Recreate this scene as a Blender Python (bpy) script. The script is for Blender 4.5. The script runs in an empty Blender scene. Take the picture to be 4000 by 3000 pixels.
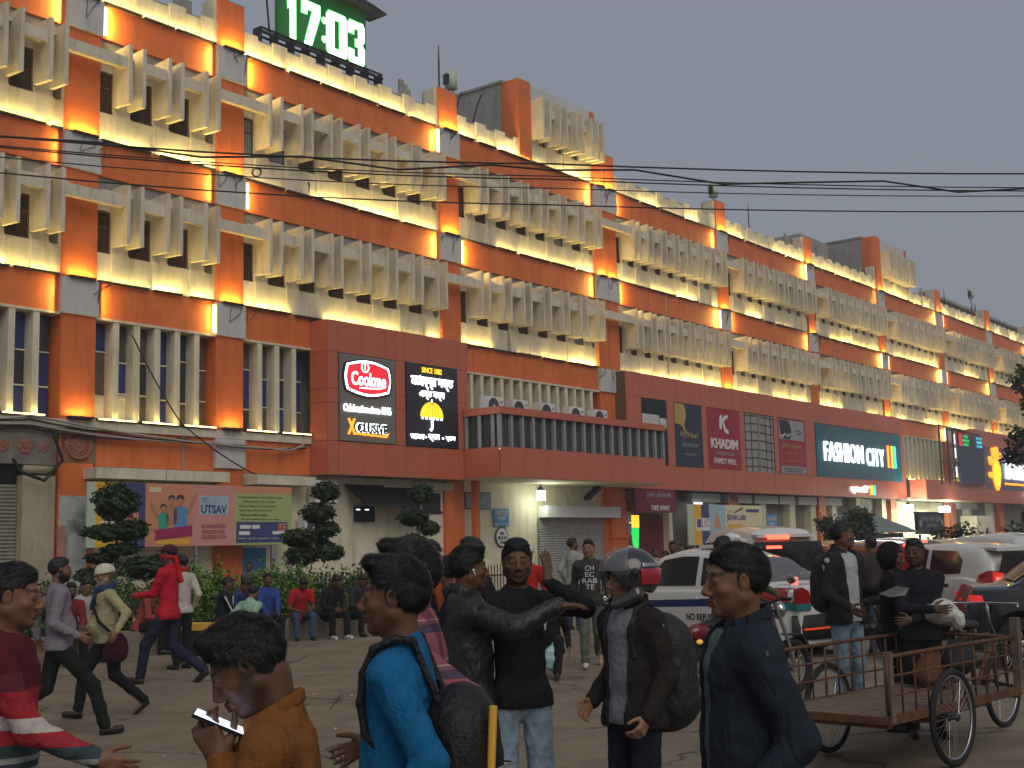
import bpy, math, random
import numpy as np
from math import sin, cos, pi, radians as rad
from mathutils import Vector, Matrix
SC = bpy.context.scene
COL = SC.collection
rng = random.Random(7)

# ---------------- camera (matched: 44 mm lens, 7.4 deg up, 1.4 deg roll) ----------------
FPX, PITCH, ROLL, YAW, CAMH = 4916.85, 0.1296948, -0.0247673, 0.6631292, 1.62
_fw = np.array([0, cos(PITCH), sin(PITCH)]); _rt = np.array([1., 0, 0]); _up = np.cross(_rt, _fw)
_R = cos(ROLL)*_rt + sin(ROLL)*_up; _U = -sin(ROLL)*_rt + cos(ROLL)*_up
_C = np.array([0, 0, CAMH])
cd = bpy.data.cameras.new('camera'); cam = bpy.data.objects.new('camera', cd); COL.objects.link(cam)
cd.sensor_width = 36; cd.lens = 36*FPX/4000; cd.clip_start = .1; cd.clip_end = 2000
M = Matrix.Identity(4)
for i in range(3):
    M[i][0] = _R[i]; M[i][1] = _U[i]; M[i][2] = -_fw[i]; M[i][3] = _C[i]
cam.matrix_world = M
SC.camera = cam

# ---------------- sky, soft western glow behind the camera ----------------
w = bpy.data.worlds.new('World'); SC.world = w; w.use_nodes = True
nt = w.node_tree; nt.nodes.clear()
sky = nt.nodes.new('ShaderNodeTexSky'); sky.sky_type = 'NISHITA'; sky.sun_disc = False
SUN_EL, SUN_AZ = rad(42), rad(158)      # azimuth from +Y towards +X
sky.sun_elevation = SUN_EL; sky.sun_rotation = SUN_AZ; sky.dust_density = 4; sky.air_density = 1.4
mx = nt.nodes.new('ShaderNodeMix'); mx.data_type = 'RGBA'; mx.inputs[0].default_value = .9
mx.inputs[7].default_value = (2.52, 2.72, 3.18, 1)
bg = nt.nodes.new('ShaderNodeBackground'); bg.inputs[1].default_value = .1
out = nt.nodes.new('ShaderNodeOutputWorld')
nt.links.new(sky.outputs[0], mx.inputs[6]); nt.links.new(mx.outputs[2], bg.inputs[0]); nt.links.new(bg.outputs[0], out.inputs[0])
sd = bpy.data.lights.new('sun', 'SUN'); sd.energy = 1.05; sd.angle = rad(45); sd.color = (1, .93, .82)
sun = bpy.data.objects.new('sun', sd); COL.objects.link(sun)
dirv = Vector((sin(SUN_AZ)*cos(SUN_EL), cos(SUN_AZ)*cos(SUN_EL), sin(SUN_EL)))
sun.rotation_euler = dirv.to_track_quat('Z', 'Y').to_euler()
SC.view_settings.view_transform = 'Standard'; SC.view_settings.look = 'None'
SC.view_settings.exposure = 0; SC.view_settings.gamma = 1
try: SC.view_settings.use_curve_mapping = False
except Exception: pass
SC.render.engine = 'CYCLES'
SC.cycles.use_denoising = True
SC.cycles.max_bounces = 5; SC.cycles.diffuse_bounces = 3; SC.cycles.transparent_max_bounces = 8
SC.cycles.sample_clamp_indirect = 4

# ---------------- helpers ----------------
def ray(x, y): return _fw*FPX + _R*(x-2000) + _U*(1500-y)
def G(x, y, z=0):                     # photo pixel -> point on the horizontal plane z
    r = ray(x, y); t = (z-CAMH)/r[2]; return _C+t*r
def AT(x, y, d):                      # photo pixel -> point at depth d
    return _C+ray(x, y)/FPX*d

def tag(o, label=None, cat=None, group=None, kind=None):
    if label: o['label'] = label
    if cat: o['category'] = cat
    if group: o['group'] = group
    if kind: o['kind'] = kind
    return o
def empty(name, loc=(0, 0, 0), rz=0, label=None, cat=None, group=None, kind=None):
    o = bpy.data.objects.new(name, None); COL.objects.link(o); o.location = loc; o.rotation_euler = (0, 0, rz)
    o.empty_display_size = .1
    return tag(o, label, cat, group, kind)
def link(name, me, parent=None, m=None, smooth=False):
    o = bpy.data.objects.new(name, me); COL.objects.link(o)
    if parent: o.parent = parent
    if m is not None and len(me.materials) == 0:
        for q in (m if isinstance(m, (list, tuple)) else [m]): me.materials.append(q)
    if smooth:
        me.polygons.foreach_set('use_smooth', [True]*len(me.polygons))
    return o
class MB:
    """collects simple solids, links them as one mesh"""
    def __init__(s): s.v = []; s.f = []; s.mi = []; s.m = 0
    def add(s, v, f):
        n = len(s.v); s.v += [tuple(p) for p in v]; s.f += [tuple(i+n for i in q) for q in f]; s.mi += [s.m]*len(f); return s
    def box(s, x0, x1, y0, y1, z0, z1):
        return s.add([(x, y, z) for z in (z0, z1) for x, y in ((x0, y0), (x1, y0), (x1, y1), (x0, y1))],
                     [(0, 3, 2, 1), (4, 5, 6, 7), (0, 1, 5, 4), (1, 2, 6, 5), (2, 3, 7, 6), (3, 0, 4, 7)])
    def B(s, s0, s1, o0, o1, z0, z1):     # facade coordinates: along, outward, up
        return s.box(s0, s1, -o1, -o0, z0, z1)
    def prism(s, poly, y0, y1, axis='y'):  # poly in (x,z), extruded along y
        n = len(poly)
        if axis == 'y': v = [(x, y0, z) for x, z in poly]+[(x, y1, z) for x, z in poly]
        elif axis == 'x': v = [(y0, x, z) for x, z in poly]+[(y1, x, z) for x, z in poly]
        else: v = [(x, z, y0) for x, z in poly]+[(x, z, y1) for x, z in poly]
        return s.add(v, [tuple(range(n))[::-1], tuple(range(n, 2*n))]+[(i, (i+1) % n, (i+1) % n+n, i+n) for i in range(n)])
    def tube(s, pts, r, n=6, r1=None, cap=True):
        P = [Vector(p) for p in pts]; base = len(s.v); K = len(P)
        for i, p in enumerate(P):
            d = (P[min(i+1, K-1)]-P[max(i-1, 0)]).normalized()
            a = d.cross(Vector((0, 0, 1)) if abs(d.z) < .9 else Vector((1, 0, 0))).normalized(); b = d.cross(a)
            rr = r if r1 is None else r+(r1-r)*i/(K-1)
            if isinstance(r, (list, tuple)): rr = r[i]
            for j in range(n):
                t = 2*pi*j/n; s.v.append(tuple(p+a*(rr*cos(t))+b*(rr*sin(t))))
        for i in range(K-1):
            for j in range(n):
                q = base+i*n
                s.f.append((q+j, q+(j+1) % n, q+n+(j+1) % n, q+n+j)); s.mi.append(s.m)
        if cap:
            s.f.append(tuple(base+j for j in range(n))[::-1]); s.f.append(tuple(base+(K-1)*n+j for j in range(n))); s.mi += [s.m, s.m]
        return s
    def lathe(s, prof, c=(0, 0, 0), n=16, axis='z', a0=0, a1=2*pi):
        base = len(s.v); K = len(prof); full = abs(a1-a0-2*pi) < 1e-6; N = n if full else n+1
        for r, h in prof:
            for j in range(N):
                t = a0+(a1-a0)*j/n; x, y = r*cos(t), r*sin(t)
                p = {'z': (x, y, h), 'x': (h, x, y), 'y': (x, h, y)}[axis]
                s.v.append((p[0]+c[0], p[1]+c[1], p[2]+c[2]))
        for i in range(K-1):
            for j in range(n):
                q = base+i*N; k = (j+1) % N
                s.f.append((q+j, q+k, q+N+k, q+N+j)); s.mi.append(s.m)
        return s
    def ball(s, c, r, n=8, sc=(1, 1, 1)):
        prof = [(sin(pi*i/n)*r, -cos(pi*i/n)*r) for i in range(n+1)]
        b = len(s.v); s.lathe(prof, n=n*2)
        for i in range(b, len(s.v)):
            p = s.v[i]; s.v[i] = (p[0]*sc[0]+c[0], p[1]*sc[1]+c[1], p[2]*sc[2]+c[2])
        return s
    def xf(s, M, start=0):
        for i in range(start, len(s.v)): s.v[i] = tuple(M @ Vector(s.v[i]))
        return s
    def mesh(s, name):
        me = bpy.data.meshes.new(name); me.from_pydata(s.v, [], s.f); 
        if any(s.mi): me.polygons.foreach_set('material_index', s.mi)
        me.update(); return me
    def build(s, name, m, parent=None, smooth=False):
        return link(name, s.mesh(name), parent, m, smooth)
_cache = {}
def boxmesh(dx, dy, dz, m, bev=0):
    """shared centred box mesh"""
    k = (round(dx, 3), round(dy, 3), round(dz, 3), m.name)
    if k not in _cache:
        b = MB().box(-dx/2, dx/2, -dy/2, dy/2, -dz/2, dz/2); me = b.mesh('piece'); me.materials.append(m); _cache[k] = me
    return _cache[k]
def piece(name, parent, m, s0, s1, o0, o1, z0, z1):
    """one box part in facade coordinates, mesh shared between alike ones"""
    me = boxmesh(s1-s0, o1-o0, z1-z0, m)
    o = bpy.data.objects.new(name, me); COL.objects.link(o); o.parent = parent
    o.location = ((s0+s1)/2, -(o0+o1)/2, (z0+z1)/2); return o
def copy_tree(o, parent=None):
    c = o.copy(); COL.objects.link(c)
    if parent: c.parent = parent
    for ch in list(o.children): copy_tree(ch, c)
    return c
def text_mesh(body, size=1, ext=.01, bold=0.0, align='CENTER', spacing=1, sx=1):
    cu = bpy.data.curves.new('lettering', 'FONT'); cu.body = body; cu.size = size; cu.extrude = ext; cu.offset = bold
    cu.align_x = align; cu.align_y = 'CENTER'; cu.space_character = spacing; cu.resolution_u = 3
    ob = bpy.data.objects.new('tmp_text', cu); COL.objects.link(ob)
    dg = bpy.context.evaluated_depsgraph_get(); dg.update()
    me = bpy.data.meshes.new_from_object(ob.evaluated_get(dg)); me.materials.clear()
    bpy.data.objects.remove(ob); bpy.data.curves.remove(cu)
    if sx != 1:
        for v in me.vertices: v.co.x *= sx
    return me
def text(name, body, parent, m, loc, size=1, ext=.01, rot=(pi/2, 0, 0), width=None, height=None, **kw):
    """raised lettering standing upright (facing -Y by default); width/height fit it to a real size"""
    me = text_mesh(body, size, ext, **kw)
    if len(me.vertices):
        xs = [v.co.x for v in me.vertices]; ys = [v.co.y for v in me.vertices]
        cx, cy = (max(xs)+min(xs))/2, (max(ys)+min(ys))/2
        fx = width/(max(xs)-min(xs)) if width else 1; fy = height/(max(ys)-min(ys)) if height else (fx if width else 1)
        if height and not width: fx = fy
        for v in me.vertices: v.co.x = (v.co.x-cx)*fx; v.co.y = (v.co.y-cy)*fy
    me.materials.append(m)
    o = bpy.data.objects.new(name, me); COL.objects.link(o); o.parent = parent; o.location = loc; o.rotation_euler = rot
    return o

# ---------------- materials ----------------
MT = {}
def mat(name, col, rough=.7, metal=0, emit=0, ecol=None, var=.12, scale=2.0, bump=.0, bscale=60, dirt=0, dscale=.6, dcol=(.10, .085, .065), spec=.4, alpha=1, trans=0, coat=0, streak=0, objspace=False, attr=None):
    m = bpy.data.materials.new(name); m.use_nodes = True; MT[name] = m
    t = m.node_tree; N = t.nodes; L = t.links; b = N['Principled BSDF']
    b.inputs['Roughness'].default_value = rough; b.inputs['Metallic'].default_value = metal
    b.inputs['Specular IOR Level'].default_value = spec
    if coat: b.inputs['Coat Weight'].default_value = coat; b.inputs['Coat Roughness'].default_value = .08
    if trans: b.inputs['Transmission Weight'].default_value = trans
    if alpha < 1: b.inputs['Alpha'].default_value = alpha
    if emit:
        b.inputs['Emission Color'].default_value = (*(ecol or col), 1); b.inputs['Emission Strength'].default_value = emit
    if objspace: g = N.new('ShaderNodeTexCoord').outputs['Object']
    else: g = N.new('ShaderNodeNewGeometry').outputs['Position']
    if attr:
        a = N.new('ShaderNodeAttribute'); a.attribute_name = attr; src = a.outputs['Color']
    else:
        c = N.new('ShaderNodeRGB'); c.outputs[0].default_value = (*col, 1); src = c.outputs[0]
    if var:
        n = N.new('ShaderNodeTexNoise'); n.inputs['Scale'].default_value = scale; n.inputs['Detail'].default_value = 6; n.inputs['Roughness'].default_value = .65
        L.new(g, n.inputs['Vector'])
        mr = N.new('ShaderNodeMapRange'); mr.inputs['From Min'].default_value = .25; mr.inputs['From Max'].default_value = .75
        mr.inputs['To Min'].default_value = 1-var; mr.inputs['To Max'].default_value = 1+var; L.new(n.outputs['Fac'], mr.inputs['Value'])
        vm = N.new('ShaderNodeVectorMath'); vm.operation = 'SCALE'; L.new(src, vm.inputs[0]); L.new(mr.outputs[0], vm.inputs['Scale']); src = vm.outputs[0]
    if dirt:
        mp = N.new('ShaderNodeMapping'); mp.inputs['Scale'].default_value = (dscale*4, dscale*4, dscale*.7) if streak else (dscale,)*3
        L.new(g, mp.inputs[0])
        n2 = N.new('ShaderNodeTexNoise'); n2.inputs['Scale'].default_value = 1.7; n2.inputs['Detail'].default_value = 8; n2.inputs['Roughness'].default_value = .7
        L.new(mp.outputs[0], n2.inputs['Vector'])
        r2 = N.new('ShaderNodeMapRange'); r2.inputs['From Min'].default_value = .5; r2.inputs['From Max'].default_value = .72
        r2.inputs['To Max'].default_value = dirt; L.new(n2.outputs['Fac'], r2.inputs['Value'])
        mm = N.new('ShaderNodeMix'); mm.data_type = 'RGBA'; L.new(r2.outputs[0], mm.inputs[0]); L.new(src, mm.inputs[6]); mm.inputs[7].default_value = (*dcol, 1); src = mm.outputs[2]
    L.new(src, b.inputs['Base Color'])
    if bump:
        n3 = N.new('ShaderNodeTexNoise'); n3.inputs['Scale'].default_value = bscale; n3.inputs['Detail'].default_value = 4
        L.new(g, n3.inputs['Vector'])
        bp = N.new('ShaderNodeBump'); bp.inputs['Strength'].default_value = bump; bp.inputs['Distance'].default_value = .01
        L.new(n3.outputs['Fac'], bp.inputs['Height']); L.new(bp.outputs[0], b.inputs['Normal'])
    return m
mat('orange paint', (.68, .165, .040), .6, var=.16, scale=1.3, bump=.35, bscale=25, dirt=.55, streak=1, dcol=(.30, .09, .04))
mat('red panel', (.50, .135, .075), .42, var=.07, scale=.8, dirt=.2, streak=1, dcol=(.3, .09, .05))
mat('cream wall', (.72, .66, .50), .7, var=.16, scale=1.5, bump=.3, bscale=18, dirt=.55, streak=1, dcol=(.34, .28, .18))
mat('fin concrete', (.66, .61, .49), .7, var=.16, scale=2, bump=.3, bscale=30, dirt=.6, streak=1, dcol=(.28, .24, .18))
mat('grey block', (.56, .56, .55), .75, var=.1, scale=1.6, bump=.3, bscale=20, dirt=.35, streak=1, dcol=(.28, .26, .24))
mat('old concrete', (.33, .32, .30), .85, var=.2, scale=1.2, bump=.5, bscale=12, dirt=.7, streak=1, dcol=(.09, .085, .08))
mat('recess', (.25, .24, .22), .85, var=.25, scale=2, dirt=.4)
mat('shutter brown', (.12, .078, .055), .6, var=.3, scale=6)
mat('dark glass', (.03, .035, .045), .12, var=.3, scale=1.5, spec=.6)
mat('blue pane', (.03, .045, .17), .3, var=.25, scale=2)
mat('brown pane', (.11, .085, .075), .35, var=.35, scale=4)
mat('pale glass', (.25, .30, .33), .2, var=.3, scale=5)
mat('lamp housing', (.04, .04, .04), .6, var=.2)
mat('warm led', (1, .8, .4), .5, emit=9, ecol=(1, .66, .22), var=0)
mat('black', (.012, .012, .014), .5, var=.2)
mat('dark metal', (.05, .05, .055), .45, metal=.6, var=.25, scale=8)
mat('steel', (.45, .45, .46), .35, metal=.8, var=.15, scale=8)
mat('white plastic', (.72, .72, .70), .5, var=.05, dirt=.2)
mat('blade grey', (.30, .30, .30), .6, var=.15, dirt=.4, streak=1)
mat('screen dark', (.05, .05, .052), .8, var=.2)
mat('ac grille', (.05, .05, .055), .6, var=.2)
mat('cable', (.018, .018, .02), .6, var=.2)
mat('pale cable', (.33, .30, .27), .7, var=.2)
# ---------------- ground ----------------
FD = 26.62
def FP(s, o, z=0):
    return Vector((sin(YAW)*s+cos(YAW)*(o-FD), cos(YAW)*s-sin(YAW)*(o-FD), z))
def make_ground():
    m = mat('asphalt', (.205, .165, .118), .82, var=.32, scale=1.3, bump=.8, bscale=45, dirt=.8, dscale=.5, dcol=(.13, .10, .07))
    t = m.node_tree; N = t.nodes; L = t.links; B_ = N['Principled BSDF']; geo = [x for x in N if x.type == 'NEW_GEOMETRY'][0].outputs['Position']
    def chain(prev, scale, lo, hi, colr, vor=False, warp=.35):
        nw = N.new('ShaderNodeTexNoise'); nw.inputs['Scale'].default_value = 1.3; nw.inputs['Detail'].default_value = 5; L.new(geo, nw.inputs['Vector'])
        sc = N.new('ShaderNodeVectorMath'); sc.operation = 'SCALE'; sc.inputs['Scale'].default_value = warp; L.new(nw.outputs['Color'], sc.inputs[0])
        ad = N.new('ShaderNodeVectorMath'); L.new(geo, ad.inputs[0]); L.new(sc.outputs[0], ad.inputs[1])
        if vor:
            q = N.new('ShaderNodeTexVoronoi'); q.feature = 'DISTANCE_TO_EDGE'; q.inputs['Scale'].default_value = scale; o_ = q.outputs['Distance']
        else:
            q = N.new('ShaderNodeTexNoise'); q.inputs['Scale'].default_value = scale; q.inputs['Detail'].default_value = 7; q.inputs['Roughness'].default_value = .7; o_ = q.outputs['Fac']
        L.new(ad.outputs[0], q.inputs['Vector']); r = N.new('ShaderNodeMapRange'); r.inputs['From Min'].default_value = lo; r.inputs['From Max'].default_value = hi; L.new(o_, r.inputs['Value'])
        x = N.new('ShaderNodeMix'); x.data_type = 'RGBA'; L.new(r.outputs[0], x.inputs[0]); L.new(prev, x.inputs[6]); x.inputs[7].default_value = (*colr, 1); return x.outputs[2]
    src = B_.inputs['Base Color'].links[0].from_socket
    src = chain(src, .28, .56, .70, (.27, .225, .165)); src = chain(src, 3.0, .60, .80, (.075, .06, .048)); src = chain(src, 9, .66, .74, (.30, .26, .2)); src = chain(src, .33, .012, .0, (.05, .04, .032), True, .9)
    L.new(src, B_.inputs['Base Color'])
    n = 60; v = []; f = []
    me = bpy.data.meshes.new('ground')
    xs = [-600, -150, -60, -30]+[-20+i*1.0 for i in range(61)]+[50, 80, 160, 700]
    ys = [-300, -40]+[-5+i*1.0 for i in range(56)]+[60, 90, 160, 400, 1200]
    for y in ys:
        for x in xs:
            v.append((x, y, .012*sin(x*.9+1.3*sin(y*.7))*cos(y*.8) if -18 < x < 38 and 0 < y < 48 else 0))
    W = len(xs)
    for j in range(len(ys)-1):
        for i in range(W-1): f.append((j*W+i, j*W+i+1, (j+1)*W+i+1, (j+1)*W+i))
    me.from_pydata(v, [], f); o = link('ground', me, None, m, True); tag(o, kind='structure')
make_ground()

# ---------------- the station building ----------------
bld = empty('station_building', tuple(FP(0, 0)), pi/2-YAW, 'long orange and cream station building with rows of concrete fins, floodlit from below', 'building')
L1, L2, L3, L4 = 4.95, 8.36, 11.95, 15.52
PIL = [(6.4, 7.33), (16.63, 17.56), (21.23, 22.13), (30.36, 31.29), (39.37, 40.83), (49.1, 49.95), (58.25, 59.03), (67.5, 68.3), (76.9, 77.75), (86.4, 87.3), (95.9, 96.8), (105.4, 106.3), (115, 115.9), (124.5, 125.4)]
O_, CR, FC, GB = MT['orange paint'], MT['cream wall'], MT['fin concrete'], MT['grey block']
# body of the building behind the facing (one wall, with a roof and its back)
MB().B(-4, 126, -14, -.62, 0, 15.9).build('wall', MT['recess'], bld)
MB().B(-4, 126, -13.6, -1.0, 15.904, 15.98).build('roof', MT['old concrete'], bld)
lights = []
def area(name, loc, rot, sx, sy, e, col=(1, .72, .20)):
    d = bpy.data.lights.new(name, 'AREA'); d.shape = 'RECTANGLE'; d.size = sx; d.size_y = sy; d.energy = e; d.color = col
    o = bpy.data.objects.new(name, d); COL.objects.link(o); o.parent = bld; o.location = loc; o.rotation_euler = rot
    lights.append(o); return o
# washer lamps: aim up (local -Z to +Z), tipped towards the wall
def washer(s0, s1, z, e, col=(1, .73, .20), o=.11, tilt=13):
    piece('lamp_housing', bld, MT['lamp housing'], s0, s1, .07, o+.05, z-.04, z+.008)
    area('washer_lamp', ((s0+s1)/2, -o, z+.012), (pi-rad(tilt), 0, 0), s1-s0, .05, e*(s1-s0), col)
def side_lamp(s, z0, z1, d, e):
    """vertical strip beside a block, shining along the band (d=+1 or -1)"""
    piece('strip_lamp', bld, MT['warm led'], s-.035, s+.035, .10, .14, z0, z1) if rng.random() < .35 else None
    area('strip_light', (s+d*.045, -.16, (z0+z1)/2), (0, -d*pi/2, 0), z1-z0, .05, e, (1, .66, .16))
far = {}
def P(name, m, *a):
    """a part of its own near the camera; far ones are joined"""
    if a[0] < FARS.get(name, 60): return piece(name, bld, m, *a)
    far.setdefault((name, m.name), MB()).B(*a)
FARS = {'wall_panel': 58, 'fin': 1e9, 'window': 1e9, 'parapet_panel': 97, 'pier': 1e9}
def win_mesh():
    k = 'winmesh'
    if k not in _cache:
        b = MB(); b.box(-.27, -.23, -.03, .03, -.53, .53).box(.23, .27, -.03, .03, -.53, .53).box(-.23, .23, -.03, .03, .49, .53).box(-.23, .23, -.03, .03, -.53, -.49).box(-.23, .23, -.028, .028, .12, .15)
        me = b.mesh('window'); me.materials.append(MT['shutter brown']); _cache[k] = me
        b = MB()
        for i in range(16):
            z = -.48+i*.058
            b.add([(-.228, .01, z), (.228, .01, z), (.228, -.018, z+.03), (-.228, -.018, z+.03), (-.228, .016, z+.006), (.228, .016, z+.006), (.228, -.012, z+.036), (-.228, -.012, z+.036)], [(0, 1, 2, 3), (7, 6, 5, 4), (0, 4, 5, 1), (3, 2, 6, 7), (0, 3, 7, 4), (1, 5, 6, 2)])
        me = b.mesh('louvre'); me.materials.append(MT['shutter brown']); _cache['louv'] = me
        b = MB().box(-.229, .229, -.004, .004, -.489, .489); me = b.mesh('pane'); me.materials.append(MT['pale glass']); _cache['pane'] = me
        b = MB()
        for i in range(5): b.box(-.229+.09*(i+.1), -.22+.09*(i+.1), -.03, -.02, -.489, .489)
        me = b.mesh('window_bars'); me.materials.append(MT['dark metal']); _cache['wbar'] = me
    return _cache[k]
def fin_mesh():
    if 'fin' not in _cache:
        # plate: full-depth, its head slants back up to the wall
        b = MB(); prof = [(-.0, .93), (-.66, .90), (-.66, 2.44), (0, 2.40)]
        b.prism([(y, z) for y, z in prof], -.05, .05, 'x'); me = b.mesh('fin'); me.materials.append(FC); _cache['fin'] = me
    return _cache['fin']
def pairs(s0, s1):
    n = max(1, round((s1-s0-.3)/1.06)); p = (s1-s0-.12)/n
    return [(s0+.50+p*i, s0+.50+p*i+.40) for i in range(n)], p
def half(s):
    return min((abs(b-a)/2 for a, b in PIL if abs(a-s) < .01 or abs(b-s) < .01), default=.45)-.002
def bay(s0, s1, zL, zN, lit):
    """one bay of a finned storey, zL floor line, zN next line"""
    pr, p = pairs(s0, s1)
    P('soffit', FC, s0, s1, -.62, .0, zL+2.13, zL+2.199)
    P('ledge', FC, s0-.0, s1, .0, .285, zL+2.202, zL+2.27)
    P('beam', FC, s0-half(s0), pr[0][0]-.052, .40, .57, zL+1.84, zL+2.13); P('beam', FC, pr[-1][1]+.052, s1+half(s1), .40, .57, zL+1.84, zL+2.13)
    for (q0, q1), (q2, q3) in zip(pr[:-1], pr[1:]): P('beam', FC, q1+.052, q2-.052, .40, .57, zL+1.84, zL+2.13)
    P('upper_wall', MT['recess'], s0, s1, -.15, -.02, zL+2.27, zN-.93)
    # orange band with a shallow joint
    a = s0
    for b_ in ([s1] if s1-s0 < 5 else [s0+(s1-s0)*rng.uniform(.3, .6), s1]):
        P('band', O_, a+.006, b_-.006, -.1, .05, zN-.92, zN-.02); a = b_
    x = s0
    for i, (a, b) in enumerate(pr):
        dv = rng.uniform(-.004, .004)
        P('wall_panel', CR, x+.005, a-.045, -.10, .0+dv, zL+.01, zL+.74)
        P('wall_panel', CR, a-.04, b+.045, -.62, .045+dv, zL+.01, zL+.76)
        P('pier', CR, a-.045, b+.05, -.60, .002, zL+.762, zL+2.128)
        for q in (a, b):
            o = bpy.data.objects.new('fin', fin_mesh()); COL.objects.link(o); o.parent = bld; o.location = (q, rng.uniform(-.006, .006), zL+rng.uniform(-.006, .006))
        wd = a-.045-x
        wo = bpy.data.objects.new('window', win_mesh()); COL.objects.link(wo); wo.parent = bld
        wo.location = ((x+a-.045)/2, .09, zL+1.28); wo.scale = (wd/.54, 1, 1)
        r = rng.random()
        lv = bpy.data.objects.new('louvre' if r > .22 else 'pane', _cache['louv'] if r > .22 else _cache['pane']); COL.objects.link(lv); lv.parent = wo; lv.location = (0, .01, 0)
        if r < .6:
            lb = bpy.data.objects.new('window_bars', _cache['wbar']); COL.objects.link(lb); lb.parent = wo
        P('window_head', FC, x+.004, a-.05, -.5, -.02, zL+1.82, zL+2.126)
        x = b+.05
    if s1-x > .06:
        P('wall_panel', CR, x+.005, s1-.003, -.1, .0, zL+.01, zL+.74)
        P('pier', CR, s1-.08, s1, -.6, .0, zL+.744, zL+2.126)
    wash_row(s0, s1, zL, lit)
def wash_row(s0, s1, zL, lit, e=1.0, zoff=0):
    x = s0+.04
    while x < s1-.3:
        n = min(rng.uniform(.9, 2.0), s1-.04-x)
        if rng.random() < lit:
            washer(x, x+n-.06, zL+zoff+rng.uniform(0, .02), 10*e*rng.choice([.12, .55, .85, 1.1, 1.6]))
        else: piece('lamp_housing', bld, MT['lamp housing'], x, x+n-.06, .07, .17, zL-.04+zoff, zL+zoff)
        x += n+rng.uniform(0, .25)
def block(s0, s1, z0, z1, double=False):
    if double:
        m = (s0+s1)/2; P('block', GB, s0-.05, m-.02, -.2, .17, z0, z1); P('block', GB, m+.02, s1+.05, -.2, .17, z0, z1)
    else: P('block', GB, s0-.05, s1+.03, -.2, .17, z0, z1)
for i, (a, b) in enumerate(PIL):
    dbl = b-a > 1.2; m = (a+b)/2
    parts = [(a, m-.015), (m+.015, b)] if dbl else [(a, b)]
    for (x0, x1) in parts:
        for zz0, zz1 in ((0, L1-.2), (L1-.2, L2-.02), (L2-.02, L3-.02), (L3-.02, L4-.02), (L4-.02, 16.9)):
            P('pillar', O_, x0, x1, -.62, .10, zz0+.004, zz1)
    if dbl: P('pillar_joint', MT['shutter brown'], m-.0145, m+.0145, -.62, .07, L1, 16.88)
    P('pillar_cap', MT['old concrete'], a+.01, b-.01, -.6, .09, 16.902, 16.93)
    P('pillar_side', CR, a-.09, a-.004, -.5, .02, L4+.1, 16.88)
    for z in (L2, L3, L4): block(a, b, z-.92, z-.04, dbl)
    if i >= 1:
        for z in (L2, L3, L4):
            if z == L2 and 24 < a < 41: continue
            for (x0, x1) in parts:
                if rng.random() < .92: washer(x0+.12, x1-.1, z+.0, 38*rng.uniform(.5, 1.3), (1, .66, .16), o=.22, tilt=4)
            if rng.random() < .75: side_lamp(a-.11, z-.86, z-.12, -1, 22*rng.uniform(.3, 1.3))
            if rng.random() < .6: side_lamp(b+.11, z-.86, z-.12, 1, 22*rng.uniform(.3, 1.3))
for i in range(len(PIL)-1):
    s0, s1 = PIL[i][1], PIL[i+1][0]
    lit = .85
    bay(s0, s1, L2, L3, lit); bay(s0, s1, L3, L4, lit)
    # parapet: slabs of alternating height
    tw = (i == 3 or i == 7)
    n = max(4, round((s1-s0)/.545)); p = (s1-s0)/n
    for k in range(n):
        x = s0+k*p
        if i == 3 and x > 35.3: continue
        if i == 7 and x < 72.4: continue
        hi = k % 2 == 0
        P('parapet_panel', CR, x+.004, x+p-.004, -.16, .05 if hi else .0, L4+.0, L4+(.71 if hi else .60)+rng.uniform(-.01, .01))
        if not hi: P('coping', MT['old concrete'], x+.01, x+p-.01, -.14, -.02, L4+.615, L4+.65)
    wash_row(s0, s1, L4, .95, 1.35)
# ---------------- first storey: tall windows between white piers ----------------
def tall_bay(s0, s1, n=None, right_open=False, z0=L1, z1=L2-.90, ledge=True):
    P('band', O_, s0+.004, s1-.004, -.1, .05, L2-.90, L2-.02)
    P('lintel', FC, s0, s1, -.5, .09, z1-.06, z1-.004)
    n = n or round((s1-s0)/.615); p = (s1-s0)/n
    for k in range(n):
        x = s0+k*p
        # pier: canted white mullion
        if k: P('pier', FC, x-.09, x+.07, -.42, .07, z0+.01, z1-.064)
        g0, g1 = x+.072, x+p-.092
        cuts = [0, .72 if k % 3 else .66, 1.55 if k > 1 else 1.5, z1-.07-z0] if k % 4 else [0, .62, 1.72, z1-.07-z0]
        for j in range(3):
            mm = rng.choice(['blue pane', 'brown pane', 'blue pane', 'brown pane', 'dark glass'])
            if j == 0 and k < 2 and s0 < 20: mm = 'cream wall'
            P('pane', MT[mm], g0, g1, -.32, -.29, z0+cuts[j]+.02, z0+cuts[j+1]-.015)
            if j: P('transom', FC, g0, g1, -.33, -.25, z0+cuts[j]-.014, z0+cuts[j]+.019)
    x = s0+.05
    while x < s1-.3:
        l = min(1.1, s1-.05-x); washer(x, x+l, z0+.02, 6.0*rng.uniform(.3, 1), o=.14, tilt=16)
        P('strip_lamp', MT['warm led'], x+.02, x+l-.02, .188, .196, z0-.01, z0+.018) if rng.random() < .7 else None
        x += l+rng.uniform(.1, .3)
FARS.update(pane=1e9, transom=1e9)
tall_bay(7.33, 16.63, 15); tall_bay(17.56, 21.23, 6); tall_bay(22.13, 24.62, 4); tall_bay(31.29, 39.37, 15)
tall_bay(68.7, 76.9, 12); tall_bay(77.75, 86.4, 14); tall_bay(87.3, 95.9, 14); tall_bay(96.8, 105.4, 14)
for a, b in PIL[1:3]: washer(a+.18, b-.1, L1+.02, 15, (1, .60, .18), o=.24, tilt=8)
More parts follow.
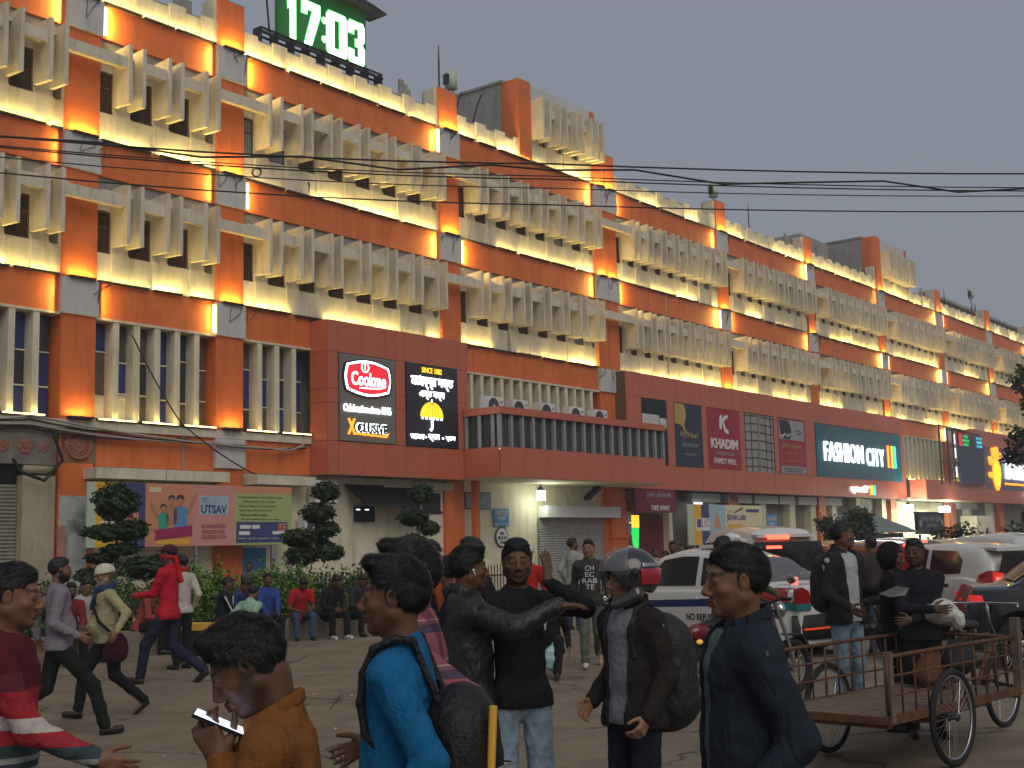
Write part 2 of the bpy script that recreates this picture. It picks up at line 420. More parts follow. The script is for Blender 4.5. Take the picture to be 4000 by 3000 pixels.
# white shelf line and lower orange band
def lower(s0, s1): P('lower_band', O_, s0, s1, -.2, .05, 3.82, L1-.26)
lower(17.64, 21.23); lower(22.13, 24.6)
P('string_course', FC, -4, 24.6, -.2, .12, L1-.255, L1-.05)
P('block', GB, 21.18, 22.16, -.1, .17, 3.9, 4.68)
for s in (17.3, 19.3): P('canopy_slab', FC, s, s+1.96, .0, .62, 3.50, 3.76)
P('canopy_slab', FC, 22.2, 24.3, .0, .62, 3.48, 3.72)
# painted stone frieze and its medallion at the left
mat('frieze', (.20, .185, .15), .85, var=.35, scale=3, bump=.8, bscale=14, dirt=.6, dcol=(.17, .07, .06), dscale=1.2)
mat('medallion', (.30, .12, .09), .85, var=.25, scale=6, bump=.8, bscale=30)
mat('frieze green', (.14, .17, .10), .85, var=.3, scale=5, bump=.6, bscale=30)
P('frieze', MT['frieze'], 7, 16.55, -.2, .14, 3.80, 4.62)
P('medallion_frame', MT['frieze green'], 16.68, 17.62, -.2, .10, 3.87, 4.74)
b = MB()
b.lathe([(0, .155), (.05, .155), (.07, .14), (.12, .14), (.14, .165), (.17, .14), (.29, .14), (.31, .16), (.34, .16), (.37, .10)], (0, 0, 0), 28, 'y')
for k in range(16):
    t = k*pi/8; b.ball((.24*cos(t), .145, .24*sin(t)), .035, 4, (1, .6, 1))
b.xf(Matrix.Translation((17.15, 0, 4.30)) @ Matrix.Scale(-1, 4, (0, 1, 0)))
b.build('medallion', MT['medallion'], bld, True)
# flowers carved on the frieze
for cx, r in ((15.2, .16), (15.75, .2), (16.25, .13), (14.6, .2), (13.8, .18)):
    b = MB()
    for k in range(6):
        t = k*pi/3+cx; b.ball((cx+r*.6*cos(t), -.14, 4.2+r*.6*sin(t)), r*.42, 4, (1, .25, 1))
    b.ball((cx, -.15, 4.2), r*.3, 4, (1, .4, 1))
    b.build('frieze_flower', MT['medallion'], bld, True)
# ---------------- ground storey ----------------
P('ground_wall', CR, 17.6, 39.4, -.6, -.02, 0, 3.82)
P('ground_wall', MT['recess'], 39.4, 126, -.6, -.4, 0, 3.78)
mat('stained cream', (.42, .36, .26), .8, var=.2, scale=1.6, bump=.3, bscale=20, dirt=.6, streak=1, dcol=(.17, .14, .10))
for x in (22.4, 24.6, 26.3, 28.2): P('dado_panel', CR, x, x+1.55, -.02, .02, .75, 2.3)
P('dado_rail', CR, 17.6, 30.3, -.02, .07, .62, .72)
P('side_pier', MT['stained cream'], 15.72, 16.55, -.5, .12, 0, 3.55)
b = MB(); b.tube([(15.75, .0, 3.72), (16.52, .0, 3.72)], .13, 14); b.build('shutter_drum', MT['stained cream'], bld, True)
# rolling shutter far left
def shutter(s0, s1, o, z1, m, parent, name='roller_shutter', pitch=.085, z0=.02):
    b = MB(); z = z0
    while z < z1:
        b.add([(s0, -o, z), (s1, -o, z), (s1, -o-.03, z+pitch*.5), (s0, -o-.03, z+pitch*.5), (s1, -o, z+pitch), (s0, -o, z+pitch)], [(0, 1, 2, 3), (3, 2, 4, 5)]); z += pitch
    return b.build(name, m, parent)
mat('shutter grey', (.30, .28, .24), .5, metal=.3, var=.2, scale=3, dirt=.4, streak=1)
shutter(8, 15.7, -.1, 3.3, MT['shutter grey'], bld)
P('shutter_box', MT['black'], 8, 15.7, -.5, -.1, 3.3, 3.8)
# painted pillar under the first pillar (abstract mural)
def mural_mat():
    m = mat('mural', (.42, .44, .44), .7, var=.3, scale=2, dirt=.9, dscale=.9, dcol=(.035, .05, .055))
    return m
mural_mat(); mat('mural rust', (.42, .22, .16), .8, var=.4, scale=4, dirt=.6, dscale=2, dcol=(.2, .08, .06))
P('mural', MT['mural'], 16.66, 17.40, .10, .125, .05, 3.1); P('mural', MT['mural rust'], 16.63, 16.85, .126, .14, .05, 2.4)
# ---------------- red clad box with the two lit shop signs ----------------
RP = MT['red panel']
def clad_box(s0, s1, o, z0, z1, cuts_s, rows, skip=(), name='cladding_panel', left=True):
    """cladding of separate metal panels with recessed joints on a dark backing"""
    P('box_backing', MT['shutter brown'], s0+.02, s1-.02, .052, o-.03, z0+.02, z1-.02)
    P('box_soffit', MT['recess'], s0+.01, s1-.01, .052, o-.035, z0, z0+.018)
    for i in range(len(cuts_s)-1):
        for j in range(len(rows)-1):
            c = ((cuts_s[i]+cuts_s[i+1])/2, (rows[j]+rows[j+1])/2)
            if any(a < c[0] < b and zc0 < c[1] < zc1 for a, b, zc0, zc1 in skip): continue
            piece(name, bld, RP, cuts_s[i]+.006, cuts_s[i+1]-.006, o-.028, o+rng.uniform(-.002, .003), rows[j]+.006, rows[j+1]-.006)
    if left:
        for j in range(len(rows)-1): piece(name, bld, RP, s0-.012, s0+.018, .056, o-.034, rows[j]+.006, rows[j+1]-.006)
B1 = .78
clad_box(24.62, 30.75, B1, 3.80, 8.24, [24.62, 25.02, 26.0, 26.95, 27.40, 27.82, 28.9, 30.25, 30.75], [3.80, 4.76, 5.85, 6.25, 7.32, 8.24], skip=[(25.02, 27.35, 4.76, 7.32), (27.82, 30.25, 4.76, 7.32)])
# ---------------- long clad box on the right, with openings ----------------
B2 = .62
xs = [40.35+i*.94 for i in range(31)]; xs[-1] = 68.6
clad_box(40.35, 68.6, B2, 3.77, 8.28, xs, [3.77, 4.72], left=True)
for i in range(30): piece('cladding_panel', bld, RP, xs[i]+.006, xs[i+1]-.006, B2-.028, B2+rng.uniform(-.002, .003), 7.33, 8.274)
PO = [(41.55, 43.75), (43.75, 44.0), (46.15, 46.55), (49.45, 49.85), (52.75, 53.15), (56.1, 57.1), (68.0, 68.6)]
piece('cladding_panel', bld, RP, 40.356, 41.4, B2-.028, B2, 4.73, 7.32)
for a, b in [(43.3, 43.85), (46.1, 46.5), (49.4, 49.8), (52.7, 53.1), (56.0, 57.05), (68.1, 68.59)]:
    for z0, z1 in ((4.726, 5.9), (5.91, 7.324)): piece('cladding_panel', bld, RP, a, b, B2-.028, B2+.002, z0, z1)
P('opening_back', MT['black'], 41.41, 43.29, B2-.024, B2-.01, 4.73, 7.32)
P('opening_shelf', GB, 41.45, 42.7, B2-.009, B2+.0, 6.25, 6.7); P('opening_shelf', GB, 42.75, 43.25, B2-.009, B2-.002, 6.2, 6.6); P('opening_shelf', GB, 41.9, 42.4, B2-.009, B2-.001, 5.2, 6.1)
# ---------------- balcony with louvres ----------------
def balcony(s0, s1, o, z0, nl, lit=False):
    m = 'cladding_panel'
    n = round((s1-s0)/1.25); p = (s1-s0)/n
    for i in range(n): piece(m, bld, RP, s0+i*p+.006, s0+(i+1)*p-.006, o-.03, o, z0, z0+.94)
    for a in (0, .5): piece(m, bld, RP, s0-.012, s0+.018, .8+(o-.84)*a, .8+(o-.84)*(a+.49), z0, z0+.94)
    P('balcony_floor', MT['cream wall'], s0+.02, s1, -.0, o-.035, z0-.03, z0+.12)
    P('balcony_backing', MT['screen dark'], s0+.1, s1-.05, o-.16, o-.13, z0+.942, z0+1.97)
    P('balcony_backing', MT['screen dark'], s0+.1, s0+.13, .8, o-.17, z0+.942, z0+1.97)
    p = (s1-s0-.1)/nl
    for i in range(nl+1): piece('louvre_blade', bld, MT['blade grey'], s0+i*p, s0+i*p+.11, o-.12, o-.01, z0+.945, z0+1.97)
    for k in range(3): piece('louvre_blade', bld, MT['blade grey'], s0+.0, s0+.03, .84+k*(o-1.1)/2.2, .84+k*(o-1.1)/2.2+.13, z0+.945, z0+1.97)
    n = 4; p = (s1-s0+.06)/n
    for i in range(n): piece('rail_coping', bld, RP, s0-.04+i*p+.004, s0-.04+(i+1)*p-.004, o-.2, o+.04, z0+1.974, z0+2.2)
    piece('rail_coping', bld, RP, s0-.04, s0+.14, .8, o-.205, z0+1.974, z0+2.2)
balcony(30.5, 40.3, 2.28, 3.83, 17); 
# plain balcony further right
piece('cladding_panel', bld, RP, 70.2, 79.2, 1.5, 1.62, 3.75, 4.85); piece('cladding_panel', bld, RP, 68.9, 70.19, .7, 1.62, 3.75, 4.85)
P('balcony_floor', CR, 68.9, 79.2, 0, 1.49, 3.72, 3.86)
P('sign_backing', MT['shutter brown'], 79.3, 95.5, .1, .9, 4.6, 7.3); P('upper_cladding', RP, 79.2, 110, .1, .95, 7.31, 8.3); P('lower_cladding', RP, 79.2, 110, .1, .95, 3.75, 4.59)
mat('sign blue grey', (.10, .105, .16), .5, var=.15)
P('sign_face', MT['sign blue grey'], 77.2, 95.5, .902, .93, 4.6, 7.3)
# ---------------- stair towers on the roof ----------------
def tower(s0, s1, z1, back):
    P('tower_wall', MT['old concrete'], s0+.02, s1, -back, -.7, 15.985, z1)
    P('tower_cap', MT['old concrete'], s0-.03, s1+.05, -back-.05, -.62, z1+.004, z1+.1)
    P('pillar', O_, s0, s0+.72, -.69, .12, L4+.0, z1); P('pillar', O_, s1-.34, s1, -.69, .0, L4+.75, z1)
    P('tower_front', MT['recess'], s0+.73, s1-.35, -.69, -.3, L4, z1)
    P('tower_head', GB, s0+.73, s1-.345, -.29, -.02, z1-.62, z1-.004)
    n = 4; p = (s1-s0-.9)/n
    for k in range(n+1):
        x = s0+.76+k*p
        if k < n:
            P('wall_panel', CR, x, x+p*.5, -.29, .04, L4, L4+.86); P('wall_panel', CR, x+p*.5+.004, x+p-.004, -.29, .0, L4, L4+.74)
            P('pier', CR, x, x+p*.5, -.29, .0, L4+.862, z1-.625)
            wo = bpy.data.objects.new('window', win_mesh()); COL.objects.link(wo); wo.parent = bld; wo.location = (x+p*.75, .12, L4+1.3)
            P('window_head', FC, x+p*.5+.004, x+p-.004, -.28, -.02, L4+1.8, z1-.63)
        for q in ((x+.02, x+p*.42) if k < n else (x-.25,)):
            o = bpy.data.objects.new('fin', fin_mesh()); COL.objects.link(o); o.parent = bld; o.location = (q, 0, L4-.12)
    P('beam', FC, s0+.73, s1, .30, .44, L4+1.75, L4+2.02)
    wash_row(s0+.7, s1-.3, L4, 1, 1.3)
tower(34.72, 39.75, 18.48, 6.2); tower(67.5, 72.6, 18.62, 6)
P('roof_block', MT['old concrete'], 62.8, 66.4, -8, -2.2, 15.985, 18.3); P('roof_block', MT['old concrete'], 82, 110, -9, -2.5, 15.985, 17.6); P('roof_slab', MT['old concrete'], 81.5, 110, -9.3, -2.0, 17.62, 17.8)
for s_, h_ in ((20.7, .95), (29.6, .9), (57.7, .9), (76.4, .9), (85.9, .95), (67, .7)):
    for q in range(3): P('rusty_sheet', MT['old concrete'], s_-.55+q*.24, s_-.55+q*.24+.22, -.5-q*.07, -.44-q*.07, 16.0, 16.05+h_-.08*q)
for a, b in PIL[1:8]:
    for z in (L2, L3, L4):
        for k in range(3):
            if rng.random() < .75:
                x = rng.choice([a-.06, b+.04, (a+b)/2]); l = rng.uniform(.2, .6); q = MB(); q.tube([(x, -.19, z-.05), (x+rng.uniform(-.12, .12), -.24, z-.1-l*.4), (x+rng.uniform(-.2, .2), -.22, z-.1-l), (x+rng.uniform(-.1, .3), -.20, z-.15-l*.3), (x+.35, -.20, z-.02)], .010, 4); q.build('loose_wire', MT['cable'], bld, True)
for s_, z0_, z1_ in ((20.2, 3.84, 4.7), (33.9, 8.4, 9.1), (25.8, 8.3, 8.42), (44.5, 8.3, 11.9), (61.2, 8.3, 11.9)):
    q = MB(); q.tube([(s_, -.07, z0_), (s_, -.07, z1_)], .03, 6); q.build('drain_pipe', MT['pale cable'], bld)
for (n_, mn), mbq in far.items(): tag(mbq.build(n_, MT[mn], bld), kind='stuff')
# ================= people: implicit surfaces meshed by surface nets =================
def _seg(P, a, b, ra, rb, flat=None):
    a = np.asarray(a, np.float32); b = np.asarray(b, np.float32); ab = b-a; L2_ = float(ab@ab)+1e-9
    q = [P[i]-a[i] for i in range(3)]
    t = np.clip((q[0]*ab[0]+q[1]*ab[1]+q[2]*ab[2])/L2_, 0, 1)
    q = [q[i]-t*ab[i] for i in range(3)]
    if flat:
        ax, f = flat; d = q[0]*ax[0]+q[1]*ax[1]+q[2]*ax[2]
        q = [q[i]+(f-1)*d*ax[i] for i in range(3)]
    return np.sqrt(q[0]**2+q[1]**2+q[2]**2)-(ra+(rb-ra)*t)
def _ell(P, c, r, R=None):
    q = [P[i]-c[i] for i in range(3)]
    if R is not None:
        q = [q[0]*R[0][i]+q[1]*R[1][i]+q[2]*R[2][i] for i in range(3)]
    k0 = np.sqrt(sum((q[i]/r[i])**2 for i in range(3))); k1 = np.sqrt(sum((q[i]/r[i]**2)**2 for i in range(3)))+1e-6
    return k0*(k0-1)/k1
class Body:
    """list of primitives -> mesh arrays"""
    def __init__(s): s.p = []; s.cut = []
    def cap(s, a, b, ra, rb, k=.03, flat=None, op=1): s.p.append(('c', np.array(a, float), np.array(b, float), ra, rb, k, flat, op)); return s
    def ell(s, c, r, k=.03, R=None, op=1): s.p.append(('e', np.array(c, float), r, None, None, k, R, op)); return s
    def bounds(s, q):
        if q[0] == 'c': m = max(q[3], q[4]); return np.minimum(q[1], q[2])-m, np.maximum(q[1], q[2])+m
        m = max(q[2]) if q[6] is not None else np.array(q[2]); return q[1]-m, q[1]+m
    def eval(s, h, zmin=None):
        lo = np.min([s.bounds(q)[0] for q in s.p if q[7] > 0], axis=0)-2.5*h; hi = np.max([s.bounds(q)[1] for q in s.p if q[7] > 0], axis=0)+2.5*h
        n = np.ceil((hi-lo)/h).astype(int)+1
        D = np.full(n, .2, np.float32)
        ax = [(lo[i]+h*np.arange(n[i])).astype(np.float32) for i in range(3)]
        for q in s.p:
            a, b = s.bounds(q); k = q[5]; mg = k+3*h
            i0 = np.maximum(np.floor((a-mg-lo)/h).astype(int), 0); i1 = np.minimum(np.ceil((b+mg-lo)/h).astype(int)+1, n)
            if (i1 <= i0).any(): continue
            sl = tuple(slice(i0[i], i1[i]) for i in range(3))
            Pg = [ax[0][sl[0]][:, None, None], ax[1][sl[1]][None, :, None], ax[2][sl[2]][None, None, :]]
            d = _seg(Pg, q[1], q[2], q[3], q[4], q[6]) if q[0] == 'c' else _ell(Pg, q[1], q[2], q[6])
            A = D[sl]
            if q[7] > 0:
                hh = np.maximum(k-np.abs(A-d), 0)/k; D[sl] = np.minimum(A, d)-hh*hh*k*.25
            else:
                hh = np.maximum(k-np.abs(A+d), 0)/k; D[sl] = np.maximum(A, -d)+hh*hh*k*.25
        Pg = [ax[0][:, None, None], ax[1][None, :, None], ax[2][None, None, :]]
        for fn in s.cut: D = np.maximum(D, fn(Pg)).astype(np.float32)
        return D, lo
    def mesh(s, h):
        D, lo = s.eval(h)
        # pad
        D[0] = D[-1] = .1; D[:, 0] = D[:, -1] = .1; D[:, :, 0] = D[:, :, -1] = .1
        S = D < 0; c = S[:-1, :-1, :-1].astype(np.int8)
        tot = np.zeros(c.shape, np.int8)
        for dx in (0, 1):
            for dy in (0, 1):
                for dz in (0, 1): tot += S[dx:dx+c.shape[0], dy:dy+c.shape[1], dz:dz+c.shape[2]]
        act = np.argwhere((tot > 0) & (tot < 8)); N = len(act)
        idx = np.full(c.shape, -1, np.int32); idx[act[:, 0], act[:, 1], act[:, 2]] = np.arange(N)
        cor = [(0, 0, 0), (1, 0, 0), (0, 1, 0), (1, 1, 0), (0, 0, 1), (1, 0, 1), (0, 1, 1), (1, 1, 1)]
        V = [D[act[:, 0]+o[0], act[:, 1]+o[1], act[:, 2]+o[2]] for o in cor]
        acc = np.zeros((N, 3)); cnt = np.zeros(N)
        for i in range(8):
            for j in range(i+1, 8):
                df = [cor[j][k]-cor[i][k] for k in range(3)]
                if sum(map(abs, df)) != 1: continue
                m = (V[i] < 0) != (V[j] < 0); t = V[i][m]/(V[i][m]-V[j][m])
                for k in range(3): acc[m, k] += cor[i][k]+t*df[k]
                cnt[m] += 1
        vert = lo+(act+acc/cnt[:, None])*h
        F = []
        for a in range(3):
            u, v = (a+1) % 3, (a+2) % 3
            A = [slice(1, -1)]*3; Bs = [slice(1, -1)]*3; A[a] = slice(0, -1); Bs[a] = slice(1, None)
            s0 = S[tuple(A)]; s1 = S[tuple(Bs)]; e = np.argwhere(s0 != s1)
            if not len(e): continue
            flip = s0[e[:, 0], e[:, 1], e[:, 2]]
            g = e.copy(); 
            for k in range(3):
                if k != a: g[:, k] += 1
            def at(du, dv):
                q = g.copy(); q[:, u] += du; q[:, v] += dv; return idx[q[:, 0], q[:, 1], q[:, 2]]
            Q = np.stack([at(-1, -1), at(0, -1), at(0, 0), at(-1, 0)], 1)
            Q[~flip] = Q[~flip][:, ::-1]; F.append(Q)
        F = np.concatenate(F); F = F[(F >= 0).all(1)]
        return vert, F
def vnorm(V, F):
    a, b, c, d = (V[F[:, i]] for i in range(4)); n = np.cross(c-a, d-b)
    N = np.zeros_like(V)
    for i in range(4): np.add.at(N, F[:, i], n)
    return N/(np.linalg.norm(N, axis=1, keepdims=True)+1e-12)
def noise3(P, f, seed=0):
    r = np.random.RandomState(seed); o = np.zeros(len(P))
    for i in range(5):
        k = r.normal(size=3)*f; k2 = r.normal(size=3)*f*.6
        o += np.sin(P@k+r.rand()*6+1.3*np.sin(P@k2+r.rand()*6))
    return o/5
def to_mesh(name, V, F, mats, parent, col=None, smooth=True, mi=None):
    me = bpy.data.meshes.new(name); me.vertices.add(len(V)); me.vertices.foreach_set('co', np.asarray(V, np.float32).ravel())
    k = F.shape[1]; me.loops.add(F.size); me.loops.foreach_set('vertex_index', F.ravel().astype(np.int32))
    me.polygons.add(len(F)); me.polygons.foreach_set('loop_start', (np.arange(len(F))*k).astype(np.int32))
    me.update(calc_edges=True)
    if smooth: me.polygons.foreach_set('use_smooth', np.ones(len(F), bool))
    if col is not None:
        at = me.color_attributes.new('tone', 'FLOAT_COLOR', 'POINT'); c4 = np.ones((len(V), 4), np.float32); c4[:, :3] = col; at.data.foreach_set('color', c4.ravel())
    for m in mats: me.materials.append(m)
    if mi is not None: me.polygons.foreach_set('material_index', mi.astype(np.int32))
    o = bpy.data.objects.new(name, me); COL.objects.link(o); o.parent = parent; return o

skin_mat = mat('skin', (.2, .1, .06), .5, var=.10, scale=30, bump=.12, bscale=220, attr='tone', spec=.35, objspace=True)
hair_mat = mat('hair', (.0045, .0038, .0034), .42, var=.3, scale=40, bump=.5, bscale=220, spec=.45, objspace=True)
_cl = {}
def cloth(col, rough=.85, kind=None, scale=1):
    key = (tuple(col), rough, kind, scale)
    if key in _cl: return _cl[key]
    m = mat('cloth_%d' % len(_cl), col, rough, var=.16, scale=9, bump=.45, bscale=130, spec=.2 if rough > .6 else .5, objspace=True)
    t = m.node_tree; N = t.nodes; L = t.links
    tc = [n for n in N if n.type == 'TEX_COORD'][0]
    # broad wrinkle relief on top of the weave
    wv = N.new('ShaderNodeTexNoise'); wv.inputs['Scale'].default_value = 11; wv.inputs['Detail'].default_value = 3; wv.inputs['Distortion'].default_value = 1.2
    mp = N.new('ShaderNodeMapping'); mp.inputs['Scale'].default_value = (1, 1, .5); L.new(tc.outputs['Object'], mp.inputs[0]); L.new(mp.outputs[0], wv.inputs['Vector'])
    bp = [n for n in N if n.type == 'BUMP'][0]
    b2 = N.new('ShaderNodeBump'); b2.inputs['Strength'].default_value = .8; b2.inputs['Distance'].default_value = .03
    L.new(wv.outputs['Fac'], b2.inputs['Height']); L.new(bp.outputs[0], b2.inputs['Normal']); L.new(b2.outputs[0], N['Principled BSDF'].inputs['Normal'])
    def bands(axis, period, cols, src=None, fac=1.0):
        sx = N.new('ShaderNodeSeparateXYZ'); L.new(tc.outputs['Object'], sx.inputs[0])
        mu = N.new('ShaderNodeMath'); mu.operation = 'MULTIPLY'; mu.inputs[1].default_value = 1/period; L.new(sx.outputs[axis], mu.inputs[0])
        fr = N.new('ShaderNodeMath'); fr.operation = 'FRACT'; L.new(mu.outputs[0], fr.inputs[0])
        cr = N.new('ShaderNodeValToRGB'); cr.color_ramp.interpolation = 'CONSTANT'
        while len(cr.color_ramp.elements) > 1: cr.color_ramp.elements.remove(cr.color_ramp.elements[0])
        cr.color_ramp.elements[0].position = 0; cr.color_ramp.elements[0].color = (*cols[0][1], 1)
        for p_, c_ in cols[1:]:
            e = cr.color_ramp.elements.new(p_); e.color = (*c_, 1)
        L.new(fr.outputs[0], cr.inputs[0]); return cr.outputs[0]
    B_ = N['Principled BSDF']
    if kind == 'plaid':
        a = bands('Z', .13, [(0, (.30, .10, .12)), (.42, (.09, .06, .10)), (.62, (.22, .09, .11)), (.70, (.42, .25, .25)), (.74, (.30, .10, .12))])
        c = bands('X', .12, [(0, (1, 1, 1)), (.5, (.55, .5, .6)), (.8, (1.1, 1, 1))])
        mxx = N.new('ShaderNodeMix'); mxx.data_type = 'RGBA'; mxx.blend_type = 'MULTIPLY'; mxx.inputs[0].default_value = 1; L.new(a, mxx.inputs[6]); L.new(c, mxx.inputs[7]); L.new(mxx.outputs[2], B_.inputs['Base Color'])
    if kind == 'knit':
        a = bands('Z', .62, [(0, (.10, .012, .018)), (.16, (.10, .012, .018)), (.30, (.06, .07, .075)), (.36, (.30, .32, .31)), (.39, (.03, .05, .06)), (.43, (.33, .35, .33)), (.46, (.04, .06, .07)), (.50, (.30, .32, .3)), (.53, (.05, .07, .08)), (.60, (.36, .03, .04)), (.68, (.5, .45, .42)), (.76, (.35, .025, .035)), (.9, (.12, .02, .03))])
        L.new(a, B_.inputs['Base Color'])
    if kind == 'jeans':
        mr = [n for n in N if n.type == 'MAP_RANGE'][0]; mr.inputs['To Min'].default_value = .6; mr.inputs['To Max'].default_value = 1.45
    if kind == 'camo':
        v = N.new('ShaderNodeTexNoise'); v.inputs['Scale'].default_value = 9; L.new(tc.outputs['Object'], v.inputs['Vector'])
        cr = N.new('ShaderNodeValToRGB'); cr.color_ramp.interpolation = 'CONSTANT'; cr.color_ramp.elements[0].color = (.09, .10, .05, 1); cr.color_ramp.elements[1].position = .5; cr.color_ramp.elements[1].color = (.22, .2, .12, 1)
        e = cr.color_ramp.elements.new(.58); e.color = (.04, .04, .03, 1); L.new(v.outputs['Fac'], cr.inputs[0]); L.new(cr.outputs[0], B_.inputs['Base Color'])
    _cl[key] = m; return m
mat('shoe dark', (.02, .016, .014), .5, var=.3); mat('shoe white', (.6, .58, .55), .5, var=.1); mat('shoe brown', (.06, .035, .022), .55, var=.3)

def rot_x(a): return np.array([[1, 0, 0], [0, cos(a), -sin(a)], [0, sin(a), cos(a)]])
def rot_z(a): return np.array([[cos(a), -sin(a), 0], [sin(a), cos(a), 0], [0, 0, 1]])
def rot_y(a): return np.array([[cos(a), 0, sin(a)], [0, 1, 0], [-sin(a), 0, cos(a)]])
def nz(v): v = np.asarray(v, float); return v/(np.linalg.norm(v)+1e-9)

def head_prims(b, hc, R, W=1.0, nose=1.0, fine=True, jaw=1.0):
    """head in its own frame: +y forward, z up, metres; hc = centre, R = rotation"""
    T = lambda x, y, z: hc+R@np.array([x*W, y, z])
    b.ell(T(0, -.016, .034), (.077*W, .096, .088), .02, R)
    b.ell(T(0, .022, -.025), (.063*W, .070, .088), .03, R)
    b.cap(T(-.030*jaw, .028, -.078), T(-.055, -.002, -.045), .024, .028, .025); b.cap(T(.030*jaw, .028, -.078), T(.055, -.002, -.045), .024, .028, .025)
    b.ell(T(0, .066, -.096), (.023, .020, .018), .028, R)
    for q in (-1, 1):
        b.ell(T(q*.043, .056, -.022), (.022, .022, .018), .02, R)
    b.cap(T(-.034, .078, .030), T(.034, .078, .030), .011, .011, .016)
    for q in (-1, 1):
        b.ell(T(q*.032, .099, .008), (.019, .014, .012), .012, R, op=-1)
        b.ell(T(q*.032, .078, .006), (.0165, .0145, .0135), .006, R)
        if fine:
            b.cap(T(q*.018, .0875, .0125), T(q*.046, .083, .0115), .0036, .0032, .006)     # upper lid
    b.cap(T(0, .086, .018), T(0, .108*1.0+.004*(nose-1), -.026), .0085, .0105, .012)
    b.ell(T(0, .104+.006*(nose-1), -.033), (.012, .012, .010), .01, R)
    for q in (-1, 1): b.ell(T(q*.0135, .099, -.036), (.0085, .011, .0085), .008, R)
    b.cap(T(-.020, .084, -.060), T(0, .0945, -.0575), .0055, .0068, .007); b.cap(T(.020, .084, -.060), T(0, .0945, -.0575), .0055, .0068, .007)
    b.cap(T(-.018, .083, -.070), T(.0, .093, -.071), .0058, .0075, .006); b.cap(T(.018, .083, -.070), T(.0, .093, -.071), .0058, .0075, .006)
    if fine: b.cap(T(-.022, .091, -.0645), T(.022, .091, -.0645), .0018, .0018, .003, op=-1)
    for q in (-1, 1):
        b.ell(T(q*.079, -.004, .000), (.008, .019, .032), .006, R@rot_y(q*.18)@rot_x(-.15))
        if fine: b.ell(T(q*.088, .000, .004), (.006, .010, .018), .004, R, op=-1)
def head_tone(V, hc, R, W, skin, beard=0, grey=False):
    q = (V-hc)@R; x = q[:, 0]/W; y = q[:, 1]; z = q[:, 2]
    C = np.tile(np.array(skin, float), (len(V), 1)); near = (np.linalg.norm(q, axis=1) < .16)
    def mixin(m, c, a=1.0):
        m = np.clip(m, 0, 1)[:, None]*a; C[:] = C*(1-m)+np.array(c)*m
    g = lambda v, w: np.exp(-(v/w)**2)
    hairc = (.45, .43, .40) if grey else (.012, .010, .009)
    mixin(near*g(z+.036, .022)*(y > .05)*.35, (skin[0]*1.25, skin[1]*.95, skin[2]*.9))          # redder nose and cheeks
    if beard:
        zone = near*np.clip((y+.03)/.02, 0, 1)*np.clip((z+.135)/.02, 0, 1)
        zone *= np.clip((np.abs(x)-.012+np.clip(-z-.075, 0, 1)*3)/.02, 0, 1) if beard < .6 else 1
        zone = zone*np.clip((-.042-z+np.clip(.060-y, 0, .06)*1.0)/.022, 0, 1)
        mixin(zone, hairc, beard)
    if beard: mixin(near*g(z+.050, .007)*(np.abs(x) < .026)*(y > .08), hairc, min(1, beard+.3))
    lip = near*((z > -.078) & (z < -.053) & (np.abs(x) < .021) & (y > .082))
    mixin(lip*1.0, (skin[0]*.85, skin[1]*.5, skin[2]*.5), .8)
    mixin(near*g(z+.0645, .0022)*(np.abs(x) < .022)*(y > .08), (.02, .01, .008), .9)
    for s_ in (-1, 1):
        bx = x-s_*.033; brow = near*g(z-.0285-.004*np.cos(bx*60), .0052)*(np.abs(bx) < .022)*(y > .055); mixin(brow, hairc, .92)
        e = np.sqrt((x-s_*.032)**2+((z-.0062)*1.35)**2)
        sock = near*g(e, .022)*(y > .06); mixin(sock, (skin[0]*.6, skin[1]*.55, skin[2]*.55), .45)  # shade of the eye sockets put into the skin colour
        eye = near*(np.abs(x-s_*.032) < .0125)*(np.abs(z-.0052) < .0040*np.sqrt(np.clip(1-((x-s_*.032)/.0125)**2, 0, 1)))*(y > .07)
        mixin(eye, (.26, .22, .19)); mixin(eye*(e < .0066), (.02, .012, .008))
        mixin(near*g(z-.0122, .0018)*(np.abs(x-s_*.032) < .014)*(y > .07), (.015, .01, .008), .8)
        mixin(near*g(np.sqrt((x-s_*.0095)**2+(z+.0435)**2), .0035)*(y > .085), (.02, .01, .008), .8)
    return C
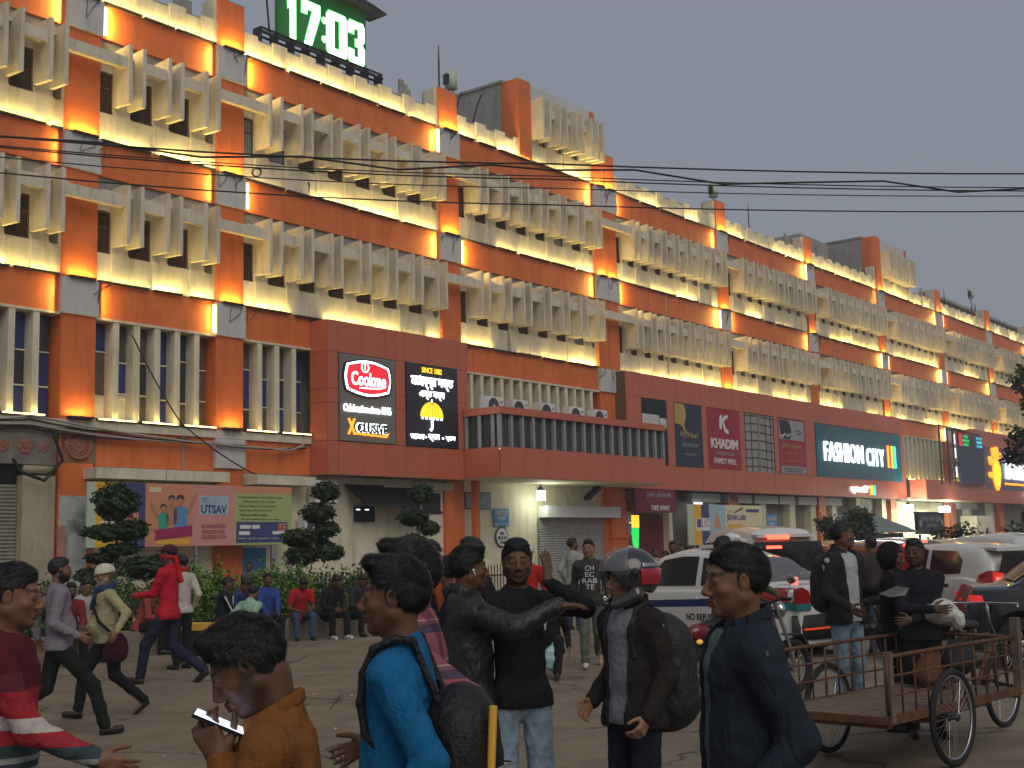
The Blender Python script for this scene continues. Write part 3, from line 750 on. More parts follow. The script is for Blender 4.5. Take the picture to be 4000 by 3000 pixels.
def hand_prims(b, wr, d, pn, curl=.35, s=1.0, side=1, fine=True, spread=.12):
    """wr wrist, d direction of the hand, pn palm normal (the fingers curl towards it)"""
    d = nz(d); pn = nz(np.asarray(pn)-np.dot(pn, d)*d); u = np.cross(d, pn)*side      # u points to the thumb side
    P_ = lambda a, c, e: wr+s*(d*a+u*c+pn*e)
    b.cap(P_(.0, 0, 0), P_(.03, 0, 0), .024*s, .026*s, .02)
    for c in (-.026, -.009, .009, .026): b.cap(P_(.02, c*.7, 0), P_(.085, c, .002), .014*s, .012*s, .012)
    for i, (c, L_) in enumerate(((.030, .070), (.0105, .080), (-.010, .075), (-.029, .058))):
        a = curl*(1+.15*i)
        p = P_(.088, c, .002); dd = d; x = dd*cos(a*.7)+pn*sin(a*.7)+u*(c*spread/.03)
        x = nz(x); p1 = p+x*s*L_*.48; x2 = nz(x*cos(a*1.2)+pn*sin(a*1.2)); p2 = p1+x2*s*L_*.30; x3 = nz(x2*cos(a*.9)+pn*sin(a*.9)); p3 = p2+x3*s*L_*.24
        b.cap(p, p1, .0095*s, .0088*s, .006); b.cap(p1, p2, .0086*s, .0078*s, .004); b.cap(p2, p3, .0078*s, .0065*s, .004)
    t0 = P_(.020, .020, .006); td = nz(d*.65+u*.72+pn*.25); t1 = t0+td*s*.045; td2 = nz(td*.8+d*.5+pn*.3*curl); t2 = t1+td2*s*.030; t3 = t2+nz(td2+d*.2)*s*.024
    b.cap(t0, t1, .0155*s, .0115*s, .012); b.cap(t1, t2, .0110*s, .0098*s, .004); b.cap(t2, t3, .0098*s, .008*s, .004)
def ik(sh, tgt, l1, l2, pole):
    v = tgt-sh; D_ = np.linalg.norm(v); D_ = min(max(D_, .08), (l1+l2)*.998); dr = nz(v)
    a = (l1*l1-l2*l2+D_*D_)/(2*D_); h_ = math.sqrt(max(l1*l1-a*a, 0)); pl = nz(np.asarray(pole)-np.dot(pole, dr)*dr)
    return sh+dr*a+pl*h_, sh+dr*D_

def person(label, x, y, face, h=1.70, legs='stand', lean=0, look=(0, 0), roll=0, R=None, L=None, top=(.1, .1, .1), topkind=None, bot=(.02, .02, .025), botkind=None,
           hair='short', skin=(.19, .095, .055), beard=0, res=.010, hres=None, fem=False, belly=0, jacket=None, jrough=.85, sleeve=1, shoe='shoe dark', collar=False, trough=.85, seat=.42,
           group=None, extras=None, build=1.0, cap=None, grey=False, baggy=1.0, stride=.38, twist=0, hem=.84, z0=0, strands=0, hoodcol=None, jlen=.82, step=1, nose=1, W=1.0, curls=(.4, .4)):
    root = empty('person', (x, y, z0), rad(face), label, 'person', group)
    S = h/1.72; fine = res < .0075
    # ---- legs
    hipz = .90; hj = [np.array([.09, 0, hipz]), np.array([-.09, 0, hipz])]     # right (+x), left
    if legs == 'stand':
        kn = [np.array([.10, .015, .48]), np.array([-.10, .015, .48])]; an = [np.array([.115, -.02, .075]), np.array([-.115, -.02, .075])]; toe = [np.array([.05, 1, 0]), np.array([-.25, 1, 0])]
    elif legs == 'walk':
        k = stride*step
        kn = [np.array([.09, .5*k+.07, .49]), np.array([-.09, -.10*k/.38+.03, .47])]; an = [np.array([.09, .9*k+.0, .085]), np.array([-.09, -1.0*k-.05, .15])]; toe = [np.array([0, 1, .15]), np.array([0, 1, -.75])]
        if step < 0: kn = [np.array([.09, -.02, .47]), np.array([-.09, .26, .49])]; an = [np.array([.09, -.43, .15]), np.array([-.09, .34, .085])]; toe = [np.array([0, 1, -.75]), np.array([0, 1, .15])]
    elif legs == 'sit':
        hipz = seat+.10; hj = [np.array([.09, 0, hipz]), np.array([-.09, 0, hipz])]
        kn = [np.array([.16, .42, seat+.11]), np.array([-.16, .42, seat+.11])]
        if seat < .3: kn = [np.array([.16, .36, .50]), np.array([-.16, .36, .50])]
        an = [np.array([.14, .40, .08]), np.array([-.14, .46, .08])]; toe = [np.array([.1, 1, 0]), np.array([-.1, 1, 0])]
    hip = np.array([0, 0, hipz])
    sag = .0 if legs != 'walk' else -.02
    Rl = rot_x(-rad(lean)); Rt = rot_z(rad(twist))
    U = lambda x_, y_, z_: hip+Rl@(Rt@np.array([x_, y_, z_-.90]))       # upper body point
    up = Rl@np.array([0, 0, 1.]); fwd = Rl@(Rt@np.array([0, 1., 0])); rt_ = Rl@(Rt@np.array([1., 0, 0]))
    sw = (.175 if not fem else .155)*build
    sh = [U(sw, -.005, 1.375), U(-sw, -.005, 1.375)]
    nk = U(0, -.018, 1.45); hl = rot_z(rad(look[0]))@rot_x(rad(look[1]))@rot_y(rad(roll))
    HR = (Rl@Rt)@hl if lean < 35 else (Rl@Rt)@hl
    hc = nk+up*.055+HR@np.array([0, .022, .098])
    arm = []
    for i, spec in enumerate((R, L)):
        sg = 1 if i == 0 else -1
        if spec is None: spec = ((sg*(sw+.075), .03+.01*sg, .93-.0), (0, -1, 0), None)
        tgt = hip+np.array([spec[0][0], spec[0][1], spec[0][2]-.90]) if len(spec) < 4 or not spec[3] else np.array(spec[3])
        if lean > 8 and (len(spec) < 4): tgt = tgt
        pole = spec[1] if spec[1] is not None else (sg*.5, -1, -.3)
        el, wr = ik(sh[i], tgt, .285, .255, np.array(pole, float)); hd = nz(wr-el) if spec[2] is None or spec[2][0] is None else nz(spec[2][0])
        pn = np.array([-sg, .15, 0]) if spec[2] is None else np.array(spec[2][1], float)
        arm.append((sh[i], el, wr, hd, pn))
    sc = lambda p: p*S
    # ---- skin body
    b = Body(); cx = (rt_, 1.0)
    fl = (fwd, 1.35)
    def limb(bd, pts, rs, k=.025):
        for (p, q), (r0, r1) in zip(zip(pts[:-1], pts[1:]), rs): bd.cap(p, q, r0*build, r1*build, k)
    b.cap(U(0, 0, .95), U(0, 0, 1.12), .125, .115, .05, (fwd, 1.3)); b.cap(U(0, 0, 1.12), U(0, -.005, 1.32), .115, .135, .05, (fwd, 1.3)); b.cap(U(-.12, -.01, 1.375), U(.12, -.01, 1.375), .052, .052, .05)
    b.cap(U(0, -.02, 1.38), nk+up*.10, .062, .052, .04)
    for i in range(2):
        a = arm[i]; limb(b, [a[0], a[1], a[2]], [(.050, .040), (.038, .025)])
        hand_prims(b, a[2], a[3], a[4], curls[i], side=(-1 if i else 1)*1, fine=fine)
        limb(b, [hj[i], kn[i], an[i]], [(.078, .052), (.050, .036)]); t = nz(toe[i]); b.cap(an[i]+np.array([0, -.02, -.02]), an[i]+t*.13+np.array([0, 0, -.045]), .034, .026, .02)
    hr = hres or res
    if hr >= res*.99:
        head_prims(b, hc, HR, W, nose, fine)
        V, F = b.mesh(res)
    else:
        V, F = b.mesh(res)
        hb = Body(); head_prims(hb, hc, HR, W, nose, True); hb.cap(U(0, -.018, 1.42), nk+up*.10, .059, .0535, .03); V2, F2 = hb.mesh(hr); F = np.concatenate([F, F2+len(V)]); V = np.concatenate([V, V2])
    tone = head_tone(V, hc, HR, W, skin, beard, grey)
    bo = to_mesh('body', V*S, F, [skin_mat], root, tone)
    # ---- trousers
    cm = cloth(bot, .85, botkind)
    tb = Body(); tb.cap(hip+np.array([-.04, -.005, -.03]), hip+np.array([.04, -.005, -.03]), .112*build, .112*build, .04, ((0, 1, 0), 1.1)); tb.cap(hip, U(0, -.0, 1.0), .118*build, .118*build, .04, (fwd, 1.22))
    for i in range(2):
        kk = baggy; tb.cap(hj[i]+np.array([0, -.01, -.01]), kn[i], .088*build*kk, .070*kk, .04); tb.cap(kn[i], an[i]+np.array([0, -.012, .02]), .068*kk, .058*kk, .03)
    V, F = tb.mesh(max(res, .008)); N_ = vnorm(V, F)
    low = np.clip((1.0-V[:, 2])*1.2, .2, 1)
    V = V+N_*((.010*noise3(V*np.array([1, 1, 1.6]), 26, 3)+.005*noise3(V, 60, 4))*low)[:, None]
    to_mesh('trousers', V*S, F, [cm], root)
    # ---- shoes
    for i in range(2):
        sb_ = Body(); t = nz(toe[i]); a = an[i]; down = np.array([0, -t[2], t[1]])*-1 if abs(t[2]) > .2 else np.array([0, 0, -1.])
        sb_.cap(a+down*.035-t*.03, a+down*.042+t*.14, .038, .032, .02, (nz(np.cross(t, down)), 1.0)); sb_.cap(a+down*.01, a+down*.03, .040, .040, .02); sb_.cap(a+down*.066-t*.04, a+down*.066+t*.15, .022, .022, .015)
        V, F = sb_.mesh(max(res, .009)); to_mesh('shoe', V*S, F, [MT[shoe]], root)
    # ---- shirt
    def torso(g, lo_z, k=.05, drop=0):
        t = Body()
        t.cap(U(0, -.0, .90), U(0, 0, 1.10), .130*build+g+belly*.3, .118*build+g+belly*.5, k, (fwd, 1.22))
        t.cap(U(0, 0, 1.08), U(0, -.008, 1.31), .120*build+g, .138*build+g, k, (fwd, 1.25))
        for q_ in (-1, 1):
            t.cap(U(0, -.014, 1.405), U(q_*.135*build, -.010, 1.378), .052+g, .050+g, .06)
        t.cap(U(-.055*build, -.005, .86), U(.055*build, -.005, .86), .122+g+belly*.3, .122+g+belly*.3, .05, (fwd, 1.12))
        t.cap(U(0, -.02, 1.38), U(0, -.02, 1.445), .085, .068+g*.5, .03)
        if fem: t.ell(U(0, .07, 1.27), (.13, .06, .07), .06)
        if belly: t.ell(U(0, .06+belly*.3, 1.04), (.12, .09+belly, .14), .07)
        return t
    jc = jacket is not None
    g = .012
    t = torso(g, hem)
    sl = sleeve if not jc else .3
    for i in range(2):
        a = arm[i]
        if sl >= 1: t.cap(a[0], a[1], .062, .053, .05); t.cap(a[1], a[2]-nz(a[2]-a[1])*.0, .052, .036, .02)
        elif sl > 0: t.cap(a[0], a[0]+(a[1]-a[0])*sl, .068, .062, .04)
    def low_cut(zz, sharp=1):
        c0 = U(0, 0, zz)
        return lambda P: -((P[0]-c0[0])*up[0]+(P[1]-c0[1])*up[1]+(P[2]-c0[2])*up[2])
    def neck_cut(zz=1.475, tilt=.35, r=.0):
        c0 = U(0, 0, zz); n_ = nz(up+fwd*tilt); c1 = U(0, -.02, 1.3); c2 = U(0, -.02, 1.75)
        return lambda P: np.minimum((P[0]-c0[0])*n_[0]+(P[1]-c0[1])*n_[1]+(P[2]-c0[2])*n_[2], -_seg(P, c1, c2, .115, .115))
    # keep the hem only for the trunk: arms hang below it
    def hem_cut(c0z, arms):
        c0 = U(0, 0, c0z); pr = [(np.asarray(a[0]), np.asarray(a[1]), np.asarray(a[2])) for a in arms]
        def fn(P):
            d = -((P[0]-c0[0])*up[0]+(P[1]-c0[1])*up[1]+(P[2]-c0[2])*up[2])
            da = np.full(np.broadcast(P[0], P[1], P[2]).shape, 9., np.float32)
            for a0, a1, a2 in pr: da = np.minimum(da, _seg(P, a1, a2, .075, .06)); da = np.minimum(da, _seg(P, a0, a1, .075, .07))
            return np.minimum(d+0*da, da)
        return fn
    t.cut = [hem_cut(hem, arm), neck_cut()]
    def finish(t, name, m, amp, seed, r_):
        V, F = t.mesh(r_); N_ = vnorm(V, F)
        V = V+N_*((amp*noise3(V*np.array([1, 1, 1.5]), 22, seed)+amp*.5*noise3(V, 55, seed+1)))[:, None]
        return to_mesh(name, V*S, F, [m], root), V, N_
    cr_ = max(res, .0075)
    so, SV, SN = finish(t, 'shirt', cloth(top, trough, topkind), .006, 11+int(abs(x)*10), cr_)
    if collar or jc:
        c = Body()
        for k_ in range(10):
            a0 = pi*.28+k_*(2*pi-pi*.06*0-pi*.56+pi)/10 if False else pi/2+.35+k_*(2*pi-.7)/10; a1 = pi/2+.35+(k_+1)*(2*pi-.7)/10
            p = lambda a_, e: U((.084 if jc else .072)*cos(a_), -.020+(.082 if jc else .070)*sin(a_), (1.466 if jc else 1.452)+e-.030*sin(a_))
            c.cap(p(a0, 0), p(a1, 0), .010, .010, .010); c.cap(p(a0, .016), p(a1, .016), .009, .009, .010); c.cap(p(a0, .032 if jc else .022), p(a1, .032 if jc else .022), .007, .007, .008)
        V, F = c.mesh(max(res*.8, .006)); to_mesh('collar', V*S, F, [cloth(jacket if jc else top, jrough if jc else trough)], root)
    if jc:
        t = torso(.030, jlen, .06)
        for i in range(2):
            a = arm[i]; t.cap(a[0], a[1], .071, .060, .05); t.cap(a[1], a[2], .058, .044, .03)
        c0 = U(0, .0, 1.1)
        t.cut = [hem_cut(jlen, arm), neck_cut(1.478, .5)]
        if jacket and baggy != -1:
            def opn(P, w_=.045 if curls[0] != .41 else .075):
                xx = (P[0]-c0[0])*rt_[0]+(P[1]-c0[1])*rt_[1]+(P[2]-c0[2])*rt_[2]; yy = (P[0]-c0[0])*fwd[0]+(P[1]-c0[1])*fwd[1]+(P[2]-c0[2])*fwd[2]
                zz = (P[0]-c0[0])*up[0]+(P[1]-c0[1])*up[1]+(P[2]-c0[2])*up[2]
                ww = w_+.05*np.clip((zz+.1)*1.0, -.3, .5)
                return np.minimum(ww-np.abs(xx), yy-.0)
            t.cut.append(opn)
        jo, SV, SN = finish(t, 'jacket', cloth(jacket, jrough), .008 if jrough > .6 else .010, 31, cr_)
    # ---- hair
    Hp = lambda a_, b_, c_: hc+HR@np.array([a_*W, b_, c_])
    if hair and hair != 'none':
        hb = Body(); th = {'short': .006, 'crop': .004, 'quiff': .009, 'curly': .018, 'long': .022, 'bushy': .010}[hair]
        hb.ell(Hp(0, -.018, .036), ((.078+th)*W, .097+th*.9, .089+th), .02, HR)
        if hair in ('quiff', 'bushy'):
            hb.ell(Hp(0, .048, .108), (.056*W, .040, .024), .03, HR@rot_x(.3)); hb.ell(Hp(.01, .005, .118), (.062*W, .065, .020), .03, HR)
            if hair == 'quiff': hb.ell(Hp(-.005, .078, .112), (.045*W, .026, .026), .02, HR@rot_x(.4))
        if hair == 'short': hb.ell(Hp(0, .030, .106), (.058*W, .05, .022), .03, HR@rot_x(-.3))
        n1 = nz(HR@np.array([0, .72, -.70])); c1 = Hp(0, .074, .068)
        n2 = nz(HR@np.array([0, -.1, -1.])); c2 = Hp(0, -.06, -.062 if hair not in ('long',) else -.2)
        n1b = nz(HR@np.array([0, 1., -.12])); c1b = Hp(0, -.0+.012, .0)
        def cutf(P):
            f1 = (P[0]-c1[0])*n1[0]+(P[1]-c1[1])*n1[1]+(P[2]-c1[2])*n1[2]
            f2 = (P[0]-c2[0])*n2[0]+(P[1]-c2[1])*n2[1]+(P[2]-c2[2])*n2[2]
            zz = (P[0]-hc[0])*HR[0][2]+(P[1]-hc[1])*HR[1][2]+(P[2]-hc[2])*HR[2][2]
            f3 = (P[0]-c1b[0])*n1b[0]+(P[1]-c1b[1])*n1b[1]+(P[2]-c1b[2])*n1b[2]
            return np.maximum(np.maximum(f1, f2), np.where(zz < .040, f3, -1))
        hb.cut = [cutf]; hm = min(hr*1.0, .008) if fine else res*.9
        V, F = hb.mesh(hm); N_ = vnorm(V, F)
        am = {'short': .004, 'crop': .001, 'quiff': .004, 'curly': .007, 'long': .004, 'bushy': .005}[hair]
        V = V+N_*(am*noise3(V*np.array([1, .8, 1]), 90 if hair != 'curly' else 120, 5)+am*.6*noise3(V, 230, 6))[:, None]
        mi = None
        FF = F
        if strands:
            rs = np.random.RandomState(3); pk = rs.randint(0, len(V), strands); p = V[pk]; n_ = N_[pk]; L3 = (p-hc)@HR
            keep = (L3[:, 2] > -.05) | (rs.rand(len(pk)) < .5); p, n_, L3 = p[keep], n_[keep], L3[keep]; k_ = len(p)
            who = np.array([.0, -.05, .13]); g_ = L3-who
            if hair in ('quiff', 'bushy'): g_ = g_*np.array([.6, .2, 1])+np.where(L3[:, 2:3] > .05, np.array([.0, .11, .03]), np.array([0, -.02, -.05]))
            if hair == 'curly': g_ = g_+rs.normal(size=(k_, 3))*.12
            g_ = g_@HR.T; g_ = g_-(g_*n_).sum(1, keepdims=True)*n_; g_ /= np.linalg.norm(g_, axis=1, keepdims=True)+1e-9
            clump = np.stack([noise3(p, 60, 21), noise3(p, 60, 22), noise3(p, 60, 23)], 1)
            d_ = g_+n_*(.16 if hair != 'curly' else .45)+clump*.35+rs.normal(size=(k_, 3))*.10; d_ /= np.linalg.norm(d_, axis=1, keepdims=True)
            l_ = rs.uniform(.012, .026, (k_, 1))*(1.15 if hair in ('quiff', 'bushy', 'curly') else .75); w_ = np.cross(d_, n_); w_ = w_/(np.linalg.norm(w_, axis=1, keepdims=True)+1e-9)*.0009
            p0 = p-n_*.002; p1 = p+d_*l_*.5+n_*.001; p2 = p1+d_*l_*.5-n_*l_*.22+clump*l_*.15
            q = np.stack([p0-w_, p0+w_, p1+w_*.8, p1-w_*.8, p2+w_*.2, p2-w_*.2], 1).reshape(-1, 3); k0 = len(V)+6*np.arange(k_)
            qf = np.concatenate([np.stack([k0, k0+1, k0+2, k0+3], 1), np.stack([k0+3, k0+2, k0+4, k0+5], 1)]); V = np.concatenate([V, q]); FF = np.concatenate([F, qf])
        to_mesh('hair', V*S, FF, [hair_mat] if not grey else [cloth((.4, .4, .38))], root)
    info = dict(root=root, hc=hc*S, HR=HR, S=S, U=lambda a_, b_, c_: U(a_, b_, c_)*S, arm=[tuple(q*S if i < 3 else q for i, q in enumerate(a)) for a in arm], SV=SV*S, SN=SN, up=up, fwd=fwd, rt=rt_, hip=hip*S, res=res)
    if extras:
        for e in extras: e(info)
    return info
def blob(name, fn, info, m, res=None, amp=0, parent=None):
    b = Body(); fn(b, info); V, F = b.mesh(res or max(info['res'], .007))
    if amp: N_ = vnorm(V, F); V = V+N_*(amp*noise3(V, 30, 8)+amp*.4*noise3(V, 80, 9))[:, None]
    return to_mesh(name, V, F, [m], parent or info['root'])
def loc_world(info, o, name, label, cat, group=None):
    """make a thing out of a mesh built in a person's frame: top-level, same place"""
    o.parent = None; o.name = name; o.matrix_world = Matrix.Translation(info['root'].location) @ Matrix.Rotation(info['root'].rotation_euler.z, 4, 'Z'); return tag(o, label, cat, group)
def backpack(info, col, label, size=(.15, .10, .24), dz=1.17, dy=-.20, strapcol=None):
    U = info['U']; S = info['S']; m = cloth(col, .6)
    root = empty('backpack', info['root'].location, info['root'].rotation_euler.z, label, 'backpack')
    def fn(b, i):
        Rm = np.stack([info['rt'], info['fwd'], info['up']], 1)
        c = U(0, dy, dz)
        for q in (-1, 1):
            b.cap(U(q*size[0]*.45, dy, dz-size[2]*.6), U(q*size[0]*.4, dy+.01, dz+size[2]*.6), size[1]*1.05, size[1]*.9, .12)
        b.ell(c, size, .06, Rm); b.ell(U(0, dy-size[1]*.75, dz-size[2]*.35), (size[0]*.8, .06, size[2]*.45), .02, Rm)
    o = blob('bag_body', fn, info, m, .010, .0035, root)
    def st(b, i):
        for q in (-1, 1):
            pts = [U(q*.085, dy+.04, dz+size[2]*.7), U(q*.095, -.07, 1.475), U(q*.10, -.02, 1.482), U(q*.11, .05, 1.455), U(q*.108, .085, 1.38), U(q*.108, .095, 1.29), U(q*.114, .080, 1.20), U(q*.126, .01, 1.12), U(q*.12, -.08, 1.03), U(q*.11, dy+.05, dz-size[2]*.6)]
            for a, c in zip(pts[:-1], pts[1:]): b.cap(a, c, .012, .012, .01)
    blob('strap', st, info, m, .008, 0, root)
    b = MB(); 
    b.tube([tuple(U(-.10, dy-size[1]*1.05, dz+.02)), tuple(U(0, dy-size[1]*1.62, dz+.03)), tuple(U(.10, dy-size[1]*1.05, dz+.02))], .004, 5)
    b.build('zip', MT['steel'], root)
    return root
def phone(info, i, label, lit=True, off=(.0, .0, .0), tilt=None, facing=None, k=1):
    a = info['arm'][i]; c = a[2]+nz(a[3])*.09+np.array(off)
    root = empty('phone', (0, 0, 0), 0, label, 'phone')
    root.matrix_world = Matrix.Translation(info['root'].location) @ Matrix.Rotation(info['root'].rotation_euler.z, 4, 'Z')
    n = nz(facing if facing is not None else (0, -1, .5)); u_ = nz(tilt if tilt is not None else (0, .4, 1)); u_ = nz(u_-np.dot(u_, n)*n); r_ = np.cross(u_, n)
    def bx(b, w_, h_, d0, d1):
        v = [c+r_*sx*w_+u_*sz*h_+n*dd for dd in (d0, d1) for sx, sz in ((-1, -1), (1, -1), (1, 1), (-1, 1))]
        b.add([tuple(q) for q in v], [(0, 3, 2, 1), (4, 5, 6, 7), (0, 1, 5, 4), (1, 2, 6, 5), (2, 3, 7, 6), (3, 0, 4, 7)])
    b = MB(); bx(b, .038*k, .078*k, 0, .008); b.build('case', MT['black'], root)
    b = MB(); bx(b, .035*k, .074*k, .0082, .0088); b.build('screen', MT['phone screen'] if lit else MT['dark glass'], root)
    return root
mat('phone screen', (.6, .7, 1), .3, emit=1.6, ecol=(.72, .80, 1), var=0)
# ================= signs, boards and fittings on the facade =================
RZ = pi/2-YAW
mat('sign white', (.9, .95, 1), .4, emit=5, ecol=(.85, .95, 1), var=0)
mat('sign white soft', (.9, .92, .95), .4, emit=1.3, ecol=(.9, .95, 1), var=0)
mat('sign red', (.7, .02, .03), .4, emit=.75, ecol=(.9, .03, .05), var=0)
mat('sign orange', (.9, .3, .02), .4, emit=2.2, ecol=(1, .28, .02), var=0)
mat('sign yellow', (.9, .65, .03), .4, emit=1.3, ecol=(1, .62, .03), var=0)
mat('sign green', (.03, .7, .1), .4, emit=1.0, ecol=(.02, .75, .12), var=0)
mat('sign cyan', (.1, .6, .8), .4, emit=1.3, ecol=(.1, .75, .9), var=0)
mat('clock green', (.02, .10, .03), .5, emit=.06, ecol=(.01, .5, .04), var=.1)
mat('halo green', (.02, .4, .06), .5, emit=1.1, ecol=(.02, 1, .08), var=0)
mat('clock white', (1, 1, 1), .5, emit=4, ecol=(.93, 1, .95), var=0)
mat('board grey', (.20, .19, .17), .6, var=.06); mat('board navy', (.022, .026, .055), .35, var=.1); mat('board charcoal', (.035, .033, .045), .3, var=.1)
mat('board crimson', (.33, .018, .035), .45, var=.1); mat('board maroon', (.16, .018, .035), .5, var=.12); mat('print white', (.70, .70, .70), .6, var=.03); mat('print grey', (.30, .31, .33), .6, var=.08)
mat('print yellow', (.75, .42, .05), .6, var=.06); mat('print navy', (.06, .07, .19), .6, var=.06); mat('print orange', (.62, .26, .15), .6, var=.06); mat('print pink', (.62, .28, .25), .6, var=.08); mat('print lime', (.36, .45, .17), .6, var=.06)
mat('print blue', (.10, .28, .55), .6, var=.06); mat('print teal', (.05, .35, .22), .6, var=.06); mat('print sky', (.35, .50, .58), .6, var=.1); mat('print skin', (.45, .22, .13), .6, var=.06); mat('print cream', (.72, .62, .42), .6, var=.08); mat('print mint', (.45, .55, .42), .6, var=.06)
mat('print magenta', (.35, .03, .10), .6, var=.06); mat('gold print', (.45, .33, .10), .5, var=.3, scale=20); mat('sign blue', (.03, .20, .45), .5, var=.06); mat('print dark', (.03, .03, .04), .6, var=.1)
def sroot(name, label, cat, s, o, z, group=None):
    return empty(name, tuple(FP(s, o, z)), RZ, label, cat, group)
def sb(root, name, m, x0, x1, z0, z1, y0=0, y1=.02):
    """plate in a sign's frame: x along, z up, y0..y1 = distance in front of its origin plane"""
    return MB().box(x0, x1, -y1, -y0, z0, z1).build(name, MT[m], root)
def poly(root, name, m, pts, y0, y1): return MB().prism(pts, -y1, -y0).build(name, MT[m], root)
def T_(root, body, m, x, z, y=.02, w_=None, h_=None, ext=.006, name='lettering', bold=0, **kw):
    return text(name, body, root, MT[m], (x, -y, z), ext=ext, width=w_, height=h_, bold=bold, **kw)
# --- clock ---
ck = sroot('digital_clock', 'large green digital clock reading 17:03 on the roof parapet', 'clock', 23.65, -.35, 16.55)
sb(ck, 'clock_face', 'clock green', 0, 3.68, .17, 2.05, 0, .10); poly(ck, 'clock_hood', 'dark metal', [(-.05, 2.06), (3.7, 2.06), (4.25, 2.02), (4.3, 2.09), (3.7, 2.20), (-.05, 2.6)], -.3, .45)
DG = {'1': [[(-.35, .33), (.05, .5), (.5, .5), (.5, -.5), (-.1, -.5), (-.1, .22), (-.35, .15)]],
      '7': [[(-.5, .5), (.5, .5), (.5, .25), (.02, -.5), (-.36, -.5), (.10, .32), (-.22, .32), (-.22, .2), (-.5, .2)]],
      '0': [[(-.5, .42), (-.40, .5), (.40, .5), (.5, .42), (.5, -.42), (.40, -.5), (0, -.5), (0, -.34), (.14, -.34), (.14, .34), (-.14, .34), (-.14, -.34), (0, -.34), (0, -.5), (-.40, -.5), (-.5, -.42)]],
      '3': [[(-.5, .42), (-.4, .5), (.4, .5), (.5, .42), (.5, .10), (.36, .0), (.5, -.10), (.5, -.42), (.4, -.5), (-.4, -.5), (-.5, -.42), (-.5, -.18), (-.16, -.18), (-.16, -.34), (.14, -.34), (.14, -.08), (-.06, -.08), (-.06, .09), (.14, .09), (.14, .34), (-.16, .34), (-.16, .2), (-.5, .2)]]}
for ch, cx, wd in (('1', .53, .36), ('7', 1.32, .74), ('0', 2.40, .84), ('3', 3.24, .70)):
    for pl in DG[ch]:
        for mm, y0, y1, g_, nm in (('halo green', .102, .108, .045, 'digit_glow'), ('clock white', .110, .122, 0, 'digit')):  # emissive green outline drawn behind each digit in place of its bloom
            n = len(pl); Q = [Vector((x*wd, z*1.38)) for x, z in pl]; W_ = []
            for i in range(n):
                a, b_, c = Q[i-1], Q[i], Q[(i+1) % n]; e1 = (b_-a).normalized(); e2 = (c-b_).normalized(); nn = Vector((-(e1.y+e2.y), e1.x+e2.x)); nn = nn.normalized() if nn.length > 1e-4 else Vector((0, 0)); q = b_+nn*g_; W_.append((q.x+cx, q.y+.88))
            poly(ck, nm, mm, W_, y0, y1)
for z in (.58, 1.18): 
    for rr, mm, yy in ((.125, 'halo green', .104), (.095, 'clock white', .112)):  # the dots get the same painted-on glow ring
        b = MB(); b.lathe([(0, yy), (rr, yy), (rr, yy+.008), (0, yy+.008)], (1.87, 0, z), 16, 'y'); b.xf(Matrix.Scale(-1, 4, (0, 1, 0))); b.build('clock_dot' if rr < .1 else 'digit_glow', MT[mm], ck)
b = MB(); b.box(-.7, 4.35, -.2, -.14, -.02, .04).box(-.7, 4.35, .1, .15, -.02, .04).box(-.7, 4.3, -.2, -.14, .12, .16)
for i in range(9): b.box(-.7+i*.62, -.65+i*.62, -.2, .15, -.45, .16)
b.tube([(-.2, 0, .1), (-1.0, -.6, 2.3)], .03, 5); b.build('support_frame', MT['dark metal'], ck)
for i in range(8): sb(ck, 'roof_sheet', 'steel', -.55+i*.6, -.12+i*.6, .048, .11, .1, .13)
area('clock_light', (25.5, -.35+.3, 17.4), (pi/2, 0, 0), 3.2, 1.2, 5, (.1, 1, .25))
# --- Cookme board ---
ck2 = sroot('shop_sign', 'grey backed sign reading Cookme with red shield logo above XCLUSIVE', 'sign', 25.04, .80, 4.78)
sb(ck2, 'board', 'board grey', 0, 2.29, 0, 2.52, -.02, .015)
def shield(w_, h_):
    p = []
    for i in range(13): t = i/12; p.append((-w_+2*w_*t, h_*(.72+.28*sin(pi*t))))
    for i in range(1, 8): t = i/8; p.append((w_*(1+.10*sin(pi*t)), h_*(.72-1.44*t)))
    for i in range(13): t = i/12; p.append((w_-2*w_*t, -h_*(.72+.28*sin(pi*t))))
    for i in range(1, 8): t = i/8; p.append((-w_*(1+.10*sin(pi*t)), h_*(-.72+1.44*t)))
    return p[::-1]
for (w_, h_, mm, y0, y1, nm) in ((.93, .56, 'black', .016, .05, 'logo_box'), (.86, .52, 'sign white', .051, .06, 'logo_rim'), (.80, .46, 'sign red', .061, .07, 'logo_field')):
    poly(ck2, nm, mm, [(x+1.12, z+1.86) for x, z in shield(w_, h_)], y0, y1)
T_(ck2, 'Cookme', 'sign white', 1.13, 1.83, .075, 1.42, .40, .004, bold=.012)
poly(ck2, 'underline', 'sign white', [(.75, 1.54), (1.55, 1.57), (1.75, 1.62), (1.55, 1.60), (.75, 1.575)], .071, .076)
b = MB(); b.lathe([(.13, .072), (.16, .072), (.16, .078), (.13, .078)], (.98, 0, 2.18), 20, 'y'); b.xf(Matrix.Scale(-1, 4, (0, 1, 0))); b.build('logo_ring', MT['sign white'], ck2)
T_(ck2, 'I', 'sign white', .98, 2.18, .075, None, .15, .003)
T_(ck2, 'Celebration since 1846', 'sign white', 1.12, .96, .03, 1.95, .22, .012, bold=.01)
T_(ck2, 'X', 'sign orange', .46, .42, .03, .32, .46, .012, bold=.03); T_(ck2, 'CLUSIVE', 'black', 1.30, .40, .03, 1.25, .26, .012, bold=.03); T_(ck2, 'CLUSIVE', 'sign white', 1.27, .41, .018, 1.28, .29, .004, bold=.04)
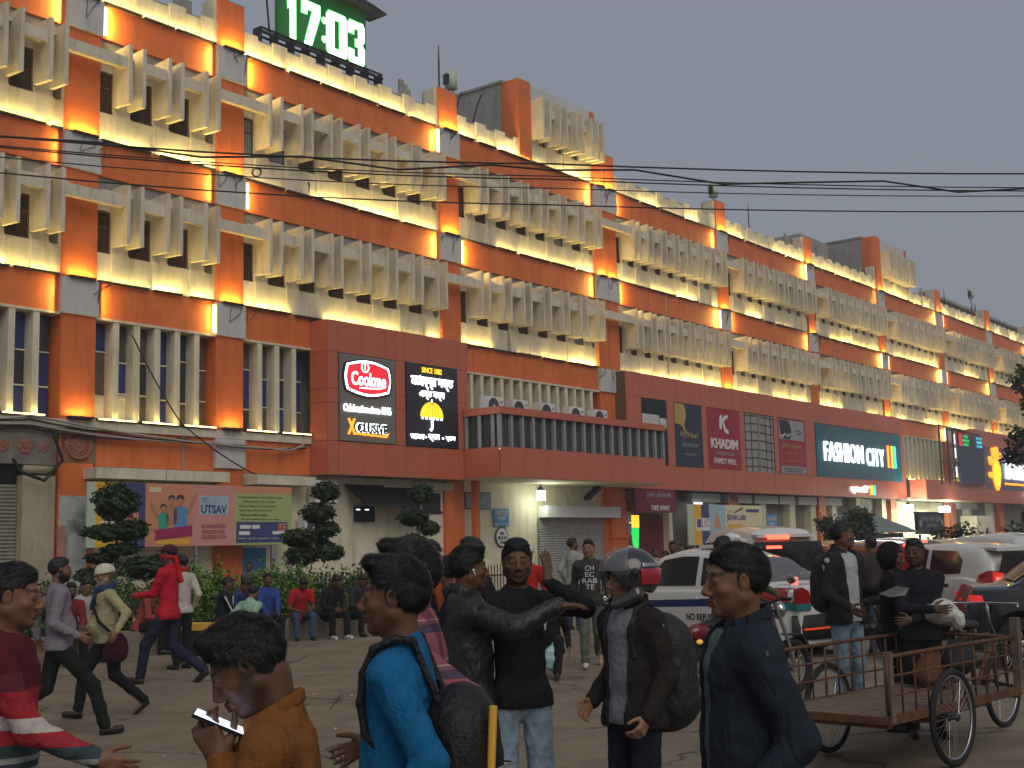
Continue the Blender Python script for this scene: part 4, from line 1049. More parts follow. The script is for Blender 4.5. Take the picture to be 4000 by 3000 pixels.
poly(ck2, 'swoosh', 'sign orange', [(.55, .20), (1.9, .16), (2.0, .30), (1.93, .30), (1.86, .22), (.62, .25)], .03, .045)
# --- black board with the yellow umbrella ---
um = sroot('umbrella_shop_sign', 'black lit sign with white Bengali words and a yellow umbrella, Since 1882', 'sign', 27.84, .80, 4.78)
sb(um, 'board', 'board charcoal', 0, 2.38, 0, 2.54, -.02, .015)
T_(um, 'SINCE 1882', 'sign yellow', 1.15, 2.36, .03, .92, .17, .008, bold=.01)
T_(um, '\u09ae\u09c7\u09b9\u09a8\u09cd\u09a6\u09cd\u09b0 \u09a6\u09a4\u09cd\u09a4', 'sign white', 1.17, 1.98, .03, 1.95, .42, .008, bold=.02)
T_(um, '\u098f\u09a8\u09cd\u09a1 \u09b8\u09a8\u09cd\u09b8', 'sign white', 1.15, 1.58, .03, 1.15, .27, .008, bold=.02)
pts = [(1.12+.52*cos(t*pi/14), .92+.46*sin(t*pi/14)) for t in range(15)]
low = []
for i in range(6):
    x0 = .60+i*1.04/6
    for k in range(1, 4): low.append((x0+k*1.04/18, .92-.05*sin(pi*k/3)))
poly(um, 'umbrella_canopy', 'sign yellow', (pts[::-1] if False else pts)+low[:-1], .02, .04)
for k in (-2, -1, 0, 1, 2): b = MB(); b.tube([(1.12, -.045, 1.37), (1.12+k*.11, -.045, 1.22), (1.12+k*.175, -.045, .93)], .007, 4); b.build('umbrella_rib', MT['board charcoal'], um)
b = MB(); b.tube([(1.12, -.04, .90), (1.12, -.04, .55), (1.07, -.04, .50), (1.03, -.04, .54)], .028, 6); b.build('umbrella_handle', MT['sign white'], um)
b = MB(); b.tube([(1.12, -.04, 1.38), (1.12, -.04, 1.46)], .015, 6); b.build('umbrella_tip', MT['sign white'], um)
for k in range(6): b = MB(); b.ball((.69+k*.173, -.035, .865), .035, 5); b.build('umbrella_fringe', MT['sign white'], um)
T_(um, '\u099b\u09be\u09a4\u09be', 'sign white', .45, .28, .03, .62, .17, .006, bold=.01); T_(um, '\u09ab\u09cd\u09af\u09be\u09a8', 'sign white', 1.2, .28, .03, .52, .24, .006, bold=.02); T_(um, '\u09ac\u09cd\u09af\u09be\u0997', 'sign white', 1.98, .28, .03, .45, .17, .006, bold=.01)
for x in (.83, 1.62): b = MB(); b.ball((x, -.035, .28), .03, 5); b.build('dot', MT['sign white'], um)
# --- signs of the long box ---
OO = B2+.004
g = sroot('jeweller_sign', 'navy showroom board with a golden tortoise between red pillars', 'sign', 43.88, OO-.01, 4.72)
sb(g, 'board', 'board navy', 0, 2.20, 0, 2.58, -.02, .012)
poly(g, 'tortoise', 'gold print', [(0.0, 1.75), (.35, 1.72), (.62, 1.62), (.70, 1.45), (.78, 1.50), (.74, 1.75), (.90, 2.05), (.86, 2.4), (.7, 2.57), (0, 2.57)], .013, .02)
T_(g, '\u0936\u094d\u0930\u0940Hari', 'gold print', 1.1, 1.32, .02, 1.45, .42, .004); T_(g, 'SHOWROOM', 'print grey', 1.15, .90, .02, 1.3, .17, .004); T_(g, '98300 12022', 'print grey', 1.15, .52, .02, .95, .09, .003)
g = sroot('shoe_shop_sign', 'crimson board reading KHADIM ground floor family mall', 'sign', 46.52, OO-.01, 4.72)
sb(g, 'board', 'board crimson', 0, 2.86, 0, 2.58, -.02, .012)
T_(g, 'KHADIM', 'print white', 1.42, 1.10, .02, 2.35, .42, .01, bold=.03); T_(g, 'GROUND FLOOR', 'print grey', 1.42, .68, .02, 1.55, .17, .004); T_(g, 'FAMILY MALL', 'print white', 1.45, .36, .02, 1.95, .24, .006, bold=.008)
poly(g, 'logo_stroke', 'print white', [(1.02, 1.75), (1.2, 1.7), (1.3, 2.35), (1.18, 2.33), (1.05, 2.2)], .013, .03); poly(g, 'logo_stroke', 'print white', [(1.28, 2.0), (1.45, 1.62), (1.8, 1.52), (1.82, 1.66), (1.55, 1.8), (1.42, 2.05), (1.62, 2.2), (1.8, 2.22), (1.78, 2.36), (1.5, 2.32), (1.3, 2.14)], .013, .03)
g = sroot('scaffold_window', 'tall window with a bent metal grille behind the red facing', 'window', 49.83, OO-.03, 4.72)
sb(g, 'pane', 'old concrete', 0, 2.86, 0, 2.56, -.02, .004)
for z in (.25, .62, 1.0, 1.4, 1.78, 2.15, 2.5): b = MB(); b.tube([(0, -.02, z-.03), (1.3, -.03, z+.02), (2.85, -.02, z-.05)], .018, 5); b.build('grille_bar', MT['dark metal'], g)
for x in (.05, .6, 1.25, 1.35, 2.0, 2.5, 2.8): b = MB(); b.tube([(x, -.035, 0), (x+.02, -.035, 2.56)], .022 if 1 < x < 1.4 else .014, 5); b.build('grille_bar', MT['steel' if 1 < x < 1.4 else 'dark metal'], g)
g = sroot('skin_clinic_sign', 'red board with a grey portrait photo above faint lines of writing', 'sign', 53.12, OO-.01, 4.72)
sb(g, 'board', 'board crimson', 0, 2.88, 0, 2.58, -.02, .012); sb(g, 'photo', 'print grey', .05, 2.7, 1.6, 2.52, .013, .018); sb(g, 'address_panel', 'print grey', .15, 2.75, .03, .36, .013, .018)
poly(g, 'photo_hair', 'print dark', [(.1, 2.5), (.2, 1.9), (.6, 1.62), (1.2, 1.62), (1.35, 2.1), (1.1, 2.5)], .019, .023)
for k in range(4): b = MB(); b.ball((.45+k*.22, -.022, 1.78+.06*(k % 2)), .07, 5, (1, .1, 1)); b.build('photo_petal', MT['print white'], g)
b = MB(); b.tube([(1.75, -.022, 2.0), (1.95, -.022, 2.1), (2.2, -.022, 2.08), (2.4, -.022, 1.95)], .025, 5); b.build('photo_brow', MT['print dark'], g); b = MB(); b.ball((2.1, -.02, 1.93), .09, 6, (1.5, .1, .7)); b.build('photo_eye', MT['print dark'], g)
T_(g, '\u0938\u0902\u0917\u0940\u0924-\u0906\u0938\u0928', 'gold print', 1.3, 1.33, .02, 2.0, .25, .003); T_(g, 'Sealdah Station', 'gold print', 1.3, .98, .02, 1.3, .1, .003); T_(g, 'Beauty & Hair', 'gold print', 1.3, .62, .02, 1.1, .13, .003); T_(g, 'SEALDAH RAILWAY', 'print dark', 1.45, .26, .022, 2.2, .09, .003); T_(g, 'SHOPPING COMPLEX', 'print dark', 1.45, .13, .022, 2.0, .09, .003)
# Fashion City
g = sroot('fashion_store_sign', 'teal slatted sign with glowing white letters FASHION CITY and rainbow bars', 'sign', 57.1, OO-.01, 4.70)
sb(g, 'board', 'print dark', 0, 10.95, 0, 2.60, -.03, .0)
mat('slat teal', (.05, .17, .22), .45, var=.2); mat('slat grey', (.16, .17, .18), .45, var=.2); mat('slat cyan', (.03, .20, .26), .45, var=.2)
for i in range(84):
    x = .02+i*.13
    mm = 'slat cyan' if (x < .5 or 7.9 < x < 8.3 or x > 9.6) else ('slat teal' if i % 3 else 'slat grey')
    me = boxmesh(.085, .05, 2.56, MT[mm]); o = bpy.data.objects.new('slat', me); COL.objects.link(o); o.parent = g; o.location = (x+.05, -.026, 1.3)
T_(g, 'FASHION', 'sign white', 3.15, 1.28, .09, 4.7, .95, .03, bold=0, spacing=1.12); T_(g, 'CITY', 'sign white', 7.15, 1.20, .09, 2.3, .92, .03, bold=0, spacing=1.15)
for k, mm in enumerate(('sign orange', 'sign red', 'sign yellow', 'sign green', 'sign cyan')): sb(g, 'colour_bar', mm, 8.85+k*.24, 9.05+k*.24, .72, 1.92, .06, .10)
g = sroot('small_fashion_sign', 'small glowing Bengali sign with rainbow bars under the fashion store board', 'sign', 60.9, OO, 3.92)
T_(g, '\u09ab\u09cd\u09af\u09be\u09b6\u09a8 \u09b8\u09bf\u099f\u09bf', 'sign white', 1.15, .24, .05, 2.3, .42, .02, bold=.03)
for k, mm in enumerate(('sign orange', 'sign yellow', 'sign green', 'sign cyan')): sb(g, 'colour_bar', mm, 2.45+k*.18, 2.60+k*.18, 0, .5, .03, .06)
area('sign_glow', (62.5, -B2-.5, 6.0), (-pi/2, 0, 0), 9, 1.2, 420, (.72, .85, 1))
# departures board
g = sroot('led_timetable', 'dark electronic timetable board with red, green and cyan lines on a steel frame', 'sign', 74.0, 1.75, 4.70)
sb(g, 'panel', 'board navy', 0, 4.3, 0, 2.95, 0, .12)
for z in range(11): sb(g, 'row_divider', 'sign blue grey', .1, 4.2, .12+z*.19, .14+z*.19, .121, .128)
for k in range(3):
    sb(g, 'number_field', 'sign red', .05, .6, 2.72-k*.24, 2.93-k*.24, .121, .127); T_(g, ('12', '3A', '45')[k], 'print grey', .3, 2.82-k*.24, .13, .25, .14, .003)
    T_(g, ('GEDE', 'BONGAON', 'NAIHATI')[k], 'sign green', 1.25, 2.82-k*.24, .13, (.8, 1.1, .9)[k], .16, .003, bold=.01); T_(g, ('17:15', '18:05', '17:34')[k], 'sign cyan', 3.65, 2.82-k*.24, .13, .95, .16, .003, bold=.01)
b = MB()
for x in (-2.6, -1.3, -.35): b.tube([(x, .1, -.1), (x, .1, 3.3)], .05, 5)
for z in (.3, 1.2, 2.1, 3.1): b.tube([(-2.6, .1, z), (4.4, .1, z+.02)], .035, 5)
b.tube([(-2.6, .1, 3.3), (4.5, .1, 3.05)], .05, 5); b.build('steel_frame', MT['dark metal'], g)
for z0_ in (.4, 1.5, 2.3): sb(g, 'tube_lamp', 'sign white soft', -.30, -.24, z0_, z0_+.6, -.05, 0)
# Bazaar sign
bz = sroot('bazaar_sign', 'glowing Baazar sign with an orange spiral hand partly behind the tree', 'sign', 82.4, .97, 4.7)
pts = []
for i in range(40):
    t = i/39*2*pi*1.9; r = .25+.42*i/39*1.2; pts.append((1.05+r*.72*cos(t+1.2), -.06, .95+r*1.15*sin(t+1.2)))
b = MB(); b.tube(pts, .10, 6); b.build('spiral_palm', MT['sign yellow'], bz, True)
b = MB(); b.lathe([(0, 0), (1, 0), (1, .03), (0, .03)], (0, 0, 0), 28, 'y'); b.xf(Matrix.Translation((1.05, -.02, .95)) @ Matrix.Scale(-1, 4, (0, 1, 0)) @ Matrix.Scale(.80, 4, (1, 0, 0)) @ Matrix.Scale(1.12, 4, (0, 0, 1))); b.build('palm_backing', MT['sign orange'], bz)
for x, z, l, a in ((.05, .75, .35, 2.9), (.1, 1.55, .4, 2.3), (.65, 2.0, .45, 1.85), (1.15, 2.1, .42, 1.5), (1.6, 1.9, .32, 1.1)):
    for rr, mm, yy in ((.17, 'sign orange', -.03), (.12, 'sign yellow', -.07)):
        b = MB(); b.tube([(x, yy, z), (x+l*cos(a), yy, z+l*sin(a))], rr, 7); b.ball((x+l*cos(a), yy, z+l*sin(a)), rr, 5); b.build('finger', MT[mm], bz, True)
T_(bz, 'B', 'sign white', 3.6, 1.5, .06, 1.2, 1.7, .03, bold=.03); T_(bz, 'aazar', 'sign white', 6.6, 1.15, .06, 4.4, 1.0, .03, bold=.02); sb(bz, 'underline', 'sign orange', 2.6, 9, .25, .38, .03, .06); T_(bz, '\u09ac\u09be\u099c\u09be\u09b0', 'sign white', 8.3, -.35, .06, 2.5, .6, .03, bold=.04)
for k in range(9): b = MB(); b.ball((5.5+k*.45, -.4-.1*k, -1.1-.16*k), .13, 4); b.build('string_lamp', MT['sign white soft' if k % 2 else 'sign red'], bz)
# --- UTSAV hoarding ---
h = sroot('advertising_hoarding', 'long orange and lime LIC hoarding reading UTSAV behind the round topiary', 'billboard', 16.95, .80, 1.87)
sb(h, 'backing', 'print mint', 0, 6.28, 0, 1.53, -.05, .0)
for nm, mm, x0, x1, z0, z1, k in (('print_area', 'print mint', 0, .22, .0, 1.53, 0), ('print_area', 'print yellow', .22, .95, 0, 1.53, 0), ('print_area', 'print navy', .95, 1.60, 0, 1.53, 0), ('print_area', 'print orange', 1.60, 3.0, 0, 1.53, 0), ('print_area', 'print pink', 3.0, 4.32, 0, 1.53, 0), ('print_area', 'print orange', 4.32, 6.28, 1.34, 1.53, 0), ('print_area', 'print lime', 4.32, 6.28, 0, 1.34, 0), ('print_area', 'print navy', 4.38, 6.12, .06, .60, 1), ('print_area', 'print sky', 3.20, 4.12, .78, 1.26, 1), ('print_area', 'print navy', .45, .8, .62, .88, 1), ('print_area', 'print white', .35, 1.4, .52, .61, 1), ('print_area', 'print orange', .9, 1.4, .62, .82, 1), ('print_area', 'print yellow', 1.9, 2.9, .05, .18, 1), ('print_area', 'print cream', 1.70, 2.05, 1.32, 1.44, 1), ('print_area', 'print orange', 5.80, 6.06, .37, .56, 2), ('print_area', 'print white', 5.60, 6.06, .27, .36, 2), ('print_area', 'print white', 4.5, 4.86, .42, .52, 2), ('print_area', 'print white', 4.9, 5.16, .42, .52, 2), ('print_area', 'print white', 4.46, 4.82, .26, .36, 2)):
    sb(h, nm, mm, x0, x1, z0+.002, z1-.002, .004*k+.001, .004*k+.004)
def flat_person(x, z, hgt, shirt, up_arm):
    sh_ = MT[shirt]; q = hgt
    poly(h, 'printed_figure', shirt, [(x-.2*q, z), (x+.2*q, z), (x+.22*q, z+.45*q), (x+.12*q, z+.55*q), (x-.12*q, z+.55*q), (x-.22*q, z+.45*q)], .009, .013)
    b = MB(); b.ball((x, -.012, z+.68*q), .11*q, 6, (1, .04, 1.15)); b.build('printed_face', MT['print skin'], h); b = MB(); b.ball((x, -.010, z+.75*q), .13*q, 6, (1, .04, .9)); b.build('printed_hair', MT['print dark'], h)
    if up_arm: b = MB(); b.prism([(x+up_arm*.18*q, z+.42*q), (x+up_arm*.24*q, z+.5*q), (x+up_arm*.5*q, z+.95*q), (x+up_arm*.56*q, z+.9*q), (x+up_arm*.3*q, z+.36*q)], -.013, -.010); b.build('printed_arm', MT['print skin'], h)
flat_person(2.12, .42, .72, 'print teal', -1); flat_person(2.36, .55, .82, 'print skin', 0); flat_person(2.62, .45, .95, 'print blue', 1)
poly(h, 'printed_ribbon', 'print magenta', [(1.85, .15), (2.98, .26), (2.98, .52), (1.92, .40), (1.83, .42), (1.9, .28)], .014, .018)
T_(h, 'UTSAV', 'print navy', 3.66, .92, .012, .82, .22, .002, bold=.03); T_(h, "LIC'S", 'print navy', 3.38, 1.18, .012, .2, .07, .002); T_(h, 'JEEVAN', 'print pink', 3.5, 1.09, .012, .5, .07, .002); T_(h, 'GUARANTEED', 'print magenta', 3.66, .49, .009, .78, .10, .002, bold=.01); T_(h, 'REASON FOR', 'print magenta', 3.66, .35, .009, .72, .10, .002, bold=.01); T_(h, 'CELEBRATION', 'print magenta', 3.66, .22, .009, .78, .10, .002, bold=.01)
for k, t_ in enumerate(('Guaranteed additions with benefits in shape', 'Lifelong Income from 1st year', 'Premium Paying Term from 5 years', 'Age at entry 90 days to 65 yrs', 'Online and offline available', 'For more details contact your agent')): T_(h, t_, 'print dark', 5.2-.06*k*(k < 5), 1.24-k*.115, .009, (1.5, 1.1, 1.25, 1.1, .95, 1.3)[k], .055, .001, bold=.012)
T_(h, 'LIC', 'board crimson', 5.93, .465, .016, .2, .13, .002, bold=.02); T_(h, 'Har pal aapke saath', 'print white', 5.2, .17, .012, 1.5, .05, .001)
for x in (.6, 3.1, 5.6): b = MB(); b.box(x, x+.07, .02, .09, -1.87, 1.4); b.build('post', MT['steel'], h)
# --- second LIC hoarding (further along) ---
h = sroot('small_hoarding', 'pale blue and cream LIC Jeevan Labh hoarding behind the white taxi', 'billboard', 44.6, .62, 1.56)
sb(h, 'backing', 'print mint', 0, 6.5, 0, 1.66, -.05, 0)
for mm, x0, x1, z0, z1, k in (('print mint', 0, .45, 0, 1.66, 0), ('print yellow', .45, 1.1, 0, 1.66, 0), ('print navy', 1.1, 1.75, 0, 1.66, 0), ('print sky', 1.75, 3.15, 0, 1.66, 0), ('print cream', 3.15, 6.5, 0, 1.66, 0), ('print white', 3.2, 6.3, .25, .6, 1), ('print white', .65, 1.75, .58, 1.1, 1), ('print navy', .72, 1.05, .72, 1.06, 2), ('print yellow', 1.8, 4.4, .02, .2, 1), ('print navy', 4.45, 5.9, .02, .2, 1), ('print navy', 5.0, 6.2, 1.36, 1.5, 1), ('print yellow', 3.3, 4.7, .62, .85, 1)):
    sb(h, 'print_area', mm, x0, x1, z0+.002, z1-.002, .004*k+.001, .004*k+.004)
T_(h, 'LIC', 'board crimson', 1.4, .9, .016, .6, .32, .002, spacing=1.3); T_(h, 'JEEVAN LABH', 'print navy', 4.1, 1.1, .012, 1.7, .30, .002, bold=.02); T_(h, "LIC's", 'print orange', 3.6, 1.38, .012, .5, .12, .002)
poly(h, 'printed_figure', 'print orange', [(2.1, .7), (2.7, .65), (2.55, 1.15), (2.4, 1.35), (2.2, 1.1)], .006, .010); poly(h, 'printed_arrow', 'print dark', [(3.9, 1.3), (4.7, 1.5), (4.72, 1.6), (4.5, 1.53), (3.9, 1.34)], .006, .010)
for x in (.5, 3.2, 6): b = MB(); b.box(x, x+.08, .02, .1, -1.56, 1.5); b.build('post', MT['steel'], h)
# --- Jan Ahaar ---
h = sroot('take_away_sign', 'maroon JAN AHAAR TAKE AWAY board under the cladding', 'sign', 40.75, .60, 2.86)
sb(h, 'board', 'board maroon', 0, 3.0, 0, .90, -.08, 0); T_(h, 'JAN AHAAR', 'print grey', 1.75, .66, .012, 1.85, .25, .006, bold=.01); T_(h, 'TAKE AWAY', 'print white', 1.8, .18, .012, 1.4, .20, .006, bold=.01)
h = sroot('alighting_sign', 'blue ALIGHTING POINT board on the cream wall under the balcony', 'sign', 32.86, .02, 2.36)
sb(h, 'board', 'sign blue', 0, .82, .12, .60, 0, .02); sb(h, 'name_strip', 'print blue', 0, .82, 0, .11, 0, .018); T_(h, 'ALIGHTING', 'print white', .41, .45, .025, .62, .13, .003, bold=.015); T_(h, 'POINT', 'print white', .43, .26, .025, .40, .12, .003, bold=.015); T_(h, 'Kolkata Traffic Police', 'print white', .41, .055, .022, .66, .05, .002)
h = sroot('no_pick_up_sign', 'round white NO PICK UP sign with a black rim on the cream wall', 'sign', 33.28, .02, 2.0)
for rr, mm, y0, y1 in ((.34, 'black', 0, .018), (.30, 'print white', .019, .024)):
    b = MB(); b.lathe([(0, y0), (rr, y0), (rr, y1), (0, y1)], (0, 0, 0), 32, 'y'); b.xf(Matrix.Scale(-1, 4, (0, 1, 0))); b.build('disc', MT[mm], h)
T_(h, 'NO', 'black', 0, .12, .03, .18, .11, .003, bold=.03); T_(h, 'PICK UP', 'black', 0, -.03, .03, .46, .11, .003, bold=.03); T_(h, 'ZONE', 'black', 0, -.18, .03, .26, .09, .003, bold=.02)
copyable = sroot('far_alighting_sign', 'small blue ALIGHTING POINT board right of the pale hoarding', 'sign', 52.7, -.02, 2.25)
sb(copyable, 'board', 'sign blue', 0, 1.1, 0, .62, 0, .02); T_(copyable, 'ALIGHTING', 'print white', .55, .42, .025, .85, .16, .003, bold=.015); T_(copyable, 'POINT', 'print white', .55, .18, .025, .55, .14, .003, bold=.015)
P_ = lambda nm, m, *a: piece(nm, bld, MT[m] if isinstance(m, str) else m, *a)
# ground-storey fittings (parts of the building)
P_('shutter_box', 'white plastic', 35.35, 40.0, .0, .42, 2.66, 3.06); shutter(35.3, 39.4, .03, 2.64, MT['steel'] if False else mat('shutter silver', (.42, .42, .42), .45, metal=.3, var=.1, dirt=.3, streak=1), bld)
P_('orange_pillar', O_, 39.60, 40.30, .0, .30, 0, 3.80); P_('orange_pillar', O_, 40.35, 40.6, .0, .26, 0, 3.70); P_('pillar_collar', O_, 39.55, 40.65, .301, .36, 1.9, 2.05)
P_('round_column', O_, 31.15, 31.35, .50, .70, 0, 3.79)
for k in range(8):
    for q in range(2): P_('wall_poster', ('print white', 'board crimson', 'print grey')[(k+q) % 3], 40.66+q*.34, 40.98+q*.34, .02, .03, .4+k*.42, .78+k*.42)
P_('shop_interior', 'board maroon', 41.3, 44.3, -.39, -.37, 0, 2.84); P_('shop_interior', CR, 44.35, 44.6, -.4, -.1, 0, 3.4); P_('light_panel', 'sign yellow', 41.35, 42.0, -.1, -.05, 2.30, 2.78)
b = MB(); b.prism([(41.37, 2.29), (41.98, 2.29), (41.9, 1.5), (41.62, 1.45)], .05, .10); b.build('light_panel', MT['sign green'], bld)
for s0_, s1_ in ((45.9, 48.3), (49.0, 51.2), (51.5, 53.8), (54.0, 55.6), (56, 58), (59, 61), (78.5, 80), (80.3, 82)): P_('shelf_panel', GB, s0_, s1_, -.3, .1, 3.35, 3.72)
for s_ in (47.5, 52.2, 55.2, 57.5, 60, 63, 66.5, 80.5, 85): P_('cream_pier', CR, s_, s_+.55, -.4, .0, 0, 3.76)
P_('cream_bay', CR, 68.9, 76.5, -.39, -.2, 0, 3.7); P_('red_post', RP, 76.9, 77.6, .0, .2, 0, 3.7); P_('cream_kiosk', CR, 78.3, 81.2, .2, 1.2, 0, 2.9); P_('lit_sill', 'sign white soft', 46.0, 46.7, .1, .14, 3.15, 3.33)
P_('window_frame', 'dark metal', 31.42, 32.74, -.019, .03, 2.92, 3.48); P_('pane', 'pale glass', 31.46, 32.04, .031, .036, 2.96, 3.44); P_('pane', 'pale glass', 32.10, 32.70, .031, .036, 2.96, 3.44)
P_('window_frame', 'black', 26.38, 27.2, -.019, .05, 2.50, 2.95); P_('window_frame', 'dark metal', 28.9, 30.2, -.019, .03, 2.76, 3.4); P_('lit_slot', 'sign white soft', 26.42, 26.58, .051, .055, 2.84, 2.88); P_('lit_slot', 'sign white soft', 26.78, 26.95, .051, .055, 2.84, 2.88); P_('lit_slot', 'sign yellow', 28.92, 29.8, .031, .035, 2.80, 2.90)
P_('canopy_slab', FC, 28.95, 30.75, .0, .12, 3.50, 3.74); P_('hoarding_poster', 'print grey', 30.42, 31.05, .0, .02, 1.3, 3.2); P_('hoarding_poster', 'print sky', 30.5, 30.95, .021, .025, 2.3, 3.1); P_('hoarding_poster', 'print cream', 30.55, 30.85, .026, .03, 1.4, 2.4)
P_('blue_panel', 'sign blue', 21.5, 23.0, .0, .03, 1.1, 1.8)
# sloping black awnings of sheet
def awning(s0, s1, z0, z1, o): b = MB(); b.add([(s0, 0, z1), (s1, 0, z1), (s1, -o, z0), (s0, -o, z0), (s0, 0, z1-.04), (s1, 0, z1-.04), (s1, -o, z0-.04), (s0, -o, z0-.04)], [(0, 1, 2, 3), (7, 6, 5, 4), (3, 2, 6, 7), (0, 3, 7, 4), (1, 5, 6, 2)]); b.build('awning', MT['black'], bld)
awning(26.0, 27.6, 2.95, 3.6, .9); awning(27.6, 29.2, 2.75, 3.55, 1.0)
# --- air conditioners ---
def ac_unit(first=[None]):
    if first[0] is None:
        r_ = empty('air_conditioner', (0, 0, 0)); b = MB(); b.box(-.42, .42, -.15, .15, 0, .62); b.build('casing', MT['white plastic'], r_)
        b = MB(); b.lathe([(0, -.153), (.25, -.153), (.26, -.16), (.27, -.153)], (-.08, 0, .31), 24, 'y'); b.build('fan_grille', MT['ac grille'], r_)
        b = MB(); b.lathe([(0, -.17), (.05, -.17), (.05, -.155)], (-.08, 0, .31), 10, 'y'); b.build('fan_hub', MT['white plastic'], r_)
        for k in range(4):
            b = MB(); b.lathe([(.07+k*.05, -.165), (.075+k*.05, -.165)], (-.08, 0, .31), 20, 'y'); b.build('grille_ring', MT['steel'], r_)
        b = MB(); b.box(.24, .38, -.155, -.151, .42, .5); b.build('badge', MT['print grey'], r_)
        b = MB(); b.box(-.4, -.36, -.12, .12, -.04, -.001).box(.36, .4, -.12, .12, -.04, -.001); b.build('feet', MT['dark metal'], r_); first[0] = r_; return r_
    return copy_tree(first[0])
acs = [(31.45, 1.2, 5.86, 'white air conditioner at the left end of the balcony ledge'), (32.78, 1.2, 5.86, 'second white air conditioner from the left on the balcony ledge'), (34.3, 1.2, 5.86, 'middle one of the five air conditioners on the balcony ledge'), (36.02, 1.2, 5.86, 'fourth white air conditioner from the left on the balcony ledge'), (37.5, 1.2, 5.86, 'white air conditioner at the right end of the balcony ledge'), (24.9, .25, 3.04, 'big white air conditioner on the cream wall above the bent topiary'), (24.5, .25, 2.0, 'air conditioner low on the wall behind the bent topiary')]
for k, (s_, o_, z_, lb) in enumerate(acs):
    a = ac_unit(); a.location = FP(s_, o_, z_); a.rotation_euler = (0, 0, RZ); tag(a, lb, 'air conditioner', 'air conditioners on the building')
# lamps under the balconies
def bulb(s, o, z, e, col, label, r=.14):
    l = sroot('hanging_lamp', label, 'lamp', s, o, z)
    b = MB(); b.tube([(0, 0, .18), (0, 0, .45)], .02, 5); b.lathe([(.05, .30), (.12, .20), (.13, .16)], n=10); b.build('lamp_holder', MT['dark metal'], l)
    b = MB(); b.box(-r, r, -r*.6, r*.6, -.18, .15); b.build('lamp_glass', MT['lamp glass'], l)
    d = bpy.data.lights.new('bulb_light', 'POINT'); d.energy = e; d.color = col; d.shadow_soft_size = .15; q = bpy.data.objects.new('bulb_light', d); COL.objects.link(q); q.parent = l; q.location = (0, -r-.1, -.2)
mat('lamp glass', (1, 1, .9), .4, emit=7, ecol=(.93, 1, .85), var=0)
bulb(34.9, .5, 3.42, 34, (.92, 1, .80), 'glowing square lamp hanging under the louvred balcony')
bulb(67.9, .9, 3.30, 420, (.95, 1, .82), 'left one of two floodlights under the far red balcony', .3); bulb(72.7, 1.2, 3.25, 650, (.95, 1, .80), 'right one of two floodlights under the far red balcony', .35)
l = sroot('floodlight', 'black unlit floodlight bracket under the balcony', 'lamp', 37.9, .6, 3.55); b = MB(); b.add([tuple(Matrix.Rotation(-.5, 4, 'Y') @ Vector(p)) for p in ((-.45, -.12, -.08), (.45, -.12, -.08), (.45, .12, -.08), (-.45, .12, -.08), (-.45, -.12, .06), (.45, -.12, .06), (.45, .12, .06), (-.45, .12, .06))], [(0, 3, 2, 1), (4, 5, 6, 7), (0, 1, 5, 4), (1, 2, 6, 5), (2, 3, 7, 6), (3, 0, 4, 7)]); b.build('lamp_head', MT['black'], l); b = MB(); b.tube([(0, 0, .05), (0, 0, .28)], .02, 5); b.build('bracket', MT['dark metal'], l)
# rooftop gear
for s_, z_, lb in ((31.6, 16.95, 'small pale tank on legs beside the first roof tower'), (49.9, 16.95, 'small pale tank on legs on the middle pillar top'), (85.3, 17.3, 'small pale tank far right on the roof')):
    r_ = sroot('roof_tank', lb, 'tank', s_, -.4, z_); b = MB(); b.tube([(0, 0, .35), (0, 0, .95)], .22, 10, .2); b.ball((0, 0, .93), .2, 6, (1, 1, .3)); b.build('tank_body', MT['print mint'], r_, True)
    b = MB()
    for q in (-.12, .12): b.tube([(q, 0, -.6 if s_ < 80 else -.9), (q, 0, .36)], .02, 4)
    b.build('tank_legs', MT['dark metal'], r_); b = MB(); b.box(-.3, -.2, -.1, .1, .45, .8); b.build('side_box', MT['dark metal'], r_)
for s_, o_, z0_, z1_, rr, lb in ((31.9, -1.2, 16, 19.2, .035, 'thin lightning rod beside the pale roof tank'), (56.4, -2, 16, 18.6, .03, 'thin pole on the roof left of the concrete block'), (74.5, -1.2, 16, 19.1, .05, 'dark pole right of the far roof tower'), (81.2, -1.5, 16, 17.7, .03, 'short antenna pole on the far roof'), (83.2, -1.5, 16, 18.1, .03, 'taller antenna pole on the far roof'), (89.5, -1.5, 16, 18.0, .05, 'dark pole on the distant roof slab')):
    r_ = sroot('roof_pole', lb, 'pole', s_, o_, z0_); b = MB(); b.tube([(0, 0, 0), (0, 0, (z1_-z0_)*.8), (0, 0, z1_-z0_)], [rr, rr, rr*.4], 6); b.build('shaft', MT['dark metal'], r_)
    b = MB(); b.tube([(-.25, 0, (z1_-z0_)*.45), (.25, 0, (z1_-z0_)*.47)], .012, 4); b.build('cross_arm', MT['dark metal'], r_)
